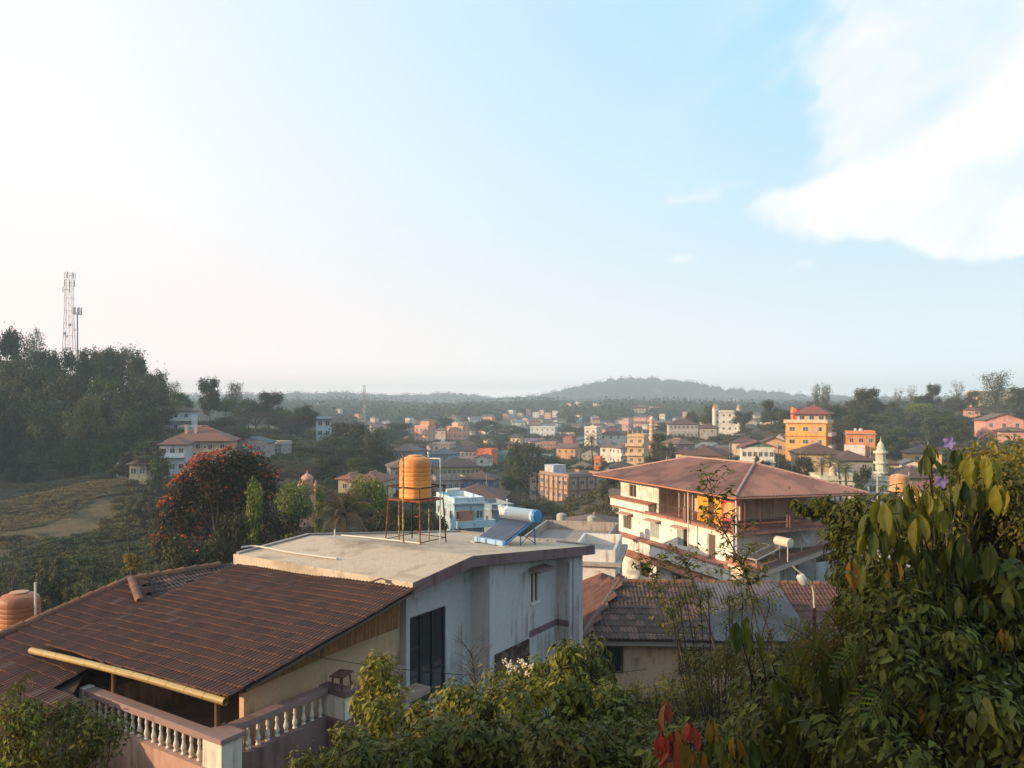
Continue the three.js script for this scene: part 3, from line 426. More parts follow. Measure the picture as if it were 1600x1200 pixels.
{
  const b0 = roofY(5.7), o = HF.world(5.65, b0 - 0.02, -1.62), T = thing('solar_water_heater', 'evacuated tube solar water heater with white drum and blue frame', 'solar heater', o, HF.th - 0.2);
  const blue = M([0.055, 0.19, 0.42], 0.5), hw = 0.62, L = 1.28, h0 = 0.13, h1 = 0.66, N = 22, tubeM = M([0.13, 0.13, 0.15], 0.22, { physical: true, clearcoat: 1, clearcoatRoughness: 0.08 });   // x rises from the foot rail to the drum
  const tg = clean(uvBox(clean(rod([0.05, h0 + 0.02, 0], [L, h1, 0], 0.024, 8)))), fall = x => -0.09 * x;                 // the roof drops a little under it
  for (let i = 0; i < N; i++) meshOf('glass_tube', tg, tubeM, T).position.z = lerp(-hw + 0.03, hw - 0.03, i / (N - 1));
  obj('reflector', plate([V(0.05, h0 - 0.02, -hw), V(L, h1 - 0.05, -hw), V(L, h1 - 0.05, hw), V(0.05, h0 - 0.02, hw)], 0.012), M([0.5, 0.5, 0.52], 0.4, { metalness: 0.6 }), T);
  obj('bottom_rail', rbx(-0.06, 0.08, 0.05, 0.2, -hw - 0.04, hw + 0.04, 0.015), M([0.30, 0.46, 0.66], 0.5), T);
  for (const z of [-hw - 0.03, hw + 0.03]) { obj('side_rail', rod([-0.02, 0.04, z], [L + 0.1, h1 + 0.02, z], 0.034, 4), blue, T); obj('rear_leg', rod([L + 0.2, fall(L), z], [L + 0.12, h1 + 0.05, z], 0.034, 4), blue, T); obj('middle_leg', rod([0.78, fall(0.8), z], [0.78, 0.4, z], 0.028, 4), blue, T); obj('brace', rod([0.78, 0.0, z], [L + 0.15, 0.42, z], 0.012, 4), MAT.dark, T); obj('brace', rod([0.78, 0.36, z], [L + 0.18, -0.04, z], 0.012, 4), MAT.dark, T); obj('foot', rbx(-0.14, 0.14, -0.01, 0.06, z - 0.12, z + 0.12, 0.01), M([0.5, 0.44, 0.38], 0.95), T); }
  const dc = V(L + 0.16, h1 + 0.19, 0), drum = lathe([[0.001, 0], [0.2, 0], [0.21, 0.02], [0.21, 1.46], [0.2, 1.48], [0.001, 1.48]], 28); drum.computeVertexNormals();
  obj('drum', drum.rotateX(-Math.PI / 2).translate(dc.x, dc.y, 0.74), M([0.78, 0.76, 0.73], 0.3), T);
  obj('drum_cap', lathe([[0.217, -0.09], [0.217, 0.02], [0.2, 0.05], [0.001, 0.058]], 28).rotateX(Math.PI / 2).translate(dc.x, dc.y, 0.76), M([0.05, 0.24, 0.52], 0.35), T);
  obj('drum_cap', lathe([[0.217, -0.09], [0.217, 0.02], [0.2, 0.05], [0.001, 0.058]], 28).rotateX(-Math.PI / 2).translate(dc.x, dc.y, -0.76), M([0.6, 0.62, 0.64], 0.35), T);
  obj('vent', [rod([dc.x, dc.y + 0.18, -0.62], [dc.x, dc.y + 0.42, -0.62], 0.018, 7), rod([dc.x, dc.y + 0.42, -0.62], [dc.x, dc.y + 0.46, -0.62], 0.04, 8)], MAT.pipe, T);
  obj('feed_tank', lathe([[0.001, 0], [0.09, 0], [0.11, 0.18], [0.12, 0.19], [0.001, 0.23]], 16).translate(dc.x, dc.y + 0.03, -0.92), MAT.pipe, T);
}
{ const w = HF.pick(30, 985, { y: -5.9 }), q = HF.world(w.x + 2.2, 0, w.z - 2.4); q.copy(at(30, 982, 22.5)); waterTank(V(q.x, -6.75, q.z), 0.55, 1.42, [0.40, 0.155, 0.065], 'dull orange water tank behind the old tiled roof', undefined, 'roof_water_tank');
  const st = thing('tank_tower', 'plastered masonry base under the dull orange water tank', 'tank base', [q.x, -14, q.z]); obj('pillar', rbx(-0.7, 0.7, 0, 7.23, -0.7, 0.7, 0.03), plaster([0.4, 0.36, 0.32]), st); obj('pipe', rod([0.66, 7.23, 0.3], [0.66, 9.0, 0.3], 0.03, 7), MAT.pipe, st); }

// ---------------------------------------------------------------- white three-storey house with the red sheet roof
const WF = new Frame(1150, 777, 55, 22);                             // x to the right along the front, -z away along the sunlit long side
{
  const T = WF.thing('white_house', 'white three storey house with red corrugated hip roof and open top balcony', 'house');
  const wh = plaster([0.85, 0.81, 0.76]), pink = M([0.42, 0.19, 0.14], 0.9, { map: TX.plaster }), red = M([0.36, 0.14, 0.10], 0.75), cream = plaster([0.62, 0.50, 0.40]), brown = plaster([0.24, 0.12, 0.10]);
  const BASE = -16.6, FL = -8.95, E = -6.28;
  // hip roof of ribbed sheets
  const cor = [V(-0.35, E, 0.3), V(11.6, E - 0.12, 0.9), V(11.6, E - 0.1, -21.0), V(-0.35, E, -21.0)], rA = V(6.0, -4.42, -5.3), rB = V(6.0, -4.42, -14.2);
  const sheet = (a, b, c, d, seed) => {                              // quad eave a-b, ridge d-c (c may equal d): ribbed sheets laid side by side
    const n = Math.round(a.distanceTo(b) / 0.9), mats = [0, 1, 2].map(i => M(mix3([0.30, 0.15, 0.115], [0.25, 0.135, 0.11], i / 2), 0.62, { map: TX.sheet })), r = rng(seed);
    const ev = b.clone().sub(a).normalize(), mid = c.clone().add(d).multiplyScalar(0.5), up = mid.clone().sub(a); up.addScaledVector(ev, -up.dot(ev)); const H = up.length(); up.normalize(); const nor = new THREE.Vector3().crossVectors(ev, up); if (nor.y < 0) nor.negate();
    const L = a.distanceTo(b), cd = d.clone().sub(a).dot(ev), cc = c.clone().sub(a).dot(ev);
    const top = u => u < cd ? (cd > 0.01 ? u / cd : 1) : u > cc ? (L - u) / Math.max(0.01, L - cc) : 1;
    for (let i = 0; i < n; i++) {
      const pos = [], u0 = L * i / n, u1 = L * (i + 1) / n, K = 6, pt = (u, h, z) => a.clone().addScaledVector(ev, u).addScaledVector(up, h * H).addScaledVector(nor, z);
      const prof = []; for (let k = 0; k <= K; k++) { const u = lerp(u0, u1 + 0.03, k / K), z = (k % 2 ? 0.12 : 0) + (i % 2) * 0.004; prof.push([Math.min(u, L - 0.001), z]); }
      for (let k = 0; k < K; k++) { const [ua, za] = prof[k], [ub, zb] = prof[k + 1], A = pt(ua, 0, za), B = pt(ub, 0, zb), C = pt(ub, top(ub), zb), D = pt(ua, top(ua), za), q = [A, B, C, A, C, D]; for (const v of q) pos.push(...v.toArray()); const A2 = pt(ua, 0, za - 0.05), B2 = pt(ub, 0, zb - 0.05); for (const v of [A2, B2, B, A2, B, A]) pos.push(...v.toArray()); }
      const g = new THREE.BufferGeometry(); g.setAttribute('position', new THREE.Float32BufferAttribute(pos, 3)); g.computeVertexNormals(); obj('roof_sheet', g, mats[Math.floor(r() * 3)], T);
    }
  };
  sheet(cor[3], cor[0], rA, rB, 3); sheet(cor[0], cor[1], rA, rA, 4); sheet(cor[1], cor[2], rB, rA, 5); sheet(cor[2], cor[3], rB, rB, 6);
  const hipM = M([0.40, 0.22, 0.17], 0.6); for (const [a, b] of [[cor[0], rA], [cor[1], rA], [cor[2], rB], [cor[3], rB], [rA, rB]]) obj('hip_cap', rod(a.clone().add(V(0, 0.05, 0)), b.clone().add(V(0, 0.07, 0)), 0.13, 5), hipM, T);
  const edge = M([0.46, 0.19, 0.11], 0.6); for (let i = 0; i < 4; i++) obj('eave_board', rod(cor[i].clone().add(V(0, -0.07, 0)), cor[(i + 1) % 4].clone().add(V(0, -0.07, 0)), 0.08, 4), edge, T);
  obj('roof_underside', [plate([cor[0], cor[1], rA].map(v => v.clone().add(V(0, -0.12, 0))), 0.03), plate([cor[3], cor[0], rA, rB].map(v => v.clone().add(V(0, -0.12, 0))), 0.03), plate([cor[1], cor[2], rB, rA].map(v => v.clone().add(V(0, -0.12, 0))), 0.03)], M([0.2, 0.11, 0.08], 0.9), T);
  // walls: lower storeys, top room at the far end, balcony back wall
  const openings = [[16.1, 17.6, -11.05, -9.72], [11.5, 12.9, -11.2, -9.75], [7.4, 8.8, -11.2, -9.75], [3.7, 4.7, -11.7, -9.6], [13.2, 14.6, -14.9, -13.6], [8.2, 9.6, -14.9, -13.6]];
  const faceX = (x, th, T0, T1, y0, y1, holes, mat, name) => {         // wall in the plane x, with holes [T0, T1, y0, y1]
    const xs = [...new Set([T0, T1, ...holes.flatMap(h => [h[0], h[1]])])].sort((a, b) => a - b), g = [];
    for (let i = 0; i + 1 < xs.length; i++) { const m = (xs[i] + xs[i + 1]) / 2, hs = holes.filter(h => h[0] < m && h[1] > m).sort((a, b) => a[2] - b[2]); let y = y0; for (const h of hs) { if (h[2] > y) g.push(bx(x, x + th, y, h[2], -xs[i], -xs[i + 1])); y = h[3]; } if (y1 > y) g.push(bx(x, x + th, y, y1, -xs[i], -xs[i + 1])); }
    return obj(name, g, mat, T);
  };
  faceX(1.0, 0.25, 1.6, 18.4, BASE, FL - 0.15, openings, wh, 'long_wall');
  faceX(1.2, 0.2, 11.9, 18.4, FL, -6.38, [[15.6, 16.9, -8.05, -6.85]], wh, 'top_room_wall');
  obj('end_wall', [bx(1.25, 10.5, BASE, -6.4, -18.4, -18.15), bx(10.25, 10.5, BASE, -6.4, -18.149, -4)], wh, T);
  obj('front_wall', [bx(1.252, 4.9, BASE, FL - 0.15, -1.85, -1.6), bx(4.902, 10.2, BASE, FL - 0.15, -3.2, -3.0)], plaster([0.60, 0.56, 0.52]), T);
  obj('balcony_back_wall', [bx(1.402, 5.0, FL, -6.4, -12.1, -11.9), bx(4.8, 5.0, FL, -5.6, -11.898, -5.6), bx(4.8, 10.2, FL, -5.9, -5.598, -5.4)], cream, T);
  obj('floor_slab', [bx(0.35, 10.4, FL - 0.15, FL, -18.1, -0.25)], pink, T);
  // windows of the long side
  const pale = M([0.35, 0.42, 0.40], 0.25, { physical: true, clearcoat: 0.6 }), darkp = M([0.05, 0.04, 0.035], 0.2);
  const window_ = (x, h, mats, n, name = 'window') => { const g = new THREE.Group(); g.name = name; T.add(g); const [t0, t1, y0, y1] = h, f = []; f.push(bx(x + 0.08, x + 0.16, y0, y0 + 0.06, -t1, -t0), bx(x + 0.08, x + 0.16, y1 - 0.06, y1, -t1, -t0)); for (let i = 0; i <= n; i++) { const t = lerp(t0 + 0.03, t1 - 0.03, i / n); f.push(bx(x + 0.08, x + 0.16, y0 + 0.06, y1 - 0.06, -t - 0.03, -t + 0.03)); } obj('window_frame', f, M([0.55, 0.48, 0.42], 0.7), g); for (let i = 0; i < n; i++) { const a = lerp(t0 + 0.03, t1 - 0.03, i / n) + 0.032, b = lerp(t0 + 0.03, t1 - 0.03, (i + 1) / n) - 0.032; obj('pane', bx(x + 0.10, x + 0.12, y0 + 0.062, y1 - 0.062, -b, -a), mats[i % mats.length], g); } };
  window_(1.0, openings[0], [darkp], 4); window_(1.0, openings[1], [pale], 2); window_(1.0, openings[2], [darkp, pale], 2); window_(1.0, openings[3], [M([0.12, 0.075, 0.05], 0.7)], 1, 'door'); window_(1.0, openings[4], [darkp], 2); window_(1.0, openings[5], [darkp], 2); window_(1.2, [15.6, 16.9, -8.05, -6.85], [darkp], 2);
  for (const h of openings.slice(0, 3)) obj('window_hood', plate([V(1.0, h[3] + 0.22, -h[1] - 0.3), V(0.35, h[3] + 0.12, -h[1] - 0.3), V(0.35, h[3] + 0.12, -h[0] + 0.3), V(1.0, h[3] + 0.22, -h[0] + 0.3)], 0.07), M([0.55, 0.36, 0.28], 0.9), T);
  obj('wall_vent', bx(1.185, 1.2, -6.78, -6.62, -13.1, -12.5), M([0.4, 0.3, 0.2], 0.8), T);
  // sunshades along the long side
  obj('upper_box', bx(0.42, 1.0, -9.0, -8.34, -19.0, -12.3), wh, T); obj('upper_box_top', plate([V(0.34, -8.24, -19.1), V(1.2, -8.12, -19.1), V(1.2, -8.12, -12.2), V(0.34, -8.24, -12.2)], 0.1), pink, T);
  obj('sunshade_box', bx(0.36, 1.0, -12.66, -11.66, -18.6, -1.4), wh, T); obj('sunshade_top', plate([V(0.26, -11.58, -18.8), V(1.0, -11.42, -18.8), V(1.0, -11.42, -1.3), V(0.26, -11.58, -1.3)], 0.1), pink, T);
  obj('lower_sunshade', plate([V(0.0, -13.15, -19.2), V(1.0, -12.68, -19.2), V(1.0, -12.68, -2.0), V(0.0, -13.15, -2.0)], 0.1), M([0.47, 0.21, 0.13], 0.9, { map: TX.plaster }), T);
  // balcony: rails, short piers, slender posts
  const bar = M([0.10, 0.06, 0.05], 0.7), postW = M([0.62, 0.55, 0.5], 0.6);
  obj('balcony_kerb', [bx(0.35, 0.52, FL, FL + 0.16, -12.8, -0.3), bx(0.52, 9.8, FL, FL + 0.16, -0.47, -0.3)], brown, T);
  const rail = (a, b, n) => { const g = [rod([a[0], FL + 0.95, -a[1]], [b[0], FL + 0.95, -b[1]], 0.025, 5), rod([a[0], FL + 0.55, -a[1]], [b[0], FL + 0.55, -b[1]], 0.012, 4)]; for (let i = 0; i <= n; i++) { const k = i / n; g.push(rod([lerp(a[0], b[0], k), FL + 0.16, -lerp(a[1], b[1], k)], [lerp(a[0], b[0], k), FL + 0.95, -lerp(a[1], b[1], k)], 0.011, 4)); } const m = obj('railing', g, bar, T); };
  rail([0.44, 12.7], [0.44, 7.0], 26); rail([0.44, 6.4], [0.44, 1.0], 24); rail([1.0, 0.38], [5.0, 0.38], 20); rail([5.5, 0.38], [9.7, 0.38], 20);
  for (const [x, t, h] of [[0.44, 6.7, 1.15], [0.44, 0.75, 1.2], [5.25, 0.38, 1.35]]) obj('balcony_pier', rbx(x - 0.2, x + 0.2, FL, FL + h, -t - 0.2, -t + 0.2, 0.02), brown, T);
  obj('post', rod([0.3, -10.9, -0.3], [0.0, E - 0.05, 0.0], 0.075, 8), postW, T); obj('post', rod([0.15, -11.5, -6.05], [0.15, E - 0.05, -6.05], 0.06, 8), postW, T);
  for (const [x, t] of [[1.2, 0.5], [2.6, 0.5], [3.2, 3], [5.25, 0.5], [7.6, 0.6], [9.8, 0.6]]) obj('inner_post', rod([x, FL, -t], [x, -6.2 + 0.1 * Math.min(x, 5), -t], 0.05, 6), M([0.16, 0.08, 0.06], 0.7), T);
  for (const t of [9.4, 8.6, 7.5]) obj('inner_post', rod([1.6, FL, -t], [1.6, -6.1, -t], 0.05, 6), M([0.5, 0.42, 0.36], 0.7), T);
  obj('wall_cabinet', bx(3.6, 4.78, FL, -7.0, -8.6, -7.2), M([0.11, 0.065, 0.05], 0.6), T);
  // lower terrace in front, with its edge band and wall
  const ty = -10.95, c1 = WF.pick(1187, 886, { y: ty }), c2 = WF.pick(1302, 846, { y: ty });
  const poly = [V(0.5, ty, -1.58), V(c1.x, ty, c1.z), V(c2.x, ty, c2.z), V(c2.x + 1, ty, -9), V(4.92, ty, -9), V(4.92, ty, -1.58)];
  obj('terrace_slab', plate(poly, 0.2), M([0.25, 0.14, 0.10], 0.9, { map: TX.concrete }), T);
  const edgeBand = (a, b) => { const dir = b.clone().sub(a).normalize(), n = V(-dir.z, 0, dir.x).multiplyScalar(0.22); return plate([a.clone().add(V(0, 0.16, 0)), b.clone().add(V(0, 0.16, 0)), b.clone().add(n).add(V(0, 0.16, 0)), a.clone().add(n).add(V(0, 0.16, 0))], 0.5); };
  obj('terrace_edge', [edgeBand(poly[0], poly[1])], pink, T); obj('terrace_edge', [edgeBand(poly[1], poly[2])], M([0.22, 0.10, 0.075], 0.85, { map: TX.plaster }), T);
  obj('terrace_edge_trim', [edgeBand(poly[1].clone().add(V(0, -0.35, 0)), poly[2].clone().add(V(0, -0.35, 0)))], M([0.5, 0.38, 0.32], 0.9), T);
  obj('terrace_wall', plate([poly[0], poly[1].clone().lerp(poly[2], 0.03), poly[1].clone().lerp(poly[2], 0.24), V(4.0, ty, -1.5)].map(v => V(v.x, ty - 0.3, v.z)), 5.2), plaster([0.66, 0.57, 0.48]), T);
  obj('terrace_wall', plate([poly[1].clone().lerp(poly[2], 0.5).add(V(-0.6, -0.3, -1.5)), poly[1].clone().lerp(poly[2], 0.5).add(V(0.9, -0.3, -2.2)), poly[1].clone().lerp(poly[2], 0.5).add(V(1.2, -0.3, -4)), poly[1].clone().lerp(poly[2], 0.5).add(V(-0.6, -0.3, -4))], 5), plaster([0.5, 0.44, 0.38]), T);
  obj('terrace_post', rod(V(...poly[1].clone().lerp(poly[2], 0.47).toArray()).add(V(0, -5.3, 0)), poly[1].clone().lerp(poly[2], 0.47).add(V(0, -0.2, 0)), 0.13, 6), brown, T);
  obj('wall_beyond', bx(8.2, 12.5, -14.8, -12.3, -3.2, -3.0), plaster([0.62, 0.64, 0.66]), T);
  rebase(T, BASE);

  // washing on the balcony line
  const cloth = (name, label, t0, t1, y0, y1, x, rgb, amp, seed, pattern) => {
    const n = 26, rows = 10, pos = [], idx = [], col = [], r = rng(seed), ph0 = r() * 6;
    for (let j = 0; j <= rows; j++) for (let i = 0; i <= n; i++) { const u = i / n, v = j / rows; const fold = amp * (Math.sin(u * 23 + ph0) * 0.6 + Math.sin(u * 51 + 1) * 0.3) * (0.4 + v) + 0.05 * Math.sin(v * 3 + u * 4); pos.push(x + fold, lerp(y1, y0, v) - 0.06 * Math.sin(u * Math.PI) * (1 - v), -lerp(t0, t1, u)); const c = pattern ? pattern(u, v) : rgb; col.push(...c); }
    for (let j = 0; j < rows; j++) for (let i = 0; i < n; i++) { const a = j * (n + 1) + i; idx.push(a, a + n + 1, a + 1, a + 1, a + n + 1, a + n + 2); }
    const g = new THREE.BufferGeometry(); g.setAttribute('position', new THREE.Float32BufferAttribute(pos, 3)); g.setAttribute('color', new THREE.Float32BufferAttribute(col, 3)); g.setIndex(idx); g.computeVertexNormals();
    const G = WF.thing(name, label, 'laundry', 'washing on the balcony line'); const m = obj('fabric', g, M([1, 1, 1], 0.9, { vertexColors: true, transmission: 0.25, thickness: 0, side: THREE.DoubleSide }), G); rebase(G, y0); return G;
  };
  cloth('hanging_sheet', 'plain yellow-orange sheet hung beside the slender balcony post', 5.75, 4.35, FL + 0.25, -6.75, 0.8, [0.85, 0.38, 0.015], 0.07, 1);
  cloth('hanging_sheet', 'deep yellow sheet hung between the orange sheet and the flowered cloth', 3.75, 2.75, FL + 0.15, -6.7, 0.85, [0.88, 0.42, 0.02], 0.06, 2);
  cloth('hanging_sheet', 'orange and pink flowered cloth hung at the balcony corner', 2.62, 0.85, FL + 0.7, -6.75, 0.75, [0.8, 0.3, 0.1], 0.05, 3, (u, v) => { const q = Math.hypot((u - 0.5) * 2.2, (v - 0.45) * 2), a = Math.atan2(v - 0.45, u - 0.5), n = noise(u * 9, v * 9, 3); return q > 0.85 + 0.08 * Math.sin(a * 12) ? [0.8, 0.06, 0.13] : mix3([0.88, 0.36, 0.10], [0.88, 0.52, 0.22], step(0.4, 0.6, n)); });
  // flat-plate heater and dish on the terrace
  const sh = WF.thing('flat_plate_heater', 'flat plate solar collector with cream drum on the lower terrace of the white house', 'solar heater');
  for (const k of [0, 1]) { const z0 = -1.35 + k * 1.2, z1 = z0 + 1.12; obj('collector_frame', plate([V(1.0, ty + 0.28, z0), V(1.0, ty + 0.28, z1), V(3.5, ty + 0.95, z1 - 0.3), V(3.5, ty + 0.95, z0 - 0.1)], 0.08), M([0.42, 0.41, 0.38], 0.5), sh); obj('collector_glass', plate([V(1.06, ty + 0.31, z0 + 0.07), V(1.06, ty + 0.31, z1 - 0.07), V(3.42, ty + 0.943, z1 - 0.36), V(3.42, ty + 0.943, z0 - 0.03)], 0.01), M([0.10, 0.105, 0.095], 0.12, { physical: true, clearcoat: 1, clearcoatRoughness: 0.06 }), sh); }
  obj('drum', lathe([[0.001, 0], [0.30, 0], [0.34, 0.05], [0.34, 1.4], [0.30, 1.45], [0.001, 1.45]], 24).rotateX(Math.PI / 2).translate(3.6, ty + 1.38, 0.05), M([0.66, 0.55, 0.44], 0.5), sh);
  for (const z of [0.35, 1.2]) obj('drum_leg', rod([3.6, ty, z], [3.6, ty + 1.08, z], 0.04, 5), MAT.pipe, sh);
  for (const [x, z, y] of [[1.05, -1.3, 0.2], [1.05, 0.9, 0.2], [3.4, -1.3, 0.86], [3.4, 0.6, 0.86]]) obj('support', rod([x, ty, z], [x, ty + y, z], 0.03, 5), MAT.pipe, sh);
  rebase(sh, ty);
  const dp = WF.pick(1255, 838, { y: ty + 1.3 }), dish = WF.thing('satellite_dish', 'grey satellite dish on the terrace of the white house', 'satellite dish');
  { const pts = []; for (let i = 0; i <= 8; i++) { const r = 0.62 * i / 8; pts.push([Math.max(r, 0.001), r * r * 0.35]); } obj('reflector', lathe(pts, 24).rotateX(1.0).rotateY(0.5).translate(dp.x, dp.y, dp.z), M([0.34, 0.36, 0.37], 0.5), dish); obj('arm', rod([dp.x + 0.05, dp.y - 0.4, dp.z + 0.25], [dp.x + 0.35, dp.y + 0.25, dp.z + 0.7], 0.02, 5), MAT.pipe, dish); obj('mast', rod([dp.x, ty, dp.z - 0.2], [dp.x, dp.y - 0.05, dp.z - 0.1], 0.04, 6), MAT.pipe, dish); rebase(dish, ty); }
}
// ---------------------------------------------------------------- tiled house below it
{
  const MF = new Frame(968, 910, 35, -3);
  const T = MF.thing('tiled_house', 'cream house with weathered clay tile hip roof partly covered with grey sheets', 'house');
  const RY = at(968, 910, 35).y, ey = -9.3, L = 13.5, rd = 4.6, hx = -2.0;      // ridge height, eave height, ridge length, depth of a slope in plan, hip overhang
  const down = V(0, ey - RY, rd).normalize(), slope = Math.hypot(rd, ey - RY), eye = MF.local(V(0, 0, 0));
  const F = (x, k) => V(x, lerp(RY, ey, k), rd * k);
  const boards = M([0.1, 0.07, 0.055], 0.9);
  obj('roof_boards', [plate([F(0, 0), F(L, 0), F(L, 1), F(hx, 1)].map(v => v.clone().add(V(0, -0.05, 0))), 0.05), plate([F(0, 0), F(hx, 1), V(hx, ey, -rd)].map(v => v.clone().add(V(0, -0.05, 0))), 0.05), plate([V(0, RY, 0), V(L, RY, 0), V(L, ey, -rd), V(hx, ey, -rd)].map(v => v.clone().add(V(0, -0.05, 0))), 0.05)], boards, T);
  tilesOn(T, F(hx, 0), V(1, 0, 0), down, (a, b) => a + hx > hx * b / slope + 0.05 && a < 5.4, 28, 10, eye, [0.07, 0.05, 0.042], [0.19, 0.105, 0.08], 51, 290, 0.1, 1.45);
  tilesOn(T, F(hx, 0), V(1, 0, 0), down, (a, b) => a > 8.9 && b < slope, 45, 10, eye, [0.12, 0.06, 0.05], [0.24, 0.10, 0.075], 52, 0, 0.06, 1.45);
  { const dn = V(hx, ey - RY, 0).normalize(); tilesOn(T, V(0, RY, -rd), V(0, 0, 1), dn, (a, b) => { const k = b / Math.hypot(hx, ey - RY); return Math.abs(a - rd) < rd * k; }, 27, 6, eye, [0.14, 0.07, 0.055], [0.26, 0.12, 0.085], 53, 0, 0.1, 1.45); }
  ridgeTiles(T, F(0, 0).add(V(0, 0.05, 0)), F(L, 0).add(V(0, 0.05, 0)), TERRA); ridgeTiles(T, F(hx, 1).add(V(0, 0.08, 0)), F(0, 0).add(V(0, 0.06, 0)), [M([0.22, 0.15, 0.11], 0.95, { map: TX.grit }), TERRA[2]]);
  // grey corrugated sheets over the middle
  for (let i = 0; i < 4; i++) { const x0 = 3.35 + i * 0.92, pos = [], K = 12; for (let k = 0; k < K; k++) { const q = [[k, 0], [k + 1, 0], [k + 1, 1], [k, 0], [k + 1, 1], [k, 1]]; for (const [kk, e] of q) { const v = F(x0 + 0.96 * kk / K + e * 0.06 * i, e * (0.96 + 0.03 * Math.sin(i * 3)) + 0.005); v.y += 0.09 + (kk % 2) * 0.028 + (i % 2) * 0.01; pos.push(...v.toArray()); } } const g = new THREE.BufferGeometry(); g.setAttribute('position', new THREE.Float32BufferAttribute(pos.flat(), 3)); g.computeVertexNormals(); obj('grey_sheet', g, M([0.12, 0.115, 0.12], 0.85, { map: TX.sheet }), T); }
  obj('wall', [bx(hx + 0.5, L - 0.3, -13.5, ey + 0.25, rd - 0.75, rd - 0.55), bx(hx + 0.5, hx + 0.7, -13.5, ey + 0.25, -rd + 0.6, rd - 0.75), bx(hx + 0.5, L - 0.3, -13.5, ey + 0.2, -rd + 0.6, -rd + 0.8)], plaster([0.56, 0.40, 0.27]), T);
  obj('wall_base', bx(hx + 0.45, L - 0.25, -13.5, -12.0, rd - 0.548, rd - 0.5), plaster([0.35, 0.17, 0.13]), T);
  for (const x of [-1.1, 2.0]) { const w = new THREE.Group(); w.name = 'window'; T.add(w); obj('window_frame', [bx(x, x + 0.9, ey - 0.28, ey - 0.2, rd - 0.546, rd - 0.47), bx(x, x + 0.9, ey - 1.3, ey - 1.22, rd - 0.546, rd - 0.47), bx(x, x + 0.07, ey - 1.22, ey - 0.28, rd - 0.546, rd - 0.47), bx(x + 0.83, x + 0.9, ey - 1.22, ey - 0.28, rd - 0.546, rd - 0.47)], MAT.frameDark, w); obj('pane', bx(x + 0.072, x + 0.828, ey - 1.218, ey - 0.282, rd - 0.545, rd - 0.51), MAT.glass, w); }
  rebase(T, -13.5);
}
// small lamp head on the pole in front of the tiled roof
{ const b = at(1250, 905, 27), g = ground(b.x, b.z), T = thing('street_lamp', 'old street lamp with clear bowl standing before the tiled roof', 'street lamp', [b.x + 0.5, g, b.z]);
  obj('pole', rod([0, 0, 0], [0, b.y - g - 1.0, 0], 0.06, 8), MAT.iron, T); obj('arm', tube([[0, b.y - g - 1.0, 0], [-0.1, b.y - g - 0.2, 0], [-0.75, b.y - g + 0.45, 0]], 0.03, 6, 14), M([0.5, 0.45, 0.3], 0.6), T); obj('bowl', lathe([[0.001, -0.5], [0.1, -0.48], [0.17, -0.38], [0.2, -0.2], [0.19, 0], [0.12, 0.06], [0.05, 0.08]], 18).scale(0.78, 0.78, 0.78).rotateZ(0.5).translate(-0.5, b.y - g + 0.12, 0), M([0.5, 0.49, 0.46], 0.3, { physical: true, clearcoat: 0.8 }), T); }

// ---------------------------------------------------------------- town buildings
const placed = [];                                                  // screen boxes of buildings, so that scattered trees leave them in view
const C = { W: [0.74, 0.69, 0.63], CR: [0.66, 0.53, 0.38], OR: [0.78, 0.34, 0.085], PK: [0.70, 0.36, 0.28], BL: [0.36, 0.52, 0.64], TL: [0.06, 0.22, 0.22], YL: [0.52, 0.42, 0.17], GY: [0.36, 0.34, 0.33], TN: [0.62, 0.42, 0.25], GN: [0.12, 0.28, 0.2], PL: [0.52, 0.45, 0.5] };
const R = { BR: [0.17, 0.085, 0.062], RD: [0.30, 0.095, 0.072], GR: [0.2, 0.2, 0.215], DK: [0.10, 0.075, 0.065], TC: [0.36, 0.14, 0.085], PB: [0.24, 0.15, 0.115] };
const roofMat = rgb => M(rgb, 0.85, { map: TX.grit });
const unitBox = uvBox(clean(new THREE.BoxGeometry(1, 1, 1)));
const unit = (name, x0, x1, y0, y1, z0, z1, mat, parent) => { const m = meshOf(name, unitBox, mat, parent); m.position.set((x0 + x1) / 2, (y0 + y1) / 2, (z0 + z1) / 2); m.scale.set(Math.abs(x1 - x0), Math.abs(y1 - y0), Math.abs(z1 - z0)); return m; };
const glassFar = M([0.035, 0.032, 0.03], 0.3), frameFar = M([0.5, 0.46, 0.42], 0.7);
function addWindow(T, face, u, y, w, h, dims, mat = glassFar, fm = frameFar, name = 'window') {      // face: front, left, right; u along the face from its middle
  const g = new THREE.Group(); g.name = name; T.add(g); const [W, D] = dims;
  if (face === 'front') { g.position.set(u, y, D / 2); } else if (face === 'left') { g.position.set(-W / 2, y, u); g.rotation.y = -Math.PI / 2; } else { g.position.set(W / 2, y, u); g.rotation.y = Math.PI / 2; }
  const t = 0.09; unit('pane', -w / 2 + t, w / 2 - t, t, h - t, 0.012, 0.03, mat, g);
  obj('window_frame', [bx(-w / 2, w / 2, 0, t, 0, 0.07), bx(-w / 2, w / 2, h - t, h, 0, 0.07), bx(-w / 2, -w / 2 + t, t, h - t, 0, 0.07), bx(w / 2 - t, w / 2, t, h - t, 0, 0.07), bx(-0.03, 0.03, t, h - t, 0, 0.06)], fm, g);
}
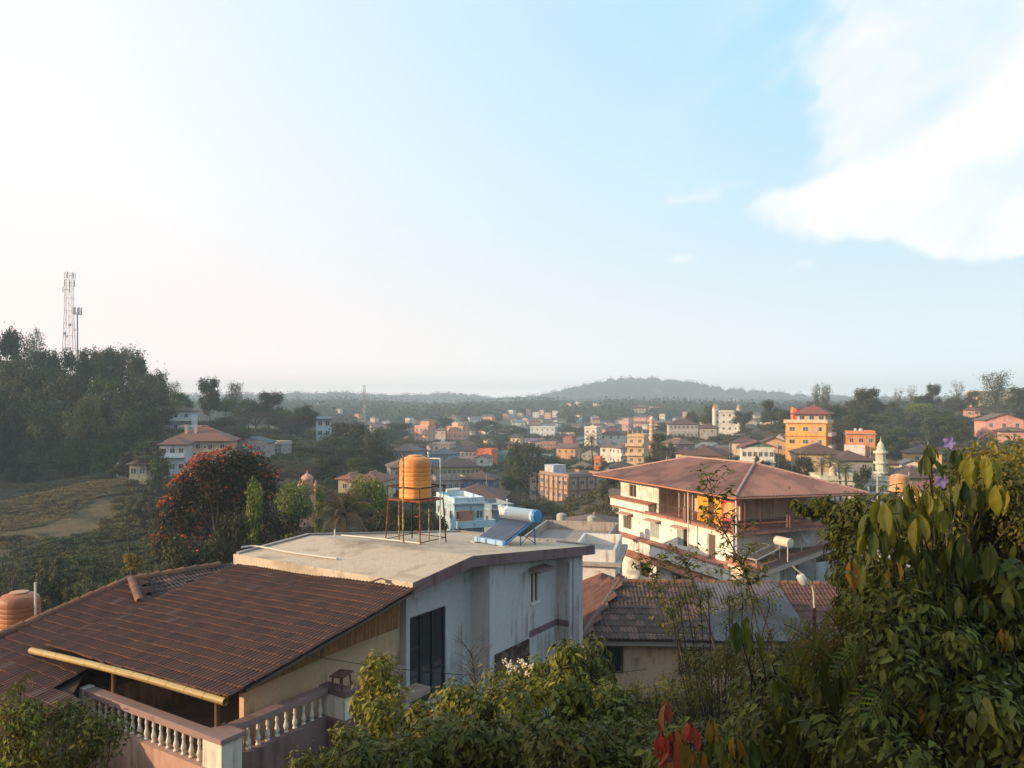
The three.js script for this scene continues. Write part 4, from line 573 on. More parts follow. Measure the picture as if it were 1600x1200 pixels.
function roofOn(T, kind, W, D, y, mat, over = 0.6, pitch = 0.42, axis = null, wallMat = null) {
  const ax = axis ?? (W >= D ? 'x' : 'z'), A = W / 2 + over, B = D / 2 + over, half = ax === 'x' ? B : A, long = ax === 'x' ? A : B, rise = half * pitch;
  const P3 = (l, s, h) => ax === 'x' ? V(l, h, s) : V(s, h, l), th = 0.16, ey = y - over * pitch * 0.5;
  if (kind === 'hip') {
    const k = Math.max(0.05, long - half); const e = [P3(-long, -half, ey), P3(long, -half, ey), P3(long, half, ey), P3(-long, half, ey)], a = P3(-k, 0, ey + rise), b = P3(k, 0, ey + rise);
    obj('roof', [plate([e[0], e[1], b, a], th), plate([e[2], e[3], a, b], th), plate([e[1], e[2], b], th), plate([e[3], e[0], a], th)], mat, T);
    obj('ridge', [rod(a.clone().add(V(0, 0.04, 0)), b.clone().add(V(0, 0.04, 0)), 0.16, 6)], M([0.34, 0.2, 0.15], 0.9), T);
  } else {
    const e = [P3(-long, -half, ey), P3(long, -half, ey), P3(long, half, ey), P3(-long, half, ey)], a = P3(-long, 0, ey + rise), b = P3(long, 0, ey + rise);
    obj('roof', [plate([e[0], e[1], b, a], th), plate([e[2], e[3], a, b], th)], mat, T);
    const l2 = long - over, h2 = half - over; for (const sgn of [-1, 1]) { const g = [P3(sgn * l2, -h2, y - 0.02), P3(sgn * l2, h2, y - 0.02), P3(sgn * l2, 0, y - 0.02 + h2 * pitch - 0.12), P3(sgn * (l2 - 0.15), -h2, y - 0.02), P3(sgn * (l2 - 0.15), h2, y - 0.02), P3(sgn * (l2 - 0.15), 0, y - 0.02 + h2 * pitch - 0.12)]; obj('gable', ph(g, [[0, 1, 2], [5, 4, 3], [0, 3, 4, 1], [1, 4, 5, 2], [2, 5, 3, 0]]), wallMat, T); }
  }
  return ey + rise;
}
function building(label, px, d, wpx, top, o = {}) {
  const { dep = 8, roof = 'hip', wc = C.W, rc = R.BR, yaw = -25, floors, cols, group, name = 'house', over = 0.6, pitch = 0.42, axis, band, extra, winW = 1.1, winH = 1.2, sideCols, noWin, category = 'house', roofName } = o;
  const th = yaw * Math.PI / 180, c = at(px, top, d), W = wpx * d / LENS / Math.cos(th), g0 = Math.min(...[[-1, -1], [1, -1], [-1, 1], [1, 1], [0, 0]].map(([a, b]) => { const x = a * W / 2, z = b * dep / 2; return ground(c.x + x * Math.cos(th) + z * Math.sin(th), c.z - x * Math.sin(th) + z * Math.cos(th)); })) - 0.35;
  const base = g0, H = c.y - base;
  const T = thing(name, label, category, [c.x, base, c.z], th, group), wm = plaster(wc), n = floors ?? Math.max(1, Math.round(H / 3.1)), fh = Math.min(H / n, 3.3);
  obj('wall', bx(-W / 2, W / 2, 0, H, -dep / 2, dep / 2), wm, T);
  if (roof === 'flat') {
    const t = 0.15, o2 = o.slabOver ?? 0.35; obj('roof_slab', bx(-W / 2 - o2, W / 2 + o2, H, H + 0.2, -dep / 2 - o2, dep / 2 + o2), M(o.slab ?? mix3(wc, [0.4, 0.36, 0.33], 0.6), 0.9, { map: TX.concrete }), T);
    obj('parapet', [bx(-W / 2, W / 2, H + 0.2, H + 0.9, dep / 2 - t, dep / 2), bx(-W / 2, W / 2, H + 0.2, H + 0.9, -dep / 2, -dep / 2 + t), bx(-W / 2, -W / 2 + t, H + 0.2, H + 0.9, -dep / 2 + t, dep / 2 - t), bx(W / 2 - t, W / 2, H + 0.2, H + 0.9, -dep / 2 + t, dep / 2 - t)], o.parapet ? plaster(o.parapet) : wm, T);
  } else if (roof !== 'none') roofOn(T, roof, W, dep, H, roofMat(rc), over, pitch, axis, o.gable ? plaster(o.gable) : wm);
  if (!noWin) {
    const nc = cols ?? Math.max(1, Math.round(W / 3.2)), sc = sideCols ?? Math.max(1, Math.round(dep / 3.6)), R0 = rng(Math.round(px * 7 + d * 3)), pm = [glassFar, M([0.07, 0.06, 0.05], 0.4), M([0.10, 0.12, 0.13], 0.25)];
    for (let f = 0; f < Math.min(n, o.floorsSeen ?? 4); f++) { const y = H - (f + 1) * fh + fh * 0.36; if (y < 0.4) continue;
      for (let i = 0; i < nc; i++) addWindow(T, 'front', -W / 2 + W * (i + 0.5) / nc, y, winW, Math.min(winH, fh * 0.5), [W, dep], pm[Math.floor(R0() * 3)]);
      const sideFace = yaw < 0 ? 'right' : 'left'; for (let i = 0; i < sc; i++) addWindow(T, sideFace, -dep / 2 + dep * (i + 0.5) / sc, y, winW, Math.min(winH, fh * 0.5), [W, dep], pm[Math.floor(R0() * 3)]);
    }
  }
  if (band !== undefined) for (let f = 1; f < n; f++) { const y = H - f * fh; if (y > 0.5) { obj('floor_band', [bx(-W / 2 - 0.25, W / 2 + 0.25, y - 0.12, y + 0.12, dep / 2 + 0.002, dep / 2 + 0.35), bx(-W / 2 - 0.35, -W / 2 - 0.002, y - 0.12, y + 0.12, -dep / 2, dep / 2 + 0.35), bx(W / 2 + 0.002, W / 2 + 0.35, y - 0.12, y + 0.12, -dep / 2, dep / 2 + 0.35)], M(band, 0.9, { map: TX.plaster }), T); } }
  if (extra) extra(T, { W, D: dep, H, fh, n, wm });
  placed.push({ x0: px - wpx / 2 - 3 - 0.5 * dep * Math.abs(Math.sin(th)) * LENS / d, x1: px + wpx / 2 + 3 + 0.5 * dep * Math.abs(Math.sin(th)) * LENS / d, y0: top - 14 * 100 / d, y1: top + Math.min(H, 9) * LENS / d, d, x: c.x, z: c.z, r: Math.hypot(W, dep) / 2 });
  return T;
}
const balcony = (T, x0, x1, y, D, depth, mat) => obj('balcony', [bx(x0, x1, y, y + 0.15, D / 2 + 0.002, D / 2 + depth), bx(x0, x1, y + 0.15, y + 1.0, D / 2 + depth - 0.12, D / 2 + depth), bx(x0, x0 + 0.12, y + 0.15, y + 1.0, D / 2 + 0.002, D / 2 + depth - 0.12), bx(x1 - 0.12, x1, y + 0.15, y + 1.0, D / 2 + 0.002, D / 2 + depth - 0.12)], mat, T);

// right-hand slope
building('tall orange four storey building with red hip roof over its terrace', 1264, 205, 50, 661, { wc: [0.84, 0.40, 0.10], roof: 'none', dep: 9, yaw: -32, floors: 3, cols: 3, winW: 1.5, band: [0.70, 0.36, 0.14], extra: (T, q) => {
  obj('terrace_slab', bx(-q.W / 2 - 0.5, q.W / 2 + 0.5, q.H, q.H + 0.25, -q.D / 2 - 0.5, q.D / 2 + 0.5), plaster([0.7, 0.36, 0.14]), T); obj('terrace_wall', [bx(-q.W / 2 - 0.4, q.W / 2 + 0.4, q.H + 0.25, q.H + 0.95, q.D / 2 + 0.25, q.D / 2 + 0.4), bx(q.W / 2 + 0.25, q.W / 2 + 0.4, q.H + 0.25, q.H + 0.95, -q.D / 2, q.D / 2 + 0.248)], plaster(C.CR), T);
  obj('penthouse', bx(-q.W / 2 + 2.6, q.W / 2 - 0.3, q.H + 0.25, q.H + 2.4, -q.D / 2 + 0.3, q.D / 2 - 0.8), plaster([0.62, 0.55, 0.48]), T); obj('red_gable', bx(-q.W / 2 + 1.5, -q.W / 2 + 2.59, q.H + 0.25, q.H + 3.9, -q.D / 2 + 1, q.D / 2 - 1.5), plaster([0.7, 0.10, 0.06]), T);
  const g = new THREE.Group(); g.name = 'terrace_roof'; g.position.set(1.2, 0, 0); T.add(g); roofOn(g, 'hip', q.W - 2.0, q.D - 0.5, q.H + 2.7, roofMat([0.33, 0.11, 0.085]), 0.8, 0.5); obj('chimney', bx(-q.W / 2 + 0.3, -q.W / 2 + 1.1, q.H + 0.25, q.H + 4.2, -1, -0.2), plaster(C.OR), T);
  for (let i = 0; i < 3; i++) addWindow(T, 'front', -q.W / 2 + 4 + i * 2.4, q.H + 0.9, 1.3, 1.1, [q.W, q.D - 1.6]); for (let f = 1; f <= 2; f++) obj('stair_panel', bx(1.2, 3.2, q.H - f * q.fh + 0.5, q.H - f * q.fh + 2.6, q.D / 2 + 0.003, q.D / 2 + 0.05), plaster([0.55, 0.33, 0.2]), T); for (let f = 1; f <= 3; f++) obj('side_balcony', bx(q.W / 2 + 0.36, q.W / 2 + 1.3, q.H - f * q.fh - 0.1, q.H - f * q.fh + 0.9, -q.D / 2 + 1, q.D / 2 - 0.5), plaster([0.5, 0.48, 0.46]), T); } });
building('white two storey house with green gable and row of six windows', 1182, 172, 46, 697, { wc: C.W, roof: 'gable', rc: R.RD, gable: C.GN, dep: 9, yaw: -14, axis: 'z', floors: 2, cols: 6, winW: 0.85, winH: 1.1, band: [0.5, 0.5, 0.46], pitch: 0.34, extra: (T, q) => obj('blue_side', bx(q.W / 2 + 0.004, q.W / 2 + 0.03, 0, q.H - 0.3, -q.D / 2, q.D / 2), plaster([0.2, 0.42, 0.5]), T) });
building('orange house with flat grey roof above a white block', 1342, 200, 38, 678, { wc: [0.72, 0.26, 0.10], roof: 'flat', dep: 9, yaw: -18, floors: 2, slab: [0.3, 0.33, 0.36], cols: 3, extra: (T, q) => { obj('white_block', bx(-q.W / 2 - 0.6, 0.6, 0, q.H - 2.6, q.D / 2 + 0.003, q.D / 2 + 3.2), plaster(C.W), T); for (const x of [-0.8, 0.6]) obj('roof_tank', lathe([[0.001, 0], [0.5, 0], [0.5, 1.0], [0.2, 1.25], [0.001, 1.25]], 12).translate(x, q.H + 0.2, -1), plaster([0.6, 0.6, 0.58]), T); } });
building('pink house with low gable roof on the wooded slope', 1560, 232, 52, 656, { wc: [0.74, 0.36, 0.30], roof: 'gable', rc: R.PB, dep: 9, yaw: -14, axis: 'z', floors: 2, cols: 3, pitch: 0.36, extra: (T, q) => { const g = new THREE.Group(); g.name = 'porch'; g.position.set(1, 0, q.D / 2 + 2); T.add(g); obj('porch_wall', bx(-3.6, 3.6, 0, q.H - 3.2, -1.95, 1.6), plaster([0.7, 0.4, 0.34]), g); roofOn(g, 'hip', 7.6, 4, q.H - 3, roofMat(R.PB), 0.5, 0.4); } });
building('small red roofed house under the school', 1518, 330, 18, 640, { wc: C.PK, rc: R.RD, dep: 6, yaw: -20, floors: 1, h: 4 });
building('long yellow school block with rows of openings on the hilltop', 1562, 400, 96, 614, { wc: [0.74, 0.56, 0.32], roof: 'flat', dep: 9, yaw: 12, floors: 2, cols: 16, winW: 1.3, winH: 1.3, band: [0.6, 0.22, 0.12], slab: [0.55, 0.42, 0.3], name: 'school', category: 'school', h: 6.5 });
building('brown hip roofed house below the orange building', 1276, 172, 62, 706, { wc: C.TN, rc: R.BR, dep: 10, yaw: -8, floors: 1, h: 4 });
building('long brown roofed shed beside the banana plants', 1325, 165, 52, 716, { wc: C.GY, rc: R.BR, dep: 9, yaw: -5, floors: 1, h: 4 });
building('yellow walled house with brown roof on the slope beyond the minaret', 1440, 205, 44, 706, { wc: [0.74, 0.46, 0.16], rc: R.BR, dep: 8, yaw: -16, floors: 1, h: 4.2 });
building('small white gabled house near the minaret', 1421, 185, 24, 723, { wc: C.W, roof: 'gable', rc: R.GR, dep: 7, yaw: -20, axis: 'z', floors: 1, h: 3.8 });
building('brown roofed house with white eave behind the leafy bush', 1475, 110, 78, 764, { wc: C.CR, rc: R.RD, dep: 9, yaw: -10, floors: 1, h: 4.5 });
building('low brown roofed house to the side of the mosque', 1420, 150, 60, 742, { wc: C.TN, rc: R.BR, dep: 9, yaw: 6, floors: 1, h: 4 });
building('wide brown roofed house behind the mosque', 1330, 190, 60, 732, { wc: C.GY, rc: R.BR, dep: 9, yaw: -4, floors: 1, h: 4 });
building('house with dull red roof above the mosque', 1372, 178, 46, 722, { wc: C.CR, rc: R.BR, dep: 8, yaw: -12, floors: 1, h: 4 });
building('grey sheet roofed house beyond the white house', 1395, 78, 70, 800, { wc: C.CR, roof: 'gable', rc: R.GR, dep: 7, yaw: 4, floors: 1, h: 4, pitch: 0.3, over: 0.5 });
// mosque and minaret
building('white mosque hall with low parapet beneath the minaret', 1325, 152, 100, 748, { wc: [0.76, 0.73, 0.66], roof: 'flat', dep: 9, yaw: -8, floors: 1, cols: 6, winW: 1.2, winH: 1.3, name: 'mosque', category: 'mosque', slab: [0.6, 0.62, 0.5], parapet: [0.62, 0.62, 0.48], h: 6, extra: (T, q) => { obj('small_dome', lathe([[0.001, 2.6], [0.2, 2.45], [0.55, 2.1], [0.7, 1.6], [0.6, 1.2], [0.8, 1.1], [0.8, 0.2], [0.001, 0.2]], 16).translate(-q.W / 2 + 2.6, q.H + 0.2, q.D / 2 - 1), plaster([0.6, 0.52, 0.4]), T); } });
{ const b = at(1376, 748, 150), g = ground(b.x, b.z), T = thing('minaret', 'pale green minaret with ringed balconies and pointed cap', 'minaret', [b.x, g - 0.3, b.z]), m = plaster([0.60, 0.62, 0.46]), H = at(1376, 690, 150).y - g + 0.3;
  obj('shaft', new THREE.CylinderGeometry(0.85, 1.05, H - 1.6, 10).translate(0, (H - 1.6) / 2, 0), m, T);
  for (const y of [H - 6.2, H - 4.2, H - 2.2]) obj('ring_balcony', lathe([[0.8, y - 0.35], [1.35, y - 0.05], [1.35, y + 0.35], [1.2, y + 0.35], [1.2, y], [0.8, y]], 14), plaster([0.68, 0.68, 0.55]), T);
  for (let i = 0; i < 8; i++) { const a = i / 8 * 2 * Math.PI; obj('rib', rod([Math.cos(a) * 1.0, 0, Math.sin(a) * 1.0], [Math.cos(a) * 0.86, H - 1.6, Math.sin(a) * 0.86], 0.08, 4), plaster([0.68, 0.66, 0.52]), T); }
  obj('cap', lathe([[0.7, H - 1.6], [0.75, H - 1.1], [0.5, H - 0.4], [0.12, H + 0.1], [0.04, H + 0.9], [0.001, H + 0.9]], 12), plaster([0.5, 0.56, 0.42]), T); placed.push({ x0: 1362, x1: 1390, y0: 684, y1: 760, d: 150, x: b.x, z: b.z, r: 2 }); }
// middle of the town
building('tan five storey apartment block with projecting balconies', 997, 262, 24, 682, { wc: [0.70, 0.46, 0.25], roof: 'flat', dep: 9, yaw: -20, floors: 5, cols: 2, name: 'apartment_block', category: 'building', extra: (T, q) => { for (let f = 1; f <= 4; f++) balcony(T, -q.W / 2 - 0.5, q.W / 2 - 0.3, q.H - f * q.fh, q.D, 1.1, plaster([0.72, 0.52, 0.32])); for (let i = 0; i < 4; i++) obj('roof_post', bx(-q.W / 2 + i * 1.6, -q.W / 2 + i * 1.6 + 0.3, q.H + 0.9, q.H + 2.2, q.D / 2 - 0.4, q.D / 2 - 0.1), plaster(C.TN), T); } });
building('white two storey house with brown hip roof below the tall palm', 955, 300, 22, 697, { wc: C.W, rc: R.PB, dep: 9, yaw: -25, floors: 2 });
building('white house with twin brown roofs beside the apartment block', 974, 290, 24, 699, { wc: [0.68, 0.62, 0.58], rc: R.PB, dep: 8, yaw: 18, floors: 2, extra: (T, q) => balcony(T, -q.W / 2, 0.5, q.H - 3, q.D, 1, q.wm) });
building('large hall with broad brown roof and pale walls', 958, 370, 34, 678, { wc: C.W, rc: R.BR, dep: 12, yaw: -18, floors: 1, h: 6 });
building('white three storey house with roof tanks near the hall', 927, 360, 18, 669, { wc: C.W, roof: 'flat', dep: 8, yaw: -25, floors: 3 });
building('red brick house with steep roof in the middle of the town', 890, 400, 14, 682, { wc: [0.45, 0.13, 0.10], rc: R.RD, dep: 7, yaw: -20, floors: 2, roof: 'gable' });
building('tan gabled house with side wall in sun', 889, 330, 28, 699, { wc: [0.70, 0.38, 0.2], roof: 'gable', rc: R.PB, dep: 8, yaw: -24, floors: 1, h: 5 });
building('unfinished brick shell on a patch of grass', 858, 380, 24, 690, { wc: [0.42, 0.2, 0.15], roof: 'none', dep: 8, yaw: -12, floors: 1, h: 4, cols: 5 });
building('long white and blue building across the valley', 850, 520, 38, 668, { wc: [0.62, 0.68, 0.72], roof: 'flat', dep: 10, yaw: -15, floors: 2, h: 6 });
building('bright orange cabin among the trees', 935, 240, 9, 717, { wc: [0.75, 0.2, 0.07], roof: 'flat', dep: 3, yaw: -20, floors: 1, h: 3, cols: 1 });
building('tiny white gabled chapel by the white house roof', 949, 205, 8, 733, { wc: C.W, roof: 'gable', rc: R.GR, dep: 3.5, yaw: -10, axis: 'z', floors: 1, h: 3, pitch: 0.9, cols: 1, over: 0.2 });
building('dark roofed house next to the tiny chapel', 972, 210, 34, 728, { wc: C.GY, rc: R.DK, dep: 8, yaw: -8, floors: 1, h: 4 });
building('brown building with a grid of bands and columns', 893, 200, 58, 742, { wc: [0.46, 0.35, 0.25], roof: 'flat', dep: 13, yaw: 32, floors: 3, cols: 4, sideCols: 5, band: [0.22, 0.11, 0.08], slab: [0.25, 0.2, 0.18], parapet: [0.36, 0.25, 0.19], winW: 1.3, name: 'office_block', category: 'building', extra: (T, q) => { const m = plaster([0.24, 0.12, 0.09]); for (let i = 0; i <= 4; i++) obj('column', bx(-q.W / 2 + (q.W - 0.35) * i / 4, -q.W / 2 + (q.W - 0.35) * i / 4 + 0.35, 0, q.H, q.D / 2 + 0.003, q.D / 2 + 0.25), m, T); for (let i = 0; i <= 6; i++) obj('column', bx(-q.W / 2 - 0.25, -q.W / 2 - 0.003, 0, q.H, -q.D / 2 + (q.D - 0.35) * i / 6, -q.D / 2 + (q.D - 0.35) * i / 6 + 0.35), m, T); obj('stair_head', bx(-q.W / 2 + 1, -q.W / 2 + 5, q.H + 0.2, q.H + 2.6, -q.D / 2 + 1, -q.D / 2 + 5), plaster([0.5, 0.56, 0.62]), T); } });
building('narrow cream building beside the banded office block', 826, 215, 10, 742, { wc: C.CR, roof: 'flat', dep: 7, yaw: 20, floors: 3, cols: 1 });
building('white castle-like building with corner turrets', 1137, 385, 34, 644, { wc: [0.66, 0.62, 0.55], roof: 'flat', dep: 12, yaw: -20, floors: 4, cols: 4, extra: (T, q) => { for (const [x, z] of [[-q.W / 2, q.D / 2], [q.W / 2, q.D / 2], [-q.W / 2, -q.D / 2]]) { obj('turret', new THREE.CylinderGeometry(1.2, 1.2, q.H + 2, 10).translate(x, (q.H + 2) / 2, z), q.wm, T); obj('turret_cap', new THREE.ConeGeometry(1.4, 2.4, 10).translate(x, q.H + 3.2, z), plaster([0.5, 0.3, 0.2]), T); } } });
building('grey three storey building with outside stair', 1058, 232, 28, 692, { wc: [0.36, 0.30, 0.28], rc: R.PB, dep: 10, yaw: 20, floors: 3, band: [0.3, 0.26, 0.24], extra: (T, q) => { obj('stair_flight', [plate([V(q.W / 2 - 5, q.H - 6, q.D / 2 + 0.4), V(q.W / 2 - 1, q.H - 3.2, q.D / 2 + 0.4), V(q.W / 2 - 1, q.H - 3.2, q.D / 2 + 1.4), V(q.W / 2 - 5, q.H - 6, q.D / 2 + 1.4)], 0.3)], plaster([0.45, 0.4, 0.37]), T); } });
building('long grey two storey building with brown roof', 1066, 350, 44, 662, { wc: [0.46, 0.42, 0.40], rc: R.BR, dep: 10, yaw: -6, floors: 2, cols: 7 });
building('brown hip roofed house beside the castle-like building', 1108, 330, 24, 668, { wc: C.GY, rc: R.BR, dep: 9, yaw: -20, floors: 1, h: 5 });
building('cream walled house with brown hip roof in evening sun', 1073, 185, 24, 706, { wc: [0.76, 0.60, 0.38], rc: R.BR, dep: 7, yaw: -22, floors: 1, h: 4, cols: 2 });
building('big brown roofed house with deep eaves', 1106, 178, 42, 708, { wc: C.TN, rc: R.BR, dep: 10, yaw: -28, floors: 1, h: 4.5, over: 1 });
building('white walled house with brown gable roof above the green gabled house', 1164, 236, 34, 690, { wc: C.CR, rc: R.BR, dep: 9, yaw: -20, floors: 1, h: 4.5 });
building('brown roofed house next to the orange four storey building', 1208, 222, 34, 690, { wc: C.TN, rc: R.BR, dep: 9, yaw: -16, floors: 1, h: 4, roof: 'gable' });
building('small grey house with flat top above the red roof', 1108, 140, 16, 726, { wc: [0.55, 0.52, 0.46], roof: 'flat', dep: 5, yaw: -20, floors: 1, h: 4, cols: 1 });
building('long pink and white palace on the far slope', 1002, 900, 70, 640, { wc: [0.74, 0.52, 0.42], roof: 'flat', dep: 18, yaw: -6, floors: 2, cols: 14, winW: 2.2, winH: 2, h: 7, slab: [0.6, 0.3, 0.22], extra: (T, q) => { obj('pavilion', bx(q.W / 2 - 18, q.W / 2 - 6, q.H + 0.2, q.H + 3.4, -4, 4), q.wm, T); roofOn(T, 'hip', 12, 9, q.H + 3.6, roofMat(R.RD)); } });
// left of the middle
building('pink house with a tower room on the valley slope', 664, 430, 22, 667, { wc: [0.76, 0.42, 0.32], roof: 'flat', dep: 8, yaw: -25, floors: 3, extra: (T, q) => obj('tower_room', bx(-1, q.W / 2, q.H + 0.2, q.H + 3.2, -3, 3), plaster([0.74, 0.36, 0.2]), T) });
building('coral house with stepped flat roofs among palms', 716, 440, 26, 668, { wc: [0.76, 0.38, 0.28], roof: 'flat', dep: 8, yaw: -25, floors: 2, extra: (T, q) => obj('upper_room', bx(-3, 1, q.H + 0.2, q.H + 2.8, -3, 2), plaster([0.76, 0.5, 0.4]), T) });
building('grey roofed house between the pink and coral houses', 690, 445, 20, 672, { wc: [0.55, 0.48, 0.42], rc: R.PB, dep: 8, yaw: -15, floors: 1, h: 5 });
building('pale pink terrace with a white water tank on its roof', 694, 320, 26, 694, { wc: [0.66, 0.5, 0.46], roof: 'flat', dep: 8, yaw: -15, floors: 2, extra: (T, q) => obj('roof_tank', lathe([[0.001, 0], [0.9, 0], [0.9, 1.7], [0.3, 2.1], [0.001, 2.1]], 14).translate(-0.6, q.H + 0.2, 0), plaster(C.W), T) });
building('long pink two storey row with brown roof', 728, 318, 44, 703, { wc: [0.62, 0.44, 0.44], rc: R.DK, dep: 9, yaw: -14, floors: 2, cols: 7, band: [0.66, 0.55, 0.52] });
building('vivid orange walled house at the end of the pink row', 762, 312, 22, 704, { wc: [0.80, 0.20, 0.05], roof: 'flat', dep: 7, yaw: -20, floors: 2, cols: 1, noWin: true });
building('small gabled house with white front below the orange wall', 757, 285, 18, 714, { wc: C.W, roof: 'gable', rc: R.PB, dep: 7, yaw: -15, axis: 'z', floors: 1, h: 4, cols: 1 });
building('teal house with flat dark roof', 787, 330, 22, 708, { wc: [0.05, 0.22, 0.22], roof: 'flat', dep: 8, yaw: -18, floors: 2, slab: [0.2, 0.22, 0.24], noWin: true });
building('brown roofed pink house above the teal house', 792, 380, 30, 694, { wc: C.PK, rc: R.PB, dep: 9, yaw: -15, floors: 1, h: 5 });
building('blue house with dark grey hip roof', 693, 275, 32, 708, { wc: [0.26, 0.42, 0.54], rc: R.GR, dep: 9, yaw: -20, floors: 2, cols: 3 });
building('blue walled house under a wide brown roof', 636, 262, 40, 703, { wc: [0.24, 0.32, 0.40], rc: R.PB, dep: 10, yaw: -15, floors: 2 });
building('brown hip roofed house behind the orange tank stand', 628, 192, 40, 727, { wc: C.GY, rc: R.PB, dep: 10, yaw: 14, floors: 2 });
building('long olive yellow three storey building with dark roof', 712, 232, 62, 727, { wc: [0.50, 0.40, 0.16], rc: R.DK, dep: 11, yaw: 14, floors: 3, cols: 9, band: [0.58, 0.5, 0.3] });
building('grey flat building in front of the yellow building', 700, 205, 44, 748, { wc: [0.40, 0.35, 0.33], roof: 'flat', dep: 8, yaw: 14, floors: 2, cols: 5 });
building('brown roofed house with blue wall by the street', 752, 205, 46, 746, { wc: [0.10, 0.14, 0.3], rc: R.BR, dep: 9, yaw: -8, floors: 1, h: 5 });
building('big brown hip roofed house above the light blue house', 746, 160, 80, 772, { wc: [0.30, 0.22, 0.2], rc: R.BR, dep: 13, yaw: -6, floors: 1, h: 5, over: 1.0, pitch: 0.35 });
building('light blue two storey house with flat roof and balcony', 718, 112, 44, 782, { wc: [0.40, 0.58, 0.70], roof: 'flat', dep: 9, yaw: 22, floors: 2, cols: 3, h: 7, slab: [0.55, 0.68, 0.76], parapet: [0.5, 0.66, 0.76], extra: (T, q) => { balcony(T, -q.W / 2, q.W / 2 + 1.2, q.H - 3.2, q.D, 1.3, plaster([0.48, 0.66, 0.78])); obj('shutter', bx(-1.6, 0.6, q.H - 2.9, q.H - 0.9, q.D / 2 + 0.071, q.D / 2 + 0.12), plaster([0.42, 0.2, 0.12]), T); obj('roof_heater', rod([-2, q.H + 1.5, 0], [0, q.H + 1.6, 0], 0.28, 12), plaster(C.W), T); } });
building('grey blue lean-to beside the light blue house', 772, 125, 34, 792, { wc: [0.24, 0.3, 0.36], roof: 'flat', dep: 8, yaw: 22, floors: 1, h: 5, slab: [0.4, 0.5, 0.56] });
building('terracotta roofed house behind the yellow-green trees', 583, 140, 46, 748, { wc: C.CR, rc: R.TC, dep: 9, yaw: -10, floors: 1, h: 4 });
building('small brown roofed house behind the dry palm', 552, 150, 22, 745, { wc: [0.34, 0.28, 0.2], rc: R.TC, dep: 6, yaw: -20, floors: 1, h: 4 });
// left slope
building('house with long terracotta hip roof on the wooded slope', 318, 178, 86, 686, { wc: [0.50, 0.40, 0.30], rc: [0.30, 0.125, 0.085], dep: 11, yaw: 10, floors: 1, h: 5.5, cols: 5, over: 0.9, pitch: 0.5, extra: (T, q) => { for (const x of [-3.4, -1.4]) obj('chimney', bx(x, x + 0.6, q.H + 0.8, q.H + 3.4, q.D / 2 - 3, q.D / 2 - 2.4), plaster([0.5, 0.45, 0.4]), T); obj('roof_band', bx(-5, -0.4, q.H + 2.9, q.H + 3.1, -0.7, 0.4), plaster([0.5, 0.48, 0.45]), T); } });
building('small house with blue and white balcony below the terracotta roof', 276, 166, 36, 692, { wc: [0.46, 0.50, 0.56], rc: [0.26, 0.115, 0.085], dep: 8, yaw: 12, floors: 2, h: 7, cols: 3, extra: (T, q) => balcony(T, -q.W / 2, q.W / 2, q.H - 2.9, q.D, 1.3, plaster([0.5, 0.6, 0.7])) });
building('pale blue house high on the slope with white balcony', 288, 232, 30, 642, { wc: [0.48, 0.55, 0.64], roof: 'hip', rc: R.BR, dep: 8, yaw: 10, floors: 2, h: 6, extra: (T, q) => balcony(T, -q.W / 2, q.W / 2 + 1, q.H - 3, q.D, 1.5, plaster(C.W)) });
building('light blue tower house with dark flat roof between the trees', 506, 262, 22, 655, { wc: [0.42, 0.54, 0.64], roof: 'flat', dep: 7, yaw: 14, floors: 2, h: 7, slab: [0.12, 0.11, 0.11], slabOver: 1.0, cols: 2, winW: 1.5, winH: 1.9 });
building('small cream house under the trees beside the field', 222, 150, 24, 722, { wc: [0.46, 0.40, 0.28], rc: R.PB, dep: 6, yaw: 12, floors: 1, h: 3.6, cols: 2 });
building('low grey house behind the red flowering tree', 200, 165, 22, 728, { wc: [0.4, 0.38, 0.35], roof: 'flat', dep: 6, yaw: 14, floors: 1, h: 3, cols: 2 });
building('low shed with teal sheet roof beside the terracotta house', 398, 190, 50, 690, { wc: C.GY, roof: 'gable', rc: [0.06, 0.13, 0.15], dep: 8, yaw: 4, floors: 1, h: 4, pitch: 0.3 });
building('low pale house above the red flowering tree', 430, 200, 36, 694, { wc: [0.42, 0.38, 0.36], roof: 'flat', dep: 7, yaw: -6, floors: 1, h: 3.5 });
// between the near houses
building('long low white shed with brown roof and posts', 928, 84, 92, 818, { wc: [0.74, 0.66, 0.56], rc: R.PB, dep: 8, yaw: -8, floors: 1, h: 4, cols: 4, pitch: 0.28, name: 'shed', category: 'shed' });
building('flat concrete terrace with weathered parapet', 895, 58, 118, 846, { wc: [0.40, 0.36, 0.33], roof: 'flat', dep: 9, yaw: -14, floors: 1, h: 5, noWin: true, slab: [0.34, 0.30, 0.27], parapet: [0.38, 0.33, 0.29], slabOver: 0.1 });
building('white flat house with doorway below the terrace', 935, 48, 62, 868, { wc: [0.70, 0.68, 0.66], roof: 'flat', dep: 6, yaw: -12, floors: 1, h: 5, cols: 3, slab: [0.4, 0.36, 0.34] });
building('small stone walled outhouse with red tile gable roof', 938, 44, 46, 912, { wc: [0.42, 0.36, 0.31], roof: 'gable', rc: R.RD, dep: 4.5, yaw: -14, floors: 1, h: 4, noWin: true, over: 0.3, name: 'outhouse', category: 'outhouse' });
building('long pale red roofed building beyond the office block', 985, 150, 56, 772, { wc: [0.70, 0.6, 0.55], roof: 'gable', rc: R.PB, dep: 7, yaw: -8, floors: 1, h: 3.6, cols: 6, pitch: 0.3 });
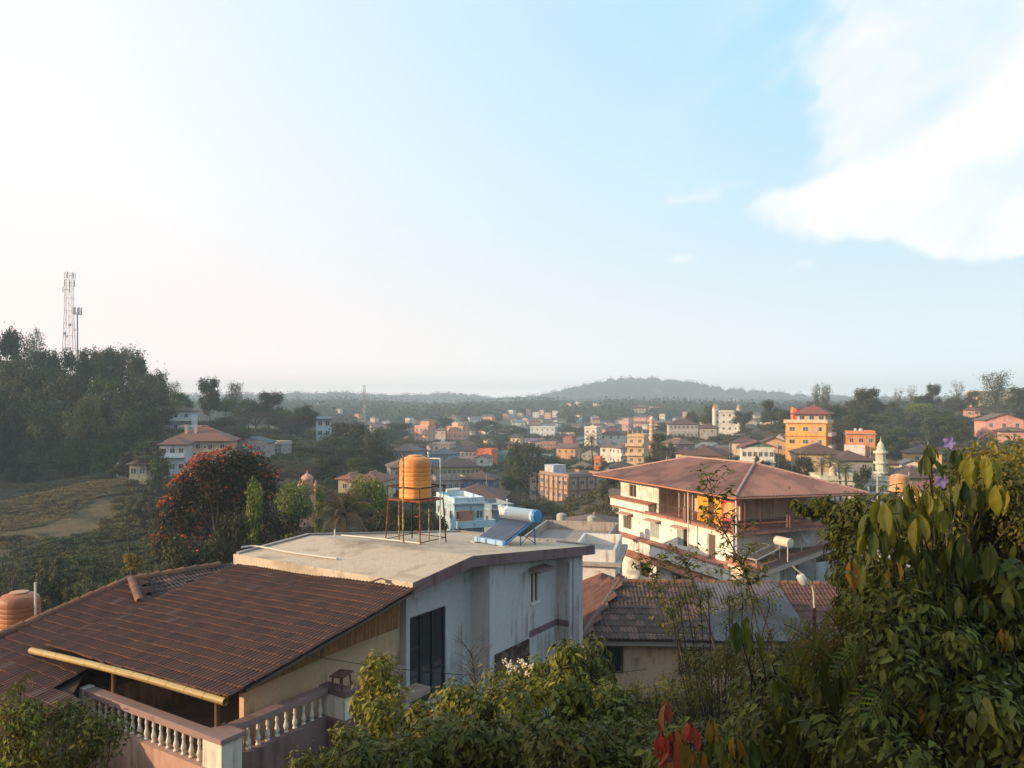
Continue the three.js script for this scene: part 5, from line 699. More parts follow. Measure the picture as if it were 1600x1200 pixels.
// far small houses on the other side of the valley
{ const r = rng(77), far = [[800, 642, 900], [812, 645, 900], [826, 641, 930], [838, 645, 880], [848, 640, 960], [857, 646, 860], [868, 643, 900], [880, 633, 1150], [890, 631, 1180], [902, 629, 1200], [933, 630, 1150], [792, 648, 800], [904, 650, 780], [1010, 662, 640], [978, 664, 600], [1035, 648, 760], [660, 668, 560], [604, 678, 480], [760, 668, 620], [735, 672, 560], [980, 655, 700], [1192, 662, 420], [1200, 668, 380], [500, 630, 1200], [530, 640, 900], [585, 652, 800], [560, 648, 820], [1148, 625, 1900], [500, 620, 2300], [1070, 645, 800], [640, 655, 700], [1120, 655, 600]];
  far.forEach(([px, py, d], i) => building(['far white flat roofed house across the valley', 'far cream house with brown roof across the valley', 'far pale pink house across the valley'][i % 3], px, d, lerp(6, 10, r()) * Math.min(1, 900 / d + 0.2), py, { wc: [C.W, C.CR, C.PK][i % 3].map(x => Math.min(0.8, x * 1.08)), roof: i % 3 === 1 ? 'hip' : 'flat', dep: 8, yaw: -30 + 24 * r(), floors: 2, h: 6.5, cols: 2, sideCols: 1, group: ['far white houses', 'far cream houses', 'far pink houses'][i % 3], floorsSeen: 2 })); }
// the many small roofs in between
{ const r = rng(909), looks = [['cream', C.CR, R.BR, 'brown hip'], ['white', C.W, R.PB, 'faded brown hip'], ['grey', C.GY, R.BR, 'brown gable'], ['tan', C.TN, R.RD, 'dull red hip'], ['pale blue', [0.4, 0.5, 0.58], R.DK, 'dark hip'], ['pink', C.PK, R.BR, 'brown gable'], ['white', C.W, R.GR, 'grey sheet gable']]; let n = 0;
  for (let i = 0; i < 9000 && n < 200; i++) {
    const d = Math.exp(lerp(Math.log(165), Math.log(760), r())), px = lerp(d < 240 ? 640 : 585, d < 200 ? 1330 : 1240, r()), p = at(px, 640, d), g = ground(p.x, p.z), h = r() < 0.3 ? 5.6 : 3.2, W = lerp(7, 13, r()), top = EYE_ROW - (g + h) / d * LENS, w = W / d * LENS, hz = 3 / d * LENS;
    if (top < 634 || placed.some(b => Math.hypot(b.x - p.x, b.z - p.z) < b.r + W * 0.62 || (b.d > d && px + w / 2 > b.x0 + 2 && px - w / 2 < b.x1 - 2 && top - hz < b.y1 - 4 && EYE_ROW - g / d * LENS > b.y0))) continue;
    const k = looks[Math.floor(r() * looks.length)]; building(`${k[0]} ${h > 5 ? 'two storey' : 'single storey'} house with ${k[3]} roof in the crowded valley town`, px, d, w * 0.9, top, { wc: k[1].map(x => x * lerp(0.8, 1.1, r())), rc: k[2].map(x => x * lerp(0.8, 1.25, r())), roof: k[3].includes('gable') ? 'gable' : 'hip', dep: lerp(6, 9, r()), yaw: lerp(-40, 25, r()), floors: h > 5 ? 2 : 1, cols: 3, sideCols: 2, floorsSeen: 2, group: 'small houses of the valley town', pitch: lerp(0.36, 0.5, r()) }); n++;
  } }
// poles in the town
{ const spots = [[818, 712, 232], [905, 700, 260], [1140, 690, 215], [1216, 690, 176], [760, 740, 190], [1360, 690, 165], [655, 720, 240]]; spots.forEach(([px, py, d], i) => { const b = at(px, py, d), g = ground(b.x, b.z), H = Math.max(6, b.y - g), T = thing('utility_pole', 'thin grey power pole with crossarm among the town roofs', 'pole', [b.x, g - 0.2, b.z], i, 'power poles of the town'); obj('mast', rod([0, 0, 0], [0, H, 0], 0.11, 6, 0.08), M([0.3, 0.28, 0.26], 0.9), T); obj('crossarm', bx(-0.8, 0.8, H - 0.7, H - 0.6, -0.05, 0.05), M([0.2, 0.18, 0.16], 0.8), T); }); }
// temple tower
{ const b = at(480, 742, 118), g = ground(b.x, b.z), H = b.y - g, T = thing('temple_tower', 'pink stepped temple spire rising over the yellow-green trees', 'temple', [b.x, g - 0.3, b.z], 0.3), m = plaster([0.56, 0.29, 0.24]); const r = 1.15;
  obj('base', bx(-1.6, 1.6, 0, H - 3.2, -1.6, 1.6), m, T); for (let i = 0; i < 5; i++) { const y0 = H - 3.2 + i * 0.55, w = lerp(1.35, 0.75, i / 4); obj('tier', rbx(-w, w, y0, y0 + 0.55, -w, w, 0.06), m, T); } obj('dome', lathe([[0.9, H - 0.45], [0.95, H - 0.2], [0.7, H + 0.2], [0.25, H + 0.45], [0.1, H + 0.6], [0.05, H + 1.0], [0.001, H + 1.0]], 12), m, T); for (const x of [-1, 1]) obj('pinnacle', lathe([[0.3, H - 2.2], [0.3, H - 1.2], [0.12, H - 0.7], [0.001, H - 0.3]], 8).translate(x * 1.2, 0, 1.2), m, T); placed.push({ x0: 466, x1: 494, y0: 735, y1: 768, d: 118, x: b.x, z: b.z, r: 2 }); }
// striped minaret far in the town
{ const b = at(1018, 655, 330), g = ground(b.x, b.z), H = b.y - g, T = thing('striped_minaret', 'slim orange banded minaret with white domes in the town', 'minaret', [b.x, g - 0.3, b.z]); obj('shaft', new THREE.CylinderGeometry(0.85, 1.0, H, 10).translate(0, H / 2, 0), plaster([0.66, 0.38, 0.22]), T); for (let i = 1; i < 5; i++) obj('band', new THREE.CylinderGeometry(1.15, 1.15, 0.4, 10).translate(0, H - i * 2, 0), plaster(C.W), T); obj('dome', new THREE.SphereGeometry(0.95, 12, 8).translate(0, H + 0.5, 0), plaster(C.W), T); }
// tank on its stand at the edge of the bush, roof tanks by the shed
{ const b = at(1405, 768, 49); waterTank(b, 0.56, 1.12, [0.62, 0.34, 0.17], 'pale orange water tank on a tall stand behind the leafy bush', undefined, 'stand_water_tank'); const g = ground(b.x, b.z), S = thing('pipe_stand', 'tall pipe stand under the pale orange water tank', 'stand', [b.x, g, b.z]); for (const [x, z] of [[-0.45, -0.45], [0.45, -0.45], [-0.45, 0.45], [0.45, 0.45]]) obj('leg', rod([x * 1.3, 0, z * 1.3], [x, b.y - g - 0.05, z], 0.05, 6), MAT.pipe, S); obj('platform', bx(-0.6, 0.6, b.y - g - 0.06, b.y - g, -0.6, 0.6), MAT.iron, S); obj('pipe', rod([-1.4, 0, 0], [-1.4, b.y - g + 1.1, 0], 0.03, 5), MAT.pipe, S); obj('pipe', rod([0.62, 0.2, 0], [0.62, b.y - g + 1.25, 0], 0.025, 5), MAT.pipe, S); }
[[877, 818, 'grey tank with tan lid above the weathered parapet'], [925, 822, 'small grey tank by the shed door']].forEach(([px, py, label], i) => { const b = at(px, py, 66); waterTank(b, 0.42, 0.9, [0.42, 0.44, 0.43], label, undefined, 'small_tank'); const g = ground(b.x, b.z), S = thing('pipe_stand', i ? 'thin legs under the small grey tank by the shed' : 'thin legs under the grey tank with tan lid', 'stand', [b.x, g, b.z]); for (const [x, z] of [[-0.3, -0.3], [0.3, -0.3], [-0.3, 0.3], [0.3, 0.3]]) obj('leg', rod([x, 0, z], [x, b.y - g - 0.04, z], 0.04, 5), MAT.iron, S); obj('platform', bx(-0.42, 0.42, b.y - g - 0.05, b.y - g, -0.42, 0.42), MAT.iron, S); });
// telecom towers
function lattice(name, label, px, topPy, d, w0, w1, bays, dishes) {
  const b = at(px, topPy, d), g = ground(b.x, b.z), H = b.y - g, T = thing(name, label, 'tower', [b.x, g, b.z], 0.25), m = M([0.30, 0.28, 0.27], 0.7), wAt = y => lerp(w0, w1, Math.min(1, y / (H * 0.72))), cor = y => [[-1, -1], [1, -1], [1, 1], [-1, 1]].map(([x, z]) => V(x * wAt(y) / 2, y, z * wAt(y) / 2));
  for (let k = 0; k < 4; k++) obj('corner_leg', [rod(cor(0)[k], cor(H * 0.72)[k], 0.085, 5), rod(cor(H * 0.72)[k], cor(H)[k], 0.07, 5)], m, T);
  for (let i = 0; i < bays; i++) { const y0 = H * i / bays, y1 = H * (i + 1) / bays, a = cor(y0), c = cor(y1), gs = []; for (let k = 0; k < 4; k++) { const j = (k + 1) % 4; gs.push(rod(c[k], c[j], 0.04, 4), rod(a[k], c[j], 0.028, 4), rod(a[j], c[k], 0.028, 4)); } obj('bracing', gs, m, T); }
  obj('ladder', rod([0, 0, 0], [0, H, 0], 0.07, 5), m, T);
  const am = M([0.5, 0.48, 0.46], 0.6); for (let i = 0; i < dishes; i++) { const a = i * 2.4, y = H - 0.8 - (i % 3) * 2.4; obj('antenna', bx(-0.16, 0.16, -1.1, 1.1, -0.1, 0.1).rotateY(a).translate(Math.sin(a) * (w1 / 2 + 0.7), y, Math.cos(a) * (w1 / 2 + 0.7)), am, T); obj('antenna_arm', rod([0, y, 0], [Math.sin(a) * (w1 / 2 + 0.6), y, Math.cos(a) * (w1 / 2 + 0.6)], 0.05, 4), m, T); }
  for (let i = 0; i < 4; i++) { const a = i * 1.9 + 0.4, y = H * 0.62 - i * 1.3; obj('microwave_dish', new THREE.CylinderGeometry(0.5, 0.5, 0.35, 14).rotateX(Math.PI / 2).rotateY(a).translate(Math.sin(a) * (wAt(y) / 2 + 0.4), y, Math.cos(a) * (wAt(y) / 2 + 0.4)), am, T); }
}
lattice('lattice_tower', 'tall lattice telecom tower with panel antennas above the wooded hill', 108, 427, 262, 4.6, 2.3, 11, 9);
lattice('radio_mast', 'thin lattice mast rising from the valley haze', 569, 602, 520, 2.0, 1.2, 16, 2);
{ const b = at(121, 480, 262), g = ground(b.x, b.z), H = b.y - g, T = thing('telecom_pole', 'slim telecom pole with a cluster of antennas beside the lattice tower', 'tower', [b.x, g, b.z]), m = M([0.32, 0.3, 0.29], 0.7); obj('pole', [rod([0, 0, 0], [0, H * 0.6, 0], 0.38, 8, 0.32), rod([0, H * 0.6, 0], [0, H - 2.5, 0], 0.28, 8, 0.22)], m, T); obj('head_ring', new THREE.TorusGeometry(0.9, 0.07, 5, 16).rotateX(Math.PI / 2).translate(0, H - 2.4, 0), m, T); for (let i = 0; i < 7; i++) { const a = i / 7 * 2 * Math.PI; obj('antenna', bx(-0.17, 0.17, -1.25, 1.25, -0.08, 0.08).rotateY(a).translate(Math.sin(a) * 1.3, H - 1.3, Math.cos(a) * 1.3), m, T); obj('antenna_arm', rod([0, H - 2.4, 0], [Math.sin(a) * 1.25, H - 1.6, Math.cos(a) * 1.25], 0.05, 4), m, T); } }
// parked cars by the trees on the slope
function car(px, py, d, rgb, label, turn) {
  const b = at(px, py, d), g = ground(b.x, b.z), T = thing('parked_car', label, 'car', [b.x, g + 0.02, b.z], turn, 'cars parked under the trees');
  const sh = new THREE.Shape(); [[-2.05, 0.32], [-2.08, 0.72], [-1.85, 0.92], [-1.05, 0.98], [-0.45, 1.42], [0.95, 1.46], [1.6, 1.02], [2.05, 0.95], [2.1, 0.4], [1.95, 0.3]].forEach(([x, y], i) => i ? sh.lineTo(x, y) : sh.moveTo(x, y)); sh.closePath();
  obj('body', new THREE.ExtrudeGeometry(sh, { depth: 1.5, bevelEnabled: true, bevelSize: 0.06, bevelThickness: 0.08, bevelSegments: 2 }).translate(0, 0, -0.75), M(rgb, 0.3, { physical: true, clearcoat: 0.8 }), T);
  const ws = new THREE.Shape(); [[-0.92, 1.0], [-0.42, 1.36], [0.9, 1.39], [1.38, 1.03]].forEach(([x, y], i) => i ? ws.lineTo(x, y) : ws.moveTo(x, y)); ws.closePath(); for (const s of [-1, 1]) obj('side_window', new THREE.ExtrudeGeometry(ws, { depth: 0.02, bevelEnabled: false }).translate(0, 0, s > 0 ? 0.825 : -0.845), MAT.glass, T);
  for (const [x, z] of [[-1.3, 0.72], [1.3, 0.72], [-1.3, -0.72], [1.3, -0.72]]) { const w = new THREE.Group(); w.name = 'wheel'; w.position.set(x, 0.32, z); T.add(w); obj('tyre', new THREE.TorusGeometry(0.23, 0.09, 8, 16), MAT.dark, w); obj('rim', new THREE.CylinderGeometry(0.2, 0.2, 0.14, 12).rotateX(Math.PI / 2), MAT.pipe, w); }
}
car(27, 690, 235, [0.55, 0.58, 0.62], 'pale silver car parked under the hill trees', 0.2); car(13, 683, 245, [0.6, 0.6, 0.6], 'white car parked behind the silver car', 0.3); car(40, 690, 238, [0.10, 0.13, 0.19], 'dark blue car parked next to the silver car', 0.1); car(52, 684, 245, [0.62, 0.6, 0.58], 'white car parked near the tall tree trunk', 0.2);
// street down in the valley
{ const pts = [[822, 800, 170], [818, 780, 200], [812, 765, 230], [806, 748, 270], [790, 735, 320], [786, 722, 380]].map(([px, py, d]) => { const q = at(px, py, d); return V(q.x, 0, q.z); }), cv = new THREE.CatmullRomCurve3(pts), pos = [], idx = [], uv = [], N = 60; for (let i = 0; i <= N; i++) { const p = cv.getPoint(i / N), t = cv.getTangent(i / N), n = V(-t.z, 0, t.x).normalize(); for (const s of [-1, -0.33, 0.33, 1]) { const q = p.clone().addScaledVector(n, s * 2.8); pos.push(q.x, ground(q.x, q.z) + 0.35, q.z); uv.push(q.x, q.z); } } for (let i = 0; i < N; i++) for (let k = 0; k < 3; k++) { const a = i * 4 + k; idx.push(a, a + 1, a + 4, a + 1, a + 5, a + 4); } const g = new THREE.BufferGeometry(); g.setAttribute('position', new THREE.Float32BufferAttribute(pos, 3)); g.setAttribute('uv', new THREE.Float32BufferAttribute(uv, 2)); g.setIndex(idx); g.computeVertexNormals(); const m = meshOf('road', g, M([0.16, 0.14, 0.13], 0.95, { map: TX.concrete }), scene); m.userData = { kind: 'structure', label: 'narrow grey street running down the valley', category: 'road' }; }

// ---------------------------------------------------------------- trees
// A leaf soup: small bent quads spread through the lobes of a crown, thicker towards each lobe's skin.
function leafSoup(lobes, n, size, seed, tones, droop = 0.2, shape = 1.7) {
  const r = rng(seed), pos = new Float32Array(n * 18), nor = new Float32Array(n * 18), col = new Float32Array(n * 18), vol = lobes.map(l => Math.pow(l[3] * l[4] * l[5], 0.72)), sum = vol.reduce((a, b) => a + b, 0), q = new THREE.Quaternion(), u = V(0, 0, 0), w = V(0, 0, 0), nn = V(0, 0, 0), p = V(0, 0, 0);
  for (let i = 0; i < n; i++) {
    let k = r() * sum, j = 0; while (j < lobes.length - 1 && (k -= vol[j]) > 0) j++;
    const [cx, cy, cz, rx, ry, rz] = lobes[j]; const th = r() * 2 * Math.PI, cz_ = r() * 2 - 1, sz = Math.sqrt(1 - cz_ * cz_), rad = Math.pow(r(), 0.5) * (0.7 + 0.6 * noise(th * 1.6, cz_ * 3, seed + j)) * (r() < 0.12 ? 1.1 + 0.5 * r() : 1);
    const dx = Math.cos(th) * sz, dy = cz_, dz = Math.sin(th) * sz; p.set(cx + dx * rx * rad, cy + dy * ry * rad, cz + dz * rz * rad);
    nn.set(dx + (r() - 0.5) * 1.7, dy + 0.35 + (r() - 0.5) * 1.5, dz + (r() - 0.5) * 1.7).normalize();
    u.set(r() - 0.5, (r() - 0.5) * 0.7 - droop, r() - 0.5).cross(nn).normalize(); w.crossVectors(nn, u).normalize();
    const s = size * (0.6 + 0.8 * r()), L = s * shape, c = tones[Math.floor(r() * tones.length)], b = 0.75 + 0.5 * r(), t0 = p.clone().addScaledVector(w, -L / 2), t1 = p.clone().addScaledVector(w, L / 2), a = p.clone().addScaledVector(u, s / 2).addScaledVector(nn, s * 0.12), e = p.clone().addScaledVector(u, -s / 2).addScaledVector(nn, s * 0.12);
    [t0, a, t1, t0, t1, e].forEach((v, m) => { const o = i * 18 + m * 3; pos[o] = v.x; pos[o + 1] = v.y; pos[o + 2] = v.z; nor[o] = nn.x; nor[o + 1] = nn.y; nor[o + 2] = nn.z; col[o] = c[0] * b; col[o + 1] = c[1] * b; col[o + 2] = c[2] * b; });
  }
  const g = new THREE.BufferGeometry(); g.setAttribute('position', new THREE.BufferAttribute(pos, 3)); g.setAttribute('normal', new THREE.BufferAttribute(nor, 3)); g.setAttribute('color', new THREE.BufferAttribute(col, 3)); g.computeVertexNormals(); return g;
}
const leafMat = M([1, 1, 1], 0.8, { specularIntensity: 0.3, vertexColors: true, transmission: 0.3, thickness: 0, side: THREE.DoubleSide, physical: true }, 'leaf');
const G = { dark: [[0.045, 0.042, 0.014], [0.056, 0.052, 0.016], [0.04, 0.036, 0.013]], mid: [[0.07, 0.085, 0.02], [0.09, 0.10, 0.025], [0.055, 0.065, 0.018]], olive: [[0.10, 0.105, 0.04], [0.08, 0.085, 0.035], [0.12, 0.11, 0.05]], lime: [[0.15, 0.19, 0.03], [0.12, 0.16, 0.028], [0.19, 0.21, 0.04]], brown: [[0.10, 0.065, 0.04], [0.085, 0.055, 0.035], [0.07, 0.06, 0.03]], grey: [[0.09, 0.105, 0.06], [0.075, 0.09, 0.05]] };
// kinds of unit height (1 m): lobes and limbs, scaled per tree
function kind(seed, spec) {
  const r = rng(seed), lobes = [], limbs = [], { trunk = 0.35, w = 0.42, n = 14, leaves = 5200, size = 0.028, tones = G.mid, form = 'dome', droop = 0.2, bark = MAT.bark, thin = 1 } = spec, tr = 0.02 * thin;
  const tip = y => V((r() - 0.5) * 0.05, y, (r() - 0.5) * 0.05), top = tip(trunk + 0.25); limbs.push(...taper([V(0, -0.03, 0), V((r() - 0.5) * 0.02, trunk * 0.5, 0), V((r() - 0.5) * 0.04, trunk, 0), top], tr * 1.3, tr * 0.55, 7));
  for (let i = 0; i < n; i++) {
    const a = i * 2.4 + r(), k = (i + 0.5) / n; let y, rad, s;
    if (form === 'dome') { y = lerp(trunk * 0.85, 0.88, Math.pow(r(), 0.8)); rad = w * Math.sqrt(Math.max(0.02, 1 - Math.pow((y - 0.55) / 0.46, 2))) * (0.45 + 0.5 * r()); s = 0.13 + 0.07 * r(); }
    else if (form === 'tall') { y = lerp(trunk * 0.6, 0.93, k); rad = w * (0.25 + 0.75 * r()) * (1.1 - 0.6 * k); s = 0.075 + 0.06 * r(); }
    else if (form === 'umbrella') { y = lerp(0.62, 0.9, r()); rad = w * (0.3 + 0.7 * r()); s = 0.11 + 0.05 * r(); }
    else if (form === 'tuft') { y = lerp(0.91, 0.975, r()); rad = w * (0.3 + 0.7 * r()); s = 0.02 + 0.012 * r(); }
    else { y = lerp(0.1, 0.86, k); rad = w * (1.02 - k) * (0.5 + 0.5 * r()); s = 0.06 + 0.07 * (1 - k); }     // cone
    const x = Math.cos(a) * rad, z = Math.sin(a) * rad; lobes.push([x, y, z, s * 1.15, s * 0.82, s * 1.15]);
    const root = V(0, Math.max(0.08, Math.min(trunk, y - 0.12)), 0); limbs.push(...taper([root, V(x * 0.45, lerp(root.y, y, 0.6), z * 0.45), V(x, y, z)], tr * 0.55, tr * 0.12, 5));
  }
  const crown = leafSoup(lobes, leaves, size, seed + 5, tones, droop), wood = merge(limbs); uvBox(wood);
  return { crown, wood, bark };
}
const KIND = {
  dome: [kind(1, { tones: G.dark }), kind(2, { tones: G.mid, n: 18 }), kind(3, { tones: [...G.dark, ...G.olive], trunk: 0.3, w: 0.5, n: 17 })],
  tall: [kind(4, { form: 'tall', trunk: 0.5, w: 0.24, tones: G.grey, n: 20, leaves: 3000, size: 0.02, bark: MAT.barkPale }), kind(5, { form: 'tall', trunk: 0.45, w: 0.28, tones: G.olive, n: 22, leaves: 3800, size: 0.02 }), kind(6, { form: 'tall', trunk: 0.4, w: 0.3, tones: G.dark, n: 26, leaves: 5200, size: 0.022 })],
  lime: [kind(7, { tones: G.lime, trunk: 0.2, w: 0.46, n: 18, size: 0.03 }), kind(8, { form: 'tall', tones: G.lime, trunk: 0.25, w: 0.24, n: 20, leaves: 4200, size: 0.026 })],
  bare: [kind(9, { form: 'tall', trunk: 0.5, w: 0.34, tones: G.grey, n: 24, leaves: 900, size: 0.018, bark: MAT.barkPale }), kind(10, { form: 'dome', w: 0.5, tones: G.brown, n: 24, leaves: 2600, size: 0.018 })],
  feather: [kind(21, { form: 'tall', trunk: 0.45, w: 0.26, tones: G.grey, n: 34, leaves: 2300, size: 0.015, bark: MAT.barkPale, thin: 0.7 }), kind(22, { form: 'tall', trunk: 0.3, w: 0.34, tones: [...G.olive, ...G.grey], n: 40, leaves: 3600, size: 0.015, thin: 0.7 })],
  crownlime: [kind(25, { form: 'umbrella', trunk: 0.5, w: 0.27, n: 20, tones: G.lime, size: 0.02, leaves: 6500 })],
  tuft: [kind(24, { form: 'tuft', trunk: 0.84, w: 0.035, tones: [[0.24, 0.17, 0.04], [0.18, 0.15, 0.04], [0.28, 0.18, 0.05]], n: 12, leaves: 700, size: 0.0085, thin: 0.45 })],
  olive: [kind(23, { tones: G.olive, trunk: 0.25, w: 0.42, n: 22, size: 0.022, leaves: 5200 })],
  cone: [kind(11, { form: 'cone', trunk: 0.9, w: 0.3, tones: G.dark, n: 30, leaves: 4200, size: 0.02 })],
  broad: [kind(12, { form: 'umbrella', trunk: 0.5, w: 0.55, tones: [...G.mid, ...G.olive], n: 20, leaves: 5600 })],
  bush: [kind(13, { trunk: 0.12, w: 0.6, n: 16, tones: G.mid, size: 0.045, leaves: 3600 }), kind(14, { trunk: 0.12, w: 0.6, n: 16, tones: G.olive, size: 0.045, leaves: 3600 }), kind(15, { trunk: 0.12, w: 0.6, n: 16, tones: G.dark, size: 0.045, leaves: 3600 })],
};
const wordOf = { crownlime: 'yellow-green', tuft: 'thin stemmed', olive: 'olive leaved', feather: 'feathery', dome: 'round crowned', tall: 'tall open crowned', lime: 'bright yellow-green', bare: 'half bare', cone: 'conical dark', broad: 'broad spreading', bush: 'bushy' };
const nameOf = { crownlime: 'yellow_green_tree', tuft: 'small_tree', olive: 'pale_tree', feather: 'feathery_tree', dome: 'leafy_tree', tall: 'tall_tree', lime: 'yellow_green_tree', bare: 'half_bare_tree', cone: 'conifer', broad: 'spreading_tree', bush: 'shrub' };
let treeNo = 0;
function treeAt(x, z, top, k, variant, wide, label, group, sink = 0.2) {
  const K = KIND[k][variant % KIND[k].length], g = ground(x, z), H = Math.max(1.2, top - g), T = thing(nameOf[k], label, k === 'bush' ? 'shrub' : 'tree', [x, g - sink, z], (++treeNo * 2.399) % 6.28, group);
  meshOf('trunk', K.wood, K.bark, T); meshOf('crown', K.crown, leafMat, T); T.scale.set(H * wide, H * 1.03, H * wide); return T;
}
function treePx(px, top, d, k, variant, wpx, label, group) {         // wpx: width of the crown in the photograph
  const p = at(px, top, d), g = ground(p.x, p.z), H = Math.max(1.2, p.y - g), spread = { crownlime: 0.78, tuft: 0.1, olive: 1.0, feather: 0.7, dome: 1.05, tall: 0.62, lime: 1.1, bare: 0.8, cone: 0.62, broad: 1.25, bush: 1.35 }[k];
  return treeAt(p.x, p.z, p.y, k, variant, clamp(wpx * d / LENS / (H * spread), 0.35, 2.6), label, group);
}
const hillG = 'trees of the dark wooded hill', townG = 'trees between the town houses', fieldG = 'trees along the field', rightG = 'trees of the wooded slope beyond the town', nearG = 'trees below the houses';
// hill on the sun side: an outer row first, then trees behind to close it
[[8, 515, 225, 'dome', 0, 60], [38, 522, 232, 'feather', 1, 50], [58, 508, 262, 'feather', 0, 30], [70, 545, 228, 'dome', 1, 58], [100, 548, 235, 'dome', 2, 60], [128, 560, 228, 'dome', 0, 50], [152, 543, 232, 'broad', 0, 66], [178, 545, 238, 'dome', 1, 60], [206, 540, 236, 'feather', 1, 74], [222, 556, 226, 'dome', 0, 54], [236, 580, 222, 'dome', 2, 56], [20, 560, 212, 'dome', 1, 70], [55, 575, 208, 'dome', 0, 70], [90, 585, 206, 'dome', 2, 66], [125, 592, 206, 'dome', 0, 70], [165, 590, 208, 'dome', 1, 70], [205, 600, 206, 'dome', 0, 70], [240, 610, 210, 'dome', 2, 60], [30, 610, 198, 'dome', 2, 74], [150, 625, 200, 'dome', 0, 66], [200, 640, 198, 'dome', 1, 60], [232, 645, 200, 'dome', 0, 50], [5, 605, 190, 'dome', 0, 60]].forEach(t => treePx(...t, wordOf[t[3]] + ' tree on the dark wooded hill under the lattice tower', hillG));
[[-60, 500, 220, 'dome', 0, 80], [-130, 500, 215, 'dome', 1, 90], [-200, 490, 215, 'dome', 2, 90], [-290, 480, 205, 'dome', 0, 100], [-40, 590, 180, 'dome', 1, 90], [-120, 600, 160, 'dome', 2, 90], [-210, 590, 150, 'dome', 0, 100], [-300, 575, 150, 'dome', 1, 100], [-420, 560, 150, 'dome', 2, 110], [-560, 540, 150, 'dome', 0, 120]].forEach(t => treePx(...t, 'dark ' + wordOf[t[3]] + ' tree further along the wooded hill', hillG));
{ const r = rng(66); for (let d = 84; d < 215; d += 9) { const x = -188 - 0.1 * (d - 84) - r() * 14; treeAt(x, -d, ground(x, -d) + lerp(17, 22, r()), 'dome', Math.floor(r() * 3), 1.0, 'dark round crowned tree further along the wooded hill', hillG); } }
// along the field
treePx(128, 616, 178, 'olive', 0, 64, 'tall yellow-green tree at the edge of the dry field'); treePx(74, 624, 184, 'tall', 1, 74, 'tall thin tree with long bare trunk beside the dry field');
[[190, 662, 174, 'dome', 0, 70], [225, 686, 166, 'dome', 1, 60], [130, 690, 180, 'dome', 2, 56], [175, 690, 168, 'dome', 1, 60], [232, 700, 150, 'dome', 2, 54], [250, 716, 140, 'bush', 0, 44], [160, 660, 190, 'dome', 0, 60], [110, 700, 180, 'dome', 2, 46], [200, 705, 160, 'tall', 2, 44], [40, 715, 185, 'bush', 2, 50], [10, 700, 190, 'dome', 0, 46], [285, 745, 120, 'bush', 0, 60], [220, 770, 112, 'bush', 1, 54], [268, 770, 108, 'dome', 0, 70]].forEach(t => treePx(...t, wordOf[t[3]] + (t[3] === 'bush' ? ' shrub' : ' tree') + ' along the far edge of the dry field', fieldG));
// behind, towards the blue distance
[[272, 594, 285, 'feather', 0, 40], [283, 612, 270, 'dome', 1, 36], [328, 590, 262, 'dome', 0, 44], [366, 596, 290, 'feather', 1, 44], [388, 622, 285, 'dome', 2, 40], [352, 622, 275, 'broad', 0, 44], [420, 612, 300, 'dome', 0, 54], [400, 640, 270, 'bare', 1, 56], [440, 640, 280, 'dome', 1, 44], [474, 632, 275, 'dome', 2, 46], [455, 650, 260, 'bare', 1, 40], [545, 660, 235, 'dome', 0, 80], [572, 664, 228, 'dome', 2, 76], [590, 684, 215, 'dome', 0, 60], [525, 680, 220, 'dome', 1, 70], [450, 690, 215, 'dome', 0, 66], [488, 690, 210, 'dome', 2, 66], [420, 720, 170, 'dome', 2, 60], [470, 715, 165, 'bare', 1, 66], [510, 712, 170, 'dome', 0, 60], [560, 712, 180, 'dome', 1, 56], [380, 668, 225, 'dome', 1, 40], [350, 650, 240, 'dome', 2, 40], [252, 640, 230, 'dome', 0, 40]].forEach(t => treePx(...t, wordOf[t[3]] + ' tree in the shaded belt between the slope houses and the valley', 'trees of the shaded belt'));
// near the concrete roof
treePx(463, 752, 84, 'crownlime', 0, 66, 'round yellow-green tree in front of the pink temple spire'); treePx(578, 742, 88, 'crownlime', 0, 72, 'round yellow-green tree beside the dry palm'); treePx(398, 752, 62, 'lime', 1, 32, 'narrow yellow-green tree in front of the red flowering tree'); treePx(497, 758, 92, 'lime', 1, 34, 'small yellow-green tree between the temple spire and the palm');
[[440, 800, 62, 'dome', 0, 90], [500, 812, 60, 'bare', 1, 80], [590, 800, 66, 'dome', 2, 80], [640, 795, 82, 'dome', 1, 60], [680, 800, 90, 'bush', 1, 50], [360, 800, 58, 'dome', 0, 80], [620, 780, 105, 'dome', 0, 50], [545, 815, 64, 'bush', 2, 80], [300, 835, 50, 'dome', 2, 90], [420, 835, 46, 'bush', 2, 80], [470, 830, 55, 'bush', 0, 80], [660, 820, 74, 'bush', 2, 60], [720, 815, 84, 'bare', 1, 60]].forEach(t => treePx(...t, 'dark ' + wordOf[t[3]] + (t[3] === 'bush' ? ' shrub' : ' tree') + ' in the shade below the concrete roof', nearG));
// scrub below the field, down to the tiled roof
{ const r = rng(404); for (let i = 0; i < 46; i++) { const px = lerp(-40, 330, r()), d = lerp(48, 104, Math.pow(r(), 0.8)), top = lerp(905, 838, (d - 48) / 56) + lerp(-12, 16, r()), v = Math.floor(r() * 3); treePx(px, top, d, 'bush', v, lerp(46, 80, r()), ['mid green', 'olive', 'dark green'][v] + ' shrub in the scrub between the dry field and the tiled roof', 'scrub below the field'); } }
[[135, 872, 38, 'bare', 0, 34], [18, 842, 46, 'bare', 0, 44]].forEach((t, i) => treePx(...t, i ? 'bare grey sapling leaning beside the scrub' : 'bare thin sapling standing behind the tiled roof ridge'));
treePx(207, 860, 27, 'tuft', 0, 28, 'small golden tree standing behind the roof ridge'); treePx(222, 888, 27.5, 'tuft', 0, 18, 'little shrub at the foot of the golden tree');
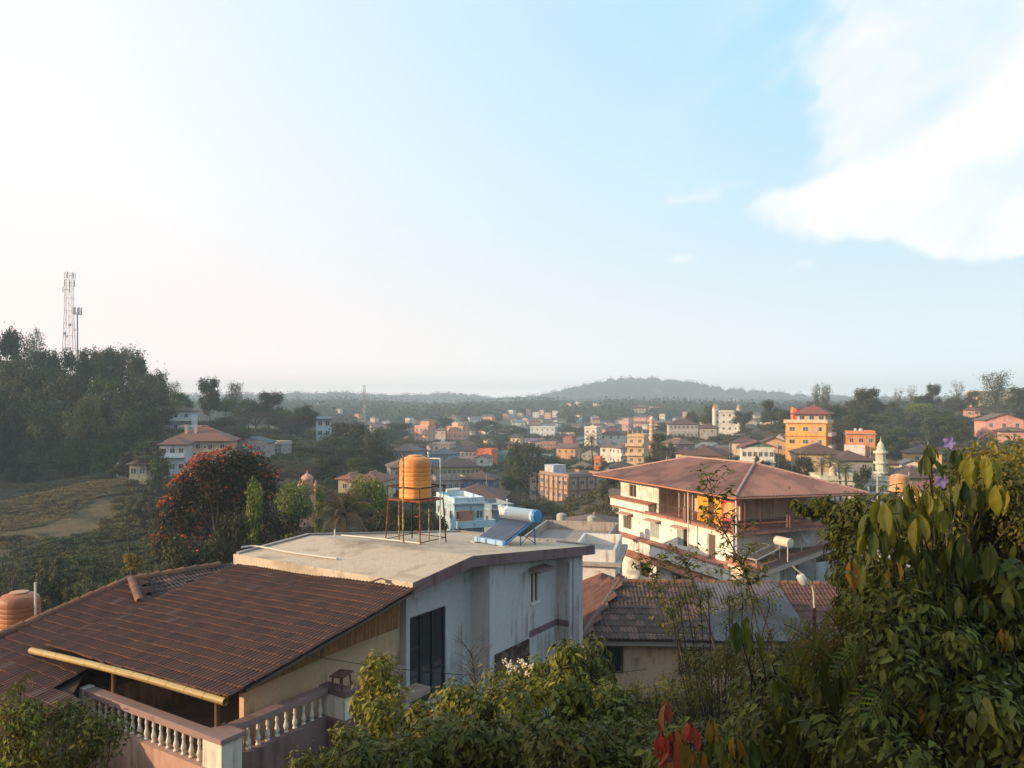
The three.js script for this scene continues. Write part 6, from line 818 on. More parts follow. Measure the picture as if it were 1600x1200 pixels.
// red flowering tree
{ const T0 = at(335, 695, 70), g = ground(T0.x, T0.z), r = rng(99), lobes = [], limbs = [], H = T0.y - g, tones = [[0.03, 0.034, 0.012], [0.045, 0.042, 0.014], [0.024, 0.024, 0.01], [0.065, 0.04, 0.016]];
  const T = thing('red_flowering_tree', 'broad dark tree covered with scarlet flower clusters', 'tree', [T0.x, g - 0.2, T0.z]);
  const px2 = (px, py, dz, R) => { const q = at(px, py, 70 + dz); lobes.push([q.x - T0.x, q.y - g, q.z - T0.z, R, R * 0.85, R]); };
  for (const [px, py, R] of [[375, 715, 1.7], [395, 725, 1.6], [350, 722, 1.6], [325, 730, 1.7], [305, 745, 1.6], [290, 765, 1.6], [275, 790, 1.5], [268, 815, 1.4], [258, 840, 1.4], [345, 755, 1.9], [380, 750, 1.9], [410, 745, 1.6], [330, 785, 1.9], [365, 790, 2.0], [400, 785, 1.9], [300, 815, 1.8], [340, 825, 1.9], [385, 830, 1.9], [415, 815, 1.6], [290, 855, 1.6], [325, 860, 1.7], [370, 870, 1.7]]) { px2(px, py, (r() - 0.5) * 5, R); if (r() < 0.6) px2(px + (r() - 0.5) * 20, py + 12, 2 + r() * 3, R * 0.9); }
  limbs.push(...taper([V(0.6, 0, 0), V(0.4, H * 0.25, 0), V(0.2, H * 0.45, 0)], 0.45, 0.25, 8)); for (const l of lobes) limbs.push(...taper([V(0.2, H * 0.3 + r(), 0), V(l[0] * 0.5, lerp(H * 0.4, l[1], 0.55), l[2] * 0.5), V(l[0], l[1], l[2])], 0.16, 0.03, 5));
  obj('trunk', limbs, MAT.bark, T); meshOf('crown', leafSoup(lobes, 26000, 0.17, 123, tones, 0.25), leafMat, T);
  const fl = []; lobes.forEach((l, j) => { const [x, y, z, rx, ry] = l, out = V(x, y - H * 0.55, z + 2).normalize(), many = y > H * 0.5 ? 60 : 16; for (let i = 0; i < many; i++) { const a = r() * 6.28, c = r() * 2 - 1, s = Math.sqrt(1 - c * c); const d = V(Math.cos(a) * s, Math.abs(c) * 0.9 + 0.05, Math.sin(a) * s); d.addScaledVector(V(-0.45, 0.2, 0.2), 1).normalize(); if (noise(x + d.x * 2, y + d.y * 2, z + d.z * 2 + 40) < 0.47) continue; fl.push([x + d.x * rx * 1.02, y + d.y * ry * 1.02, z + d.z * rx * 1.02, 0.16, 0.13, 0.16]); } });
  const flowers = meshOf('blossom', leafSoup(fl, Math.min(16000, fl.length * 11), 0.13, 321, [[0.52, 0.085, 0.028], [0.40, 0.05, 0.022], [0.60, 0.16, 0.04]], 0.1, 1.3), M([1, 1, 1], 0.7, { vertexColors: true, transmission: 0.2, thickness: 0, side: THREE.DoubleSide }, 'petal'), T); flowers.userData.label = 'scarlet flower clusters on the outside of the crown'; }
// dry palm behind the concrete roof
function palm(px, py, d, n, len, label, tones, seed, up = 0.5, name = 'palm') {
  const b = at(px, py, d), g = ground(b.x, b.z), H = b.y - g, r = rng(seed), T = thing(name, label, 'palm', [b.x, g - 0.2, b.z]), geos = [], ring = [];
  for (let i = 0; i <= 10; i++) ring.push(V(0.12 * Math.sin(i * 0.5), (H + 0.2) * i / 10, 0)); obj('trunk', taper(ring, 0.24, 0.17, 8), MAT.bark, T);
  for (let f = 0; f < n; f++) { const a = f * 2.4 + r() * 0.4, e0 = lerp(1.35, -0.25, Math.pow((f + 0.5) / n, 1.1)) * (up + 0.5), L = len * (0.8 + 0.35 * r()), pts = []; let p = ring[10].clone(), e = e0; for (let k = 0; k <= 9; k++) { pts.push(p.clone()); p.add(V(Math.cos(a) * Math.cos(e), Math.sin(e), Math.sin(a) * Math.cos(e)).multiplyScalar(L / 9)); e -= 0.17 + 0.05 * r(); }
    const pos = [], cols = [], add = (q, c) => { pos.push(q.x, q.y, q.z); cols.push(...c); }, side = V(-Math.sin(a), 0, Math.cos(a)), c0 = tones[Math.floor(r() * tones.length)];
    for (let k = 0; k < 9; k++) for (let m = 0; m < 4; m++) { const t = (k + m / 4) / 9, q = pts[k].clone().lerp(pts[k + 1], m / 4), dir = pts[k + 1].clone().sub(pts[k]).normalize(), wl = L * 0.24 * Math.sin(Math.PI * clamp(t * 0.9 + 0.12)), c = c0.map(x => x * (0.75 + 0.5 * r())); for (const s of [-1, 1]) { const tip = q.clone().addScaledVector(side, s * wl * 0.8).addScaledVector(dir, wl * 0.55).add(V(0, -wl * (0.45 + 0.3 * r()), 0)); add(q.clone().addScaledVector(dir, -0.03), c); add(q.clone().addScaledVector(dir, 0.035), c); add(tip, c); } }
    const fg = new THREE.BufferGeometry(); fg.setAttribute('position', new THREE.Float32BufferAttribute(pos, 3)); fg.setAttribute('color', new THREE.Float32BufferAttribute(cols, 3)); fg.computeVertexNormals(); const rib = clean(merge(taper(pts, 0.03, 0.008, 4))); rib.setAttribute('color', new THREE.BufferAttribute(new Float32Array(rib.attributes.position.count * 3).map((_, i) => [0.16, 0.12, 0.06][i % 3]), 3)); meshOf('frond', merge([fg, rib]), leafMat, T); }
  return T;
}
palm(540, 805, 60, 26, 3.6, 'dusty coconut palm with drooping dry fronds behind the concrete roof', [[0.10, 0.075, 0.045], [0.07, 0.065, 0.03], [0.12, 0.09, 0.06]], 71, 0.75);
[[1298, 722, 150, 12, 3.0], [1312, 728, 148, 12, 2.8], [1285, 728, 152, 11, 2.6], [1322, 735, 140, 11, 2.4]].forEach(([px, py, d, n, l], i) => { const t = palm(px, py, d, n, l, 'banana plant with broad pale leaves beside the brown roofs', [[0.14, 0.15, 0.05], [0.11, 0.13, 0.04]], 80 + i, 0.9, 'banana_plant'); t.userData.category = 'plant'; t.userData.group = 'banana plants by the brown roofs'; });
palm(925, 690, 240, 18, 4.2, 'tall feathery palm in the middle of the town', [[0.045, 0.05, 0.025], [0.06, 0.06, 0.03]], 91, 0.9); palm(745, 668, 420, 16, 4.0, 'far palm beside the coral house', [[0.05, 0.06, 0.03]], 92, 0.9); palm(640, 664, 430, 16, 4.0, 'far palm beside the pink tower house', [[0.05, 0.06, 0.03]], 93, 0.9);
// slope beyond the town, against the sky
[[1276, 597, 300, 'feather', 0, 24], [1290, 599, 298, 'feather', 1, 26], [1268, 625, 302, 'feather', 1, 30], [1302, 632, 305, 'dome', 1, 36], [1335, 622, 300, 'dome', 2, 40], [1358, 606, 300, 'dome', 0, 52], [1384, 626, 305, 'dome', 2, 40], [1405, 606, 330, 'bare', 0, 26], [1424, 602, 340, 'bare', 0, 24], [1456, 600, 345, 'dome', 0, 30], [1438, 618, 345, 'dome', 1, 34], [1496, 594, 335, 'bare', 0, 30], [1490, 620, 335, 'dome', 2, 40], [1556, 580, 310, 'feather', 1, 60], [1590, 604, 320, 'dome', 1, 36], [1520, 610, 370, 'dome', 0, 30], [1345, 640, 280, 'dome', 0, 60], [1380, 648, 275, 'dome', 1, 60], [1410, 640, 285, 'dome', 2, 62], [1440, 630, 300, 'lime', 0, 56], [1470, 640, 290, 'dome', 1, 56], [1500, 650, 280, 'dome', 0, 50], [1400, 668, 255, 'dome', 2, 56], [1440, 668, 255, 'dome', 0, 56], [1475, 672, 250, 'dome', 1, 56], [1365, 672, 250, 'dome', 0, 44], [1505, 676, 245, 'dome', 2, 46], [1320, 650, 262, 'dome', 2, 44], [1230, 640, 320, 'dome', 1, 40], [1205, 625, 330, 'dome', 0, 34], [1212, 640, 325, 'dome', 2, 50], [1162, 640, 345, 'dome', 2, 34], [1108, 632, 400, 'dome', 1, 30], [1080, 642, 390, 'dome', 2, 26], [1245, 655, 300, 'broad', 0, 44], [1595, 640, 280, 'dome', 0, 40], [1545, 690, 205, 'dome', 2, 50], [1515, 700, 200, 'dome', 1, 46], [1580, 690, 190, 'dome', 0, 56], [1480, 700, 210, 'bush', 1, 40], [1395, 700, 215, 'bush', 0, 44], [1350, 712, 192, 'dome', 1, 34]].forEach(t => treePx(...t, wordOf[t[3]] + (t[3] === 'bush' ? ' shrub' : ' tree') + ' on the wooded slope beyond the orange building', rightG));
// town trees placed from the photograph
[[822, 690, 215, 'dome', 2, 66], [805, 712, 210, 'dome', 1, 40], [850, 712, 225, 'dome', 0, 56], [872, 716, 225, 'dome', 0, 44], [910, 726, 215, 'broad', 0, 30], [1040, 688, 225, 'dome', 2, 36], [1030, 676, 240, 'dome', 0, 30], [1020, 712, 178, 'dome', 1, 40], [1000, 722, 172, 'bush', 0, 40], [1045, 724, 168, 'bush', 0, 40], [960, 740, 152, 'bush', 1, 60], [1260, 712, 158, 'dome', 0, 34], [1240, 716, 160, 'bush', 2, 30], [1345, 728, 146, 'bush', 0, 34], [800, 762, 185, 'bare', 1, 50], [790, 775, 170, 'bare', 1, 50], [765, 790, 140, 'bush', 2, 40], [1130, 712, 190, 'bush', 1, 30], [1190, 712, 165, 'bush', 2, 26], [780, 680, 360, 'dome', 1, 50], [800, 665, 460, 'dome', 2, 50], [830, 690, 330, 'dome', 2, 40], [620, 660, 420, 'dome', 0, 50], [600, 668, 360, 'dome', 1, 50], [760, 655, 500, 'dome', 2, 50], [690, 652, 520, 'dome', 0, 50], [900, 665, 520, 'dome', 2, 60], [1040, 660, 470, 'dome', 0, 40]].forEach(t => treePx(...t, wordOf[t[3]] + (t[3] === 'bush' ? ' shrub' : ' tree') + ' between the town houses in the valley', townG));
// more town trees, scattered where they leave the houses in view
{ const r = rng(2024), kinds = ['dome', 'dome', 'dome', 'broad', 'tall', 'dome', 'bare']; let n = 0;
  for (let i = 0; i < 2600 && n < 140; i++) {
    const d = Math.exp(lerp(Math.log(125), Math.log(1000), r())), px = lerp(d < 190 ? 560 : 430, 1620, r()), k = kinds[Math.floor(r() * kinds.length)], H = lerp(5, 11, r()), p = at(px, 640, d), g = ground(p.x, p.z), top = EYE_ROW - (g + H) / d * LENS, bot = EYE_ROW - g / d * LENS, w = H * 0.9 / d * LENS;
    if (top < 622 || placed.some(b => Math.hypot(b.x - p.x, b.z - p.z) < b.r + 2.2 || (b.d > d && px + w / 2 > b.x0 && px - w / 2 < b.x1 && bot > b.y0 && top < b.y1 - 2))) continue;
    const v = Math.floor(r() * 3); treeAt(p.x, p.z, g + H, k, v, lerp(0.8, 1.25, r()), wordOf[k] + ' tree between the town houses in the valley', townG); n++;
  } }
// far woods: one mass
{ const r = rng(31), lob = [[0, 0.5, 0, 0.5, 0.5, 0.5], [0.25, 0.42, 0.1, 0.34, 0.34, 0.34], [-0.25, 0.4, -0.15, 0.36, 0.32, 0.36], [0.05, 0.7, -0.1, 0.3, 0.3, 0.3]], g = leafSoup(lob, 520, 0.13, 7, [...G.dark, ...G.mid], 0.1), list = [];
  for (let i = 0; i < 90000 && list.length < 15000; i++) { const d = Math.exp(lerp(Math.log(650), Math.log(3500), Math.pow(r(), 0.8))), a = lerp(-42, 40, r()) * Math.PI / 180, x = Math.tan(a) * d, z = -d; if (placed.some(b => b.d > d - 20 && Math.abs(Math.atan2(b.x, b.d) - a) < 0.012 && b.d - d < 160)) continue; const y = ground(x, z), s = lerp(8, 16, r()) * (d > 2000 ? 1.35 : 1); list.push([x, y - s * 0.15, z, s * lerp(0.9, 1.5, r()), s, r() * 6]); }
  const m = new THREE.InstancedMesh(g, leafMat, list.length), o = new THREE.Object3D(); list.forEach(([x, y, z, w, s, t], i) => { o.position.set(x, y, z); o.rotation.y = t; o.scale.set(w, s, w); o.updateMatrix(); m.setMatrixAt(i, o.matrix); m.setColorAt(i, new THREE.Color().setRGB(...[0.8, 0.85, 0.75].map(q => q * lerp(0.75, 1.35, noise(x * 0.01, z * 0.01, 4))))); }); m.name = 'far_woods'; m.castShadow = m.receiveShadow = true; tag(m, 'hazy woods covering the far hills and valley sides', 'woods', null, 'stuff'); scene.add(m); }

// ---------------------------------------------------------------- foreground plants
const leafFine = M([1, 1, 1], 0.68, { specularIntensity: 0.35, vertexColors: true, transmission: 0.4, thickness: 0, side: THREE.DoubleSide, physical: true }, 'leafFine');
function fineLeaves(spots, seed) {                                   // spots: [x, y, z, nx, ny, nz, length, width, r, g, b, droop] -> pointed folded blades in one geometry
  const r = rng(seed), N = spots.length, T = 24, pos = new Float32Array(N * T * 3), col = new Float32Array(N * T * 3), n = V(0, 0, 0), w = V(0, 0, 0), u = V(0, 0, 0); let o = 0;
  const prof = [[0, 0], [0.28, 0.46], [0.62, 0.38], [1, 0]];
  for (const s of spots) {
    n.set(s[3], s[4], s[5]).normalize(); w.set(r() - 0.5, -s[11], r() - 0.5); w.addScaledVector(n, -w.dot(n)); if (w.lengthSq() < 1e-6) w.set(1, 0, 0).addScaledVector(n, -n.x); w.normalize(); u.crossVectors(n, w);
    const L = s[6], W = s[7], P = (t, k, sg) => [s[0] + w.x * L * t + u.x * W * k * sg + n.x * (W * k * 0.35 - L * 0.22 * t * t), s[1] + w.y * L * t + u.y * W * k * sg + n.y * (W * k * 0.35 - L * 0.22 * t * t), s[2] + w.z * L * t + u.z * W * k * sg + n.z * (W * k * 0.35 - L * 0.22 * t * t)];
    for (const sg of [-1, 1]) for (let i = 0; i < 3; i++) { const [t0, k0] = prof[i], [t1, k1] = prof[i + 1], A = P(t0, 0, 0), B = P(t1, 0, 0), C = P(t0, k0, sg), D = P(t1, k1, sg); const tri = i === 0 ? [A, B, D] : i === 1 ? [A, B, D, A, D, C] : [A, B, C]; for (const v of tri) { pos.set(v, o); col[o] = s[8]; col[o + 1] = s[9]; col[o + 2] = s[10]; o += 3; } }
  }
  const g = new THREE.BufferGeometry(); g.setAttribute('position', new THREE.BufferAttribute(pos.slice(0, o), 3)); g.setAttribute('color', new THREE.BufferAttribute(col.slice(0, o), 3)); g.computeVertexNormals(); return g;
}
const FG = { mid: [[0.12, 0.125, 0.018], [0.15, 0.145, 0.022], [0.085, 0.095, 0.016]], lime: [[0.21, 0.215, 0.026], [0.16, 0.18, 0.024], [0.26, 0.23, 0.034]], olive: [[0.15, 0.13, 0.03], [0.115, 0.105, 0.026], [0.19, 0.145, 0.034]], gold: [[0.30, 0.22, 0.03], [0.24, 0.19, 0.03], [0.18, 0.165, 0.026]] };
function shrub(label, name, cx, cy, rx, ry, d, o = {}) {             // an ellipse of the photograph filled with leafy sprays at distance d
  const { lobes: nl = 16, R = 26, leaf = 0.05, n = 5200, tones = FG.mid, seed = Math.round(cx + cy * 3), droop = 0.5, depth = 0.5, slim = 0.42, flowers, group, from } = o, r = rng(seed), c = at(cx, cy, d), g = ground(c.x, c.z), T = thing(name, label, 'shrub', [c.x, g - 0.05, c.z], 0, group), lob = [], stems = [], base = V(0, 0, 0);
  for (let i = 0; i < nl; i++) { const a = r() * 6.28, k = Math.sqrt(r()), q = at(cx + Math.cos(a) * k * rx, cy + Math.sin(a) * k * ry, d + (r() - 0.5) * depth * 2), s = R * d / LENS * (0.7 + 0.7 * r()); const l = V(q.x - c.x, Math.max(q.y - g + 0.05, 0.12), q.z - c.z); lob.push([l, s]); const fr = from && at(from[0], from[1], from[2]), root = fr ? V(fr.x - c.x, fr.y - g, fr.z - c.z) : V((r() - 0.5) * 0.25, 0, (r() - 0.5) * 0.25); stems.push(...taper([root, root.clone().lerp(l, 0.5).add(V((r() - 0.5) * 0.1, 0.08, (r() - 0.5) * 0.1)), l, l.clone().add(V((r() - 0.5) * s, s * 0.8, (r() - 0.5) * s))], 0.007, 0.002, 4)); }
  const spots = []; for (let i = 0; i < n; i++) { const [l, s] = lob[Math.floor(r() * nl)], a = r() * 6.28, z = r() * 2 - 1, q = Math.sqrt(1 - z * z), rad = s * (Math.pow(r(), 0.5) * 1.1 + (r() < 0.12 ? r() * 0.7 : 0)), dx = Math.cos(a) * q, dy = z, dz = Math.sin(a) * q, t = tones[Math.floor(r() * tones.length)], b = 0.7 + 0.6 * r(), L = leaf * (0.4 + 1.25 * Math.pow(r(), 1.6)); spots.push([l.x + dx * rad, l.y + dy * rad * 0.9, l.z + dz * rad, dx + (r() - 0.5) * 1.4, dy + 0.7 + (r() - 0.5), dz + (r() - 0.5) * 1.4, L, L * slim, t[0] * b, t[1] * b, t[2] * b, droop]); }
  obj('stem', stems, MAT.bark, T); meshOf('foliage', fineLeaves(spots, seed + 9), leafFine, T);
  if (flowers) { const fl = []; for (let i = 0; i < flowers.n; i++) { const q = at(flowers.px + (r() - 0.5) * flowers.w, flowers.py + (r() - 0.5) * flowers.h, d - 0.25 + 0.2 * r()); for (let k = 0; k < 5; k++) fl.push(new THREE.IcosahedronGeometry(flowers.s * (0.6 + 0.6 * r()), 0).translate(q.x - c.x + (r() - 0.5) * flowers.s * 4, q.y - g + 0.05 + (r() - 0.5) * flowers.s * 3, q.z - c.z + (r() - 0.5) * flowers.s * 4)); } const m = obj('blossom', fl, M(flowers.rgb, 0.8), T); m.userData.label = flowers.label; m.userData.kind = 'stuff'; }
  return T;
}
const rg = 'shrubs on the bank below the viewpoint';
shrub('leafy shrub with small bright leaves behind the hanging leaves', 'bank_shrub', 1545, 830, 75, 120, 4.3, { leaf: 0.045, tones: [...FG.mid, ...FG.olive], n: 6500, lobes: 22 });
shrub('golden leaved shrub at the top of the bank', 'bank_shrub', 1560, 740, 60, 40, 4.6, { leaf: 0.035, tones: FG.gold, n: 3200 });
shrub('dark glossy shrub under the hanging leaves', 'bank_shrub', 1440, 930, 110, 100, 4.2, { leaf: 0.075, tones: FG.mid, n: 5600, lobes: 22, slim: 0.5 });
shrub('dark shrub with oval leaves low on the bank', 'bank_shrub', 1550, 1010, 90, 120, 3.9, { leaf: 0.07, tones: FG.mid, n: 5200, lobes: 22, slim: 0.5, flowers: { px: 1570, py: 950, w: 60, h: 50, n: 8, s: 0.006, rgb: [0.7, 0.68, 0.6], label: 'tiny white flower heads' } });
shrub('dark tangled shrub beneath the ferns', 'bank_shrub', 1400, 1110, 140, 110, 3.9, { leaf: 0.055, tones: FG.mid, n: 7000, lobes: 26, flowers: { px: 1430, py: 1110, w: 120, h: 90, n: 16, s: 0.006, rgb: [0.7, 0.68, 0.6], label: 'tiny white flower heads' } });
shrub('low dark shrub in the corner of the bank', 'bank_shrub', 1570, 1150, 70, 70, 3.3, { leaf: 0.06, tones: FG.mid, n: 3600 });
shrub('shrub with slender olive leaves under the tiled roof edge', 'bank_shrub', 1255, 1110, 100, 75, 4.7, { leaf: 0.05, tones: [...FG.mid, ...FG.olive], n: 6800, lobes: 26 });
shrub('fine leaved shrub between the ferns and the tiled roof', 'bank_shrub', 1245, 1030, 70, 45, 5.4, { leaf: 0.028, tones: [...FG.olive, ...FG.mid], n: 5200, lobes: 20, slim: 0.36 });
shrub('dark small leaved shrub beside the terrace of the white house', 'bank_shrub', 1332, 850, 34, 66, 5.0, { leaf: 0.036, tones: FG.mid, n: 8500, lobes: 40, R: 20 });
shrub('dark leafy branch reaching under the red roof eave', 'leafy_branch', 1278, 790, 40, 13, 5.2, { leaf: 0.035, tones: FG.mid, n: 900, lobes: 12, R: 9, depth: 0.15, from: [1338, 850, 5.0] });
shrub('airy shrub with tiny leaves over the grey roof sheets', 'bank_shrub', 1130, 975, 85, 70, 7.5, { leaf: 0.026, tones: [...FG.olive, ...FG.mid], n: 3400, lobes: 30, R: 15, slim: 0.4 });
shrub('yellow-green shrub with tiny leaves before the cream wall', 'bank_shrub', 1035, 1115, 75, 65, 7.6, { leaf: 0.024, tones: [...FG.lime, ...FG.olive], n: 9000, lobes: 34, R: 20, slim: 0.42 });
shrub('fine olive shrub behind the red young leaves', 'bank_shrub', 1135, 1085, 80, 90, 6.6, { leaf: 0.026, tones: FG.olive, n: 8000, lobes: 32, R: 20 });
shrub('tall bright shrub with pointed leaves and white buds', 'bank_shrub', 868, 1060, 44, 48, 8.2, { leaf: 0.075, tones: [...FG.lime, ...FG.mid], n: 3000, lobes: 18, R: 20, droop: 0.9 });
shrub('leafy shrub in front of the house corner', 'bank_shrub', 915, 1055, 34, 44, 8.4, { leaf: 0.085, tones: FG.mid, n: 1500, lobes: 10, R: 20, droop: 0.9 });
shrub('shrub with cream flower heads before the stone panel', 'bank_shrub', 808, 1075, 42, 36, 8.3, { leaf: 0.06, tones: [...FG.lime, ...FG.mid], n: 2200, lobes: 14, R: 17, flowers: { px: 808, py: 1042, w: 46, h: 26, n: 22, s: 0.012, rgb: [0.62, 0.52, 0.38], label: 'cream flower heads' } });
shrub('broad leaved shrub below the cream flowers', 'bank_shrub', 900, 1125, 100, 45, 7.2, { leaf: 0.07, tones: [...FG.mid, ...FG.lime], n: 5600, lobes: 26, droop: 0.5, slim: 0.5, flowers: { px: 918, py: 1152, w: 10, h: 8, n: 2, s: 0.014, rgb: [0.7, 0.36, 0.03], label: 'small yellow flower' } });
shrub('broad leaved shrub in front of the porch slab', 'bank_shrub', 745, 1125, 95, 42, 7.6, { leaf: 0.065, tones: [...FG.mid, ...FG.lime, ...FG.olive], n: 5600, lobes: 26, droop: 0.5, slim: 0.48 });
shrub('sunlit vine spilling over the balcony wall', 'vine', 588, 1075, 46, 45, 9.4, { leaf: 0.075, tones: [...FG.lime, ...FG.gold], n: 1700, lobes: 20, R: 16, slim: 0.5 });
shrub('yellow-green shrub under the balcony', 'bank_shrub', 625, 1165, 95, 60, 8.2, { leaf: 0.075, tones: [...FG.lime, ...FG.mid], n: 3400, lobes: 22, slim: 0.48 });
shrub('large leaved undergrowth below the house', 'bank_shrub', 730, 1180, 190, 40, 5.8, { leaf: 0.06, tones: [...FG.mid, ...FG.olive, ...FG.mid], n: 9500, lobes: 44, R: 30, slim: 0.46, droop: 0.35 });
shrub('large leaved undergrowth before the yellow-green shrubs', 'bank_shrub', 950, 1180, 130, 40, 5.4, { leaf: 0.055, tones: [...FG.mid, ...FG.olive], n: 8000, lobes: 36, R: 30, slim: 0.46, droop: 0.35 });
shrub('dark undergrowth around the red young leaves', 'bank_shrub', 1130, 1185, 120, 45, 4.6, { leaf: 0.06, tones: FG.mid, n: 5200, lobes: 26, R: 30 });
shrub('bushy shrub at the foot of the old tiled roof', 'bank_shrub', 95, 1150, 90, 55, 9.0, { leaf: 0.06, tones: [...FG.mid, ...FG.olive], n: 6500, lobes: 30, R: 24 });
shrub('brighter shrub beside the foot of the old tiled roof', 'bank_shrub', 15, 1150, 50, 65, 8.6, { leaf: 0.06, tones: [...FG.lime, ...FG.olive], n: 3600, lobes: 20, R: 24 });
shrub('thin twiggy spray over the old tiled roof', 'twig_spray', 26, 1075, 16, 26, 8.6, { leaf: 0.06, tones: FG.olive, n: 130, lobes: 8, R: 9 });
shrub('small tuft of leaves below the verandah corner', 'bank_shrub', 500, 1212, 60, 30, 9.0, { leaf: 0.08, tones: FG.mid, n: 1800, lobes: 18, R: 20 });

shrub('sunlit fine shrub filling in between the large drooping leaves', 'bank_shrub', 1440, 850, 80, 80, 3.95, { depth: 0.25, leaf: 0.036, tones: [...FG.mid, ...FG.olive, ...FG.lime], n: 6500, lobes: 34, R: 30 });
shrub('sunlit shrub with yellowing small leaves at the edge of the bank', 'bank_shrub', 1545, 800, 60, 65, 3.95, { depth: 0.25, leaf: 0.034, tones: [...FG.gold, ...FG.olive, ...FG.mid], n: 5200, lobes: 28, R: 28 });
shrub('dense shrub with mid green leaves in the middle of the bank', 'bank_shrub', 1500, 965, 110, 70, 3.8, { depth: 0.3, leaf: 0.045, tones: FG.mid, n: 6500, lobes: 34, R: 32, flowers: { px: 1400, py: 880, w: 70, h: 60, n: 14, s: 0.006, rgb: [0.72, 0.68, 0.58], label: 'tiny white flower heads' } });
shrub('dense shrub of olive leaves around the low ferns', 'bank_shrub', 1360, 1040, 90, 60, 4.3, { leaf: 0.04, tones: [...FG.olive, ...FG.mid], n: 7500, lobes: 36, R: 30 });
shrub('dense shrub of dark leaves at the bottom of the bank', 'bank_shrub', 1470, 1150, 150, 60, 3.3, { leaf: 0.045, tones: FG.mid, n: 6500, lobes: 34, R: 36 });
shrub('dense shrub of small olive leaves left of the low ferns'.replace('left of', 'beside'), 'bank_shrub', 1250, 1150, 100, 60, 4.0, { leaf: 0.04, tones: [...FG.olive, ...FG.mid], n: 5200, lobes: 30, R: 32 });

shrub('tangle of small leaves where the drooping branches fork', 'bank_shrub', 1385, 915, 55, 50, 3.75, { depth: 0.25, leaf: 0.034, tones: [...FG.mid, ...FG.olive, ...FG.mid], n: 4200, lobes: 28, R: 26 });
shrub('tangle of small dark leaves under the orange leaves', 'bank_shrub', 1375, 975, 35, 45, 3.7, { leaf: 0.034, tones: FG.mid, n: 3800, lobes: 26, R: 26 });
shrub('dark leafy shrub closing the hollow under the drooping leaves', 'bank_shrub', 1425, 1000, 80, 60, 3.45, { leaf: 0.04, tones: FG.mid, n: 4600, lobes: 28, R: 28 });
// trees beside the viewpoint, out of view, that keep the low sun off the foot of the bank
[[-13, 0.2, 3.8], [-14.5, -0.6, 4.0], [-16, 0.1, 4.5], [-13.5, 1.6, 3.9]].forEach(([x, z, top]) => treeAt(x, z, top, 'dome', 0, 0.3, 'leafy tree standing on the bank beside the viewpoint', 'trees beside the viewpoint'));

shrub('leafy shrub carrying the bank on past the golden shrub', 'bank_shrub', 1680, 840, 70, 110, 4.3, { leaf: 0.05, tones: [...FG.mid, ...FG.olive], n: 5200, lobes: 26 });
shrub('broad shrub carrying the bank on past the dark corner shrub', 'bank_shrub', 1690, 1070, 90, 130, 3.8, { leaf: 0.055, tones: FG.mid, n: 5200, lobes: 26, R: 32 });
shrub('tall shrub at the far end of the bank', 'bank_shrub', 1800, 940, 90, 160, 4.4, { leaf: 0.05, tones: [...FG.mid, ...FG.lime], n: 5200, lobes: 28, R: 30 });
// big leaves, one by one
const bladeTex = (() => { const c = document.createElement('canvas'); c.width = 64; c.height = 128; const x = c.getContext('2d'); x.fillStyle = '#e2e2d8'; x.fillRect(0, 0, 64, 128); x.strokeStyle = '#ffffff'; x.lineWidth = 3; x.beginPath(); x.moveTo(32, 0); x.lineTo(32, 128); x.stroke(); x.lineWidth = 1.2; for (const s of [-1, 1]) { x.beginPath(); x.moveTo(32, 122); x.quadraticCurveTo(32 + s * 22, 80, 32 + s * 4, 6); x.stroke(); } x.fillStyle = 'rgba(120,90,40,0.35)'; const r = rng(8); for (let i = 0; i < 26; i++) { x.beginPath(); x.arc(r() * 64, r() * 128, 0.6 + r() * 1.8, 0, 7); x.fill(); } const t = new THREE.CanvasTexture(c); t.colorSpace = THREE.SRGBColorSpace; return t; })();
const bladeGeo = [0, 1, 2, 3].map(v => {
  const n = 8, prof = [0.03, 0.25, 0.41, 0.49, 0.5, 0.45, 0.34, 0.17, 0.0], pos = [], uv = [], idx = [], bend = [0.25, 0.45, 0.1, 0.6][v], fold = [0.5, 0.3, 0.7, 0.4][v], twist = [0.15, -0.3, 0.4, -0.1][v];
  for (let i = 0; i <= n; i++) { const t = i / n, w = prof[i] * 0.31, y = -t * (1 - 0.25 * bend * t), z = -bend * 0.5 * t * t; for (const k of [-1, -0.5, 0, 0.5, 1]) { const a = twist * t, X = k * w, Z = z + Math.abs(k) * w * fold + 0.012 * Math.sin(t * 17 + k * 2); pos.push(X * Math.cos(a) - Z * 0 * Math.sin(a), y, Z + X * Math.sin(a)); uv.push(0.5 + k * 0.48, 1 - t); } }
  for (let i = 0; i < n; i++) for (let k = 0; k < 4; k++) { const a = i * 5 + k; idx.push(a, a + 5, a + 1, a + 1, a + 5, a + 6); }
  const g = new THREE.BufferGeometry(); g.setAttribute('position', new THREE.Float32BufferAttribute(pos, 3)); g.setAttribute('uv', new THREE.Float32BufferAttribute(uv, 2)); g.setIndex(idx); g.computeVertexNormals(); return g;
});
const blade = (rgb, tr = 0.35) => M(rgb, 0.58, { specularIntensity: 0.45, map: bladeTex, transmission: tr, thickness: 0, side: THREE.DoubleSide, physical: true });
const BL = { green: [blade([0.11, 0.135, 0.018]), blade([0.14, 0.155, 0.02]), blade([0.075, 0.095, 0.016])], bright: [blade([0.27, 0.26, 0.022], 0.45), blade([0.22, 0.225, 0.022], 0.45), blade([0.31, 0.27, 0.028], 0.45)], red: [blade([0.52, 0.055, 0.04]), blade([0.46, 0.09, 0.045]), blade([0.42, 0.13, 0.05])], orange: [blade([0.42, 0.2, 0.03]), blade([0.34, 0.2, 0.03])] };
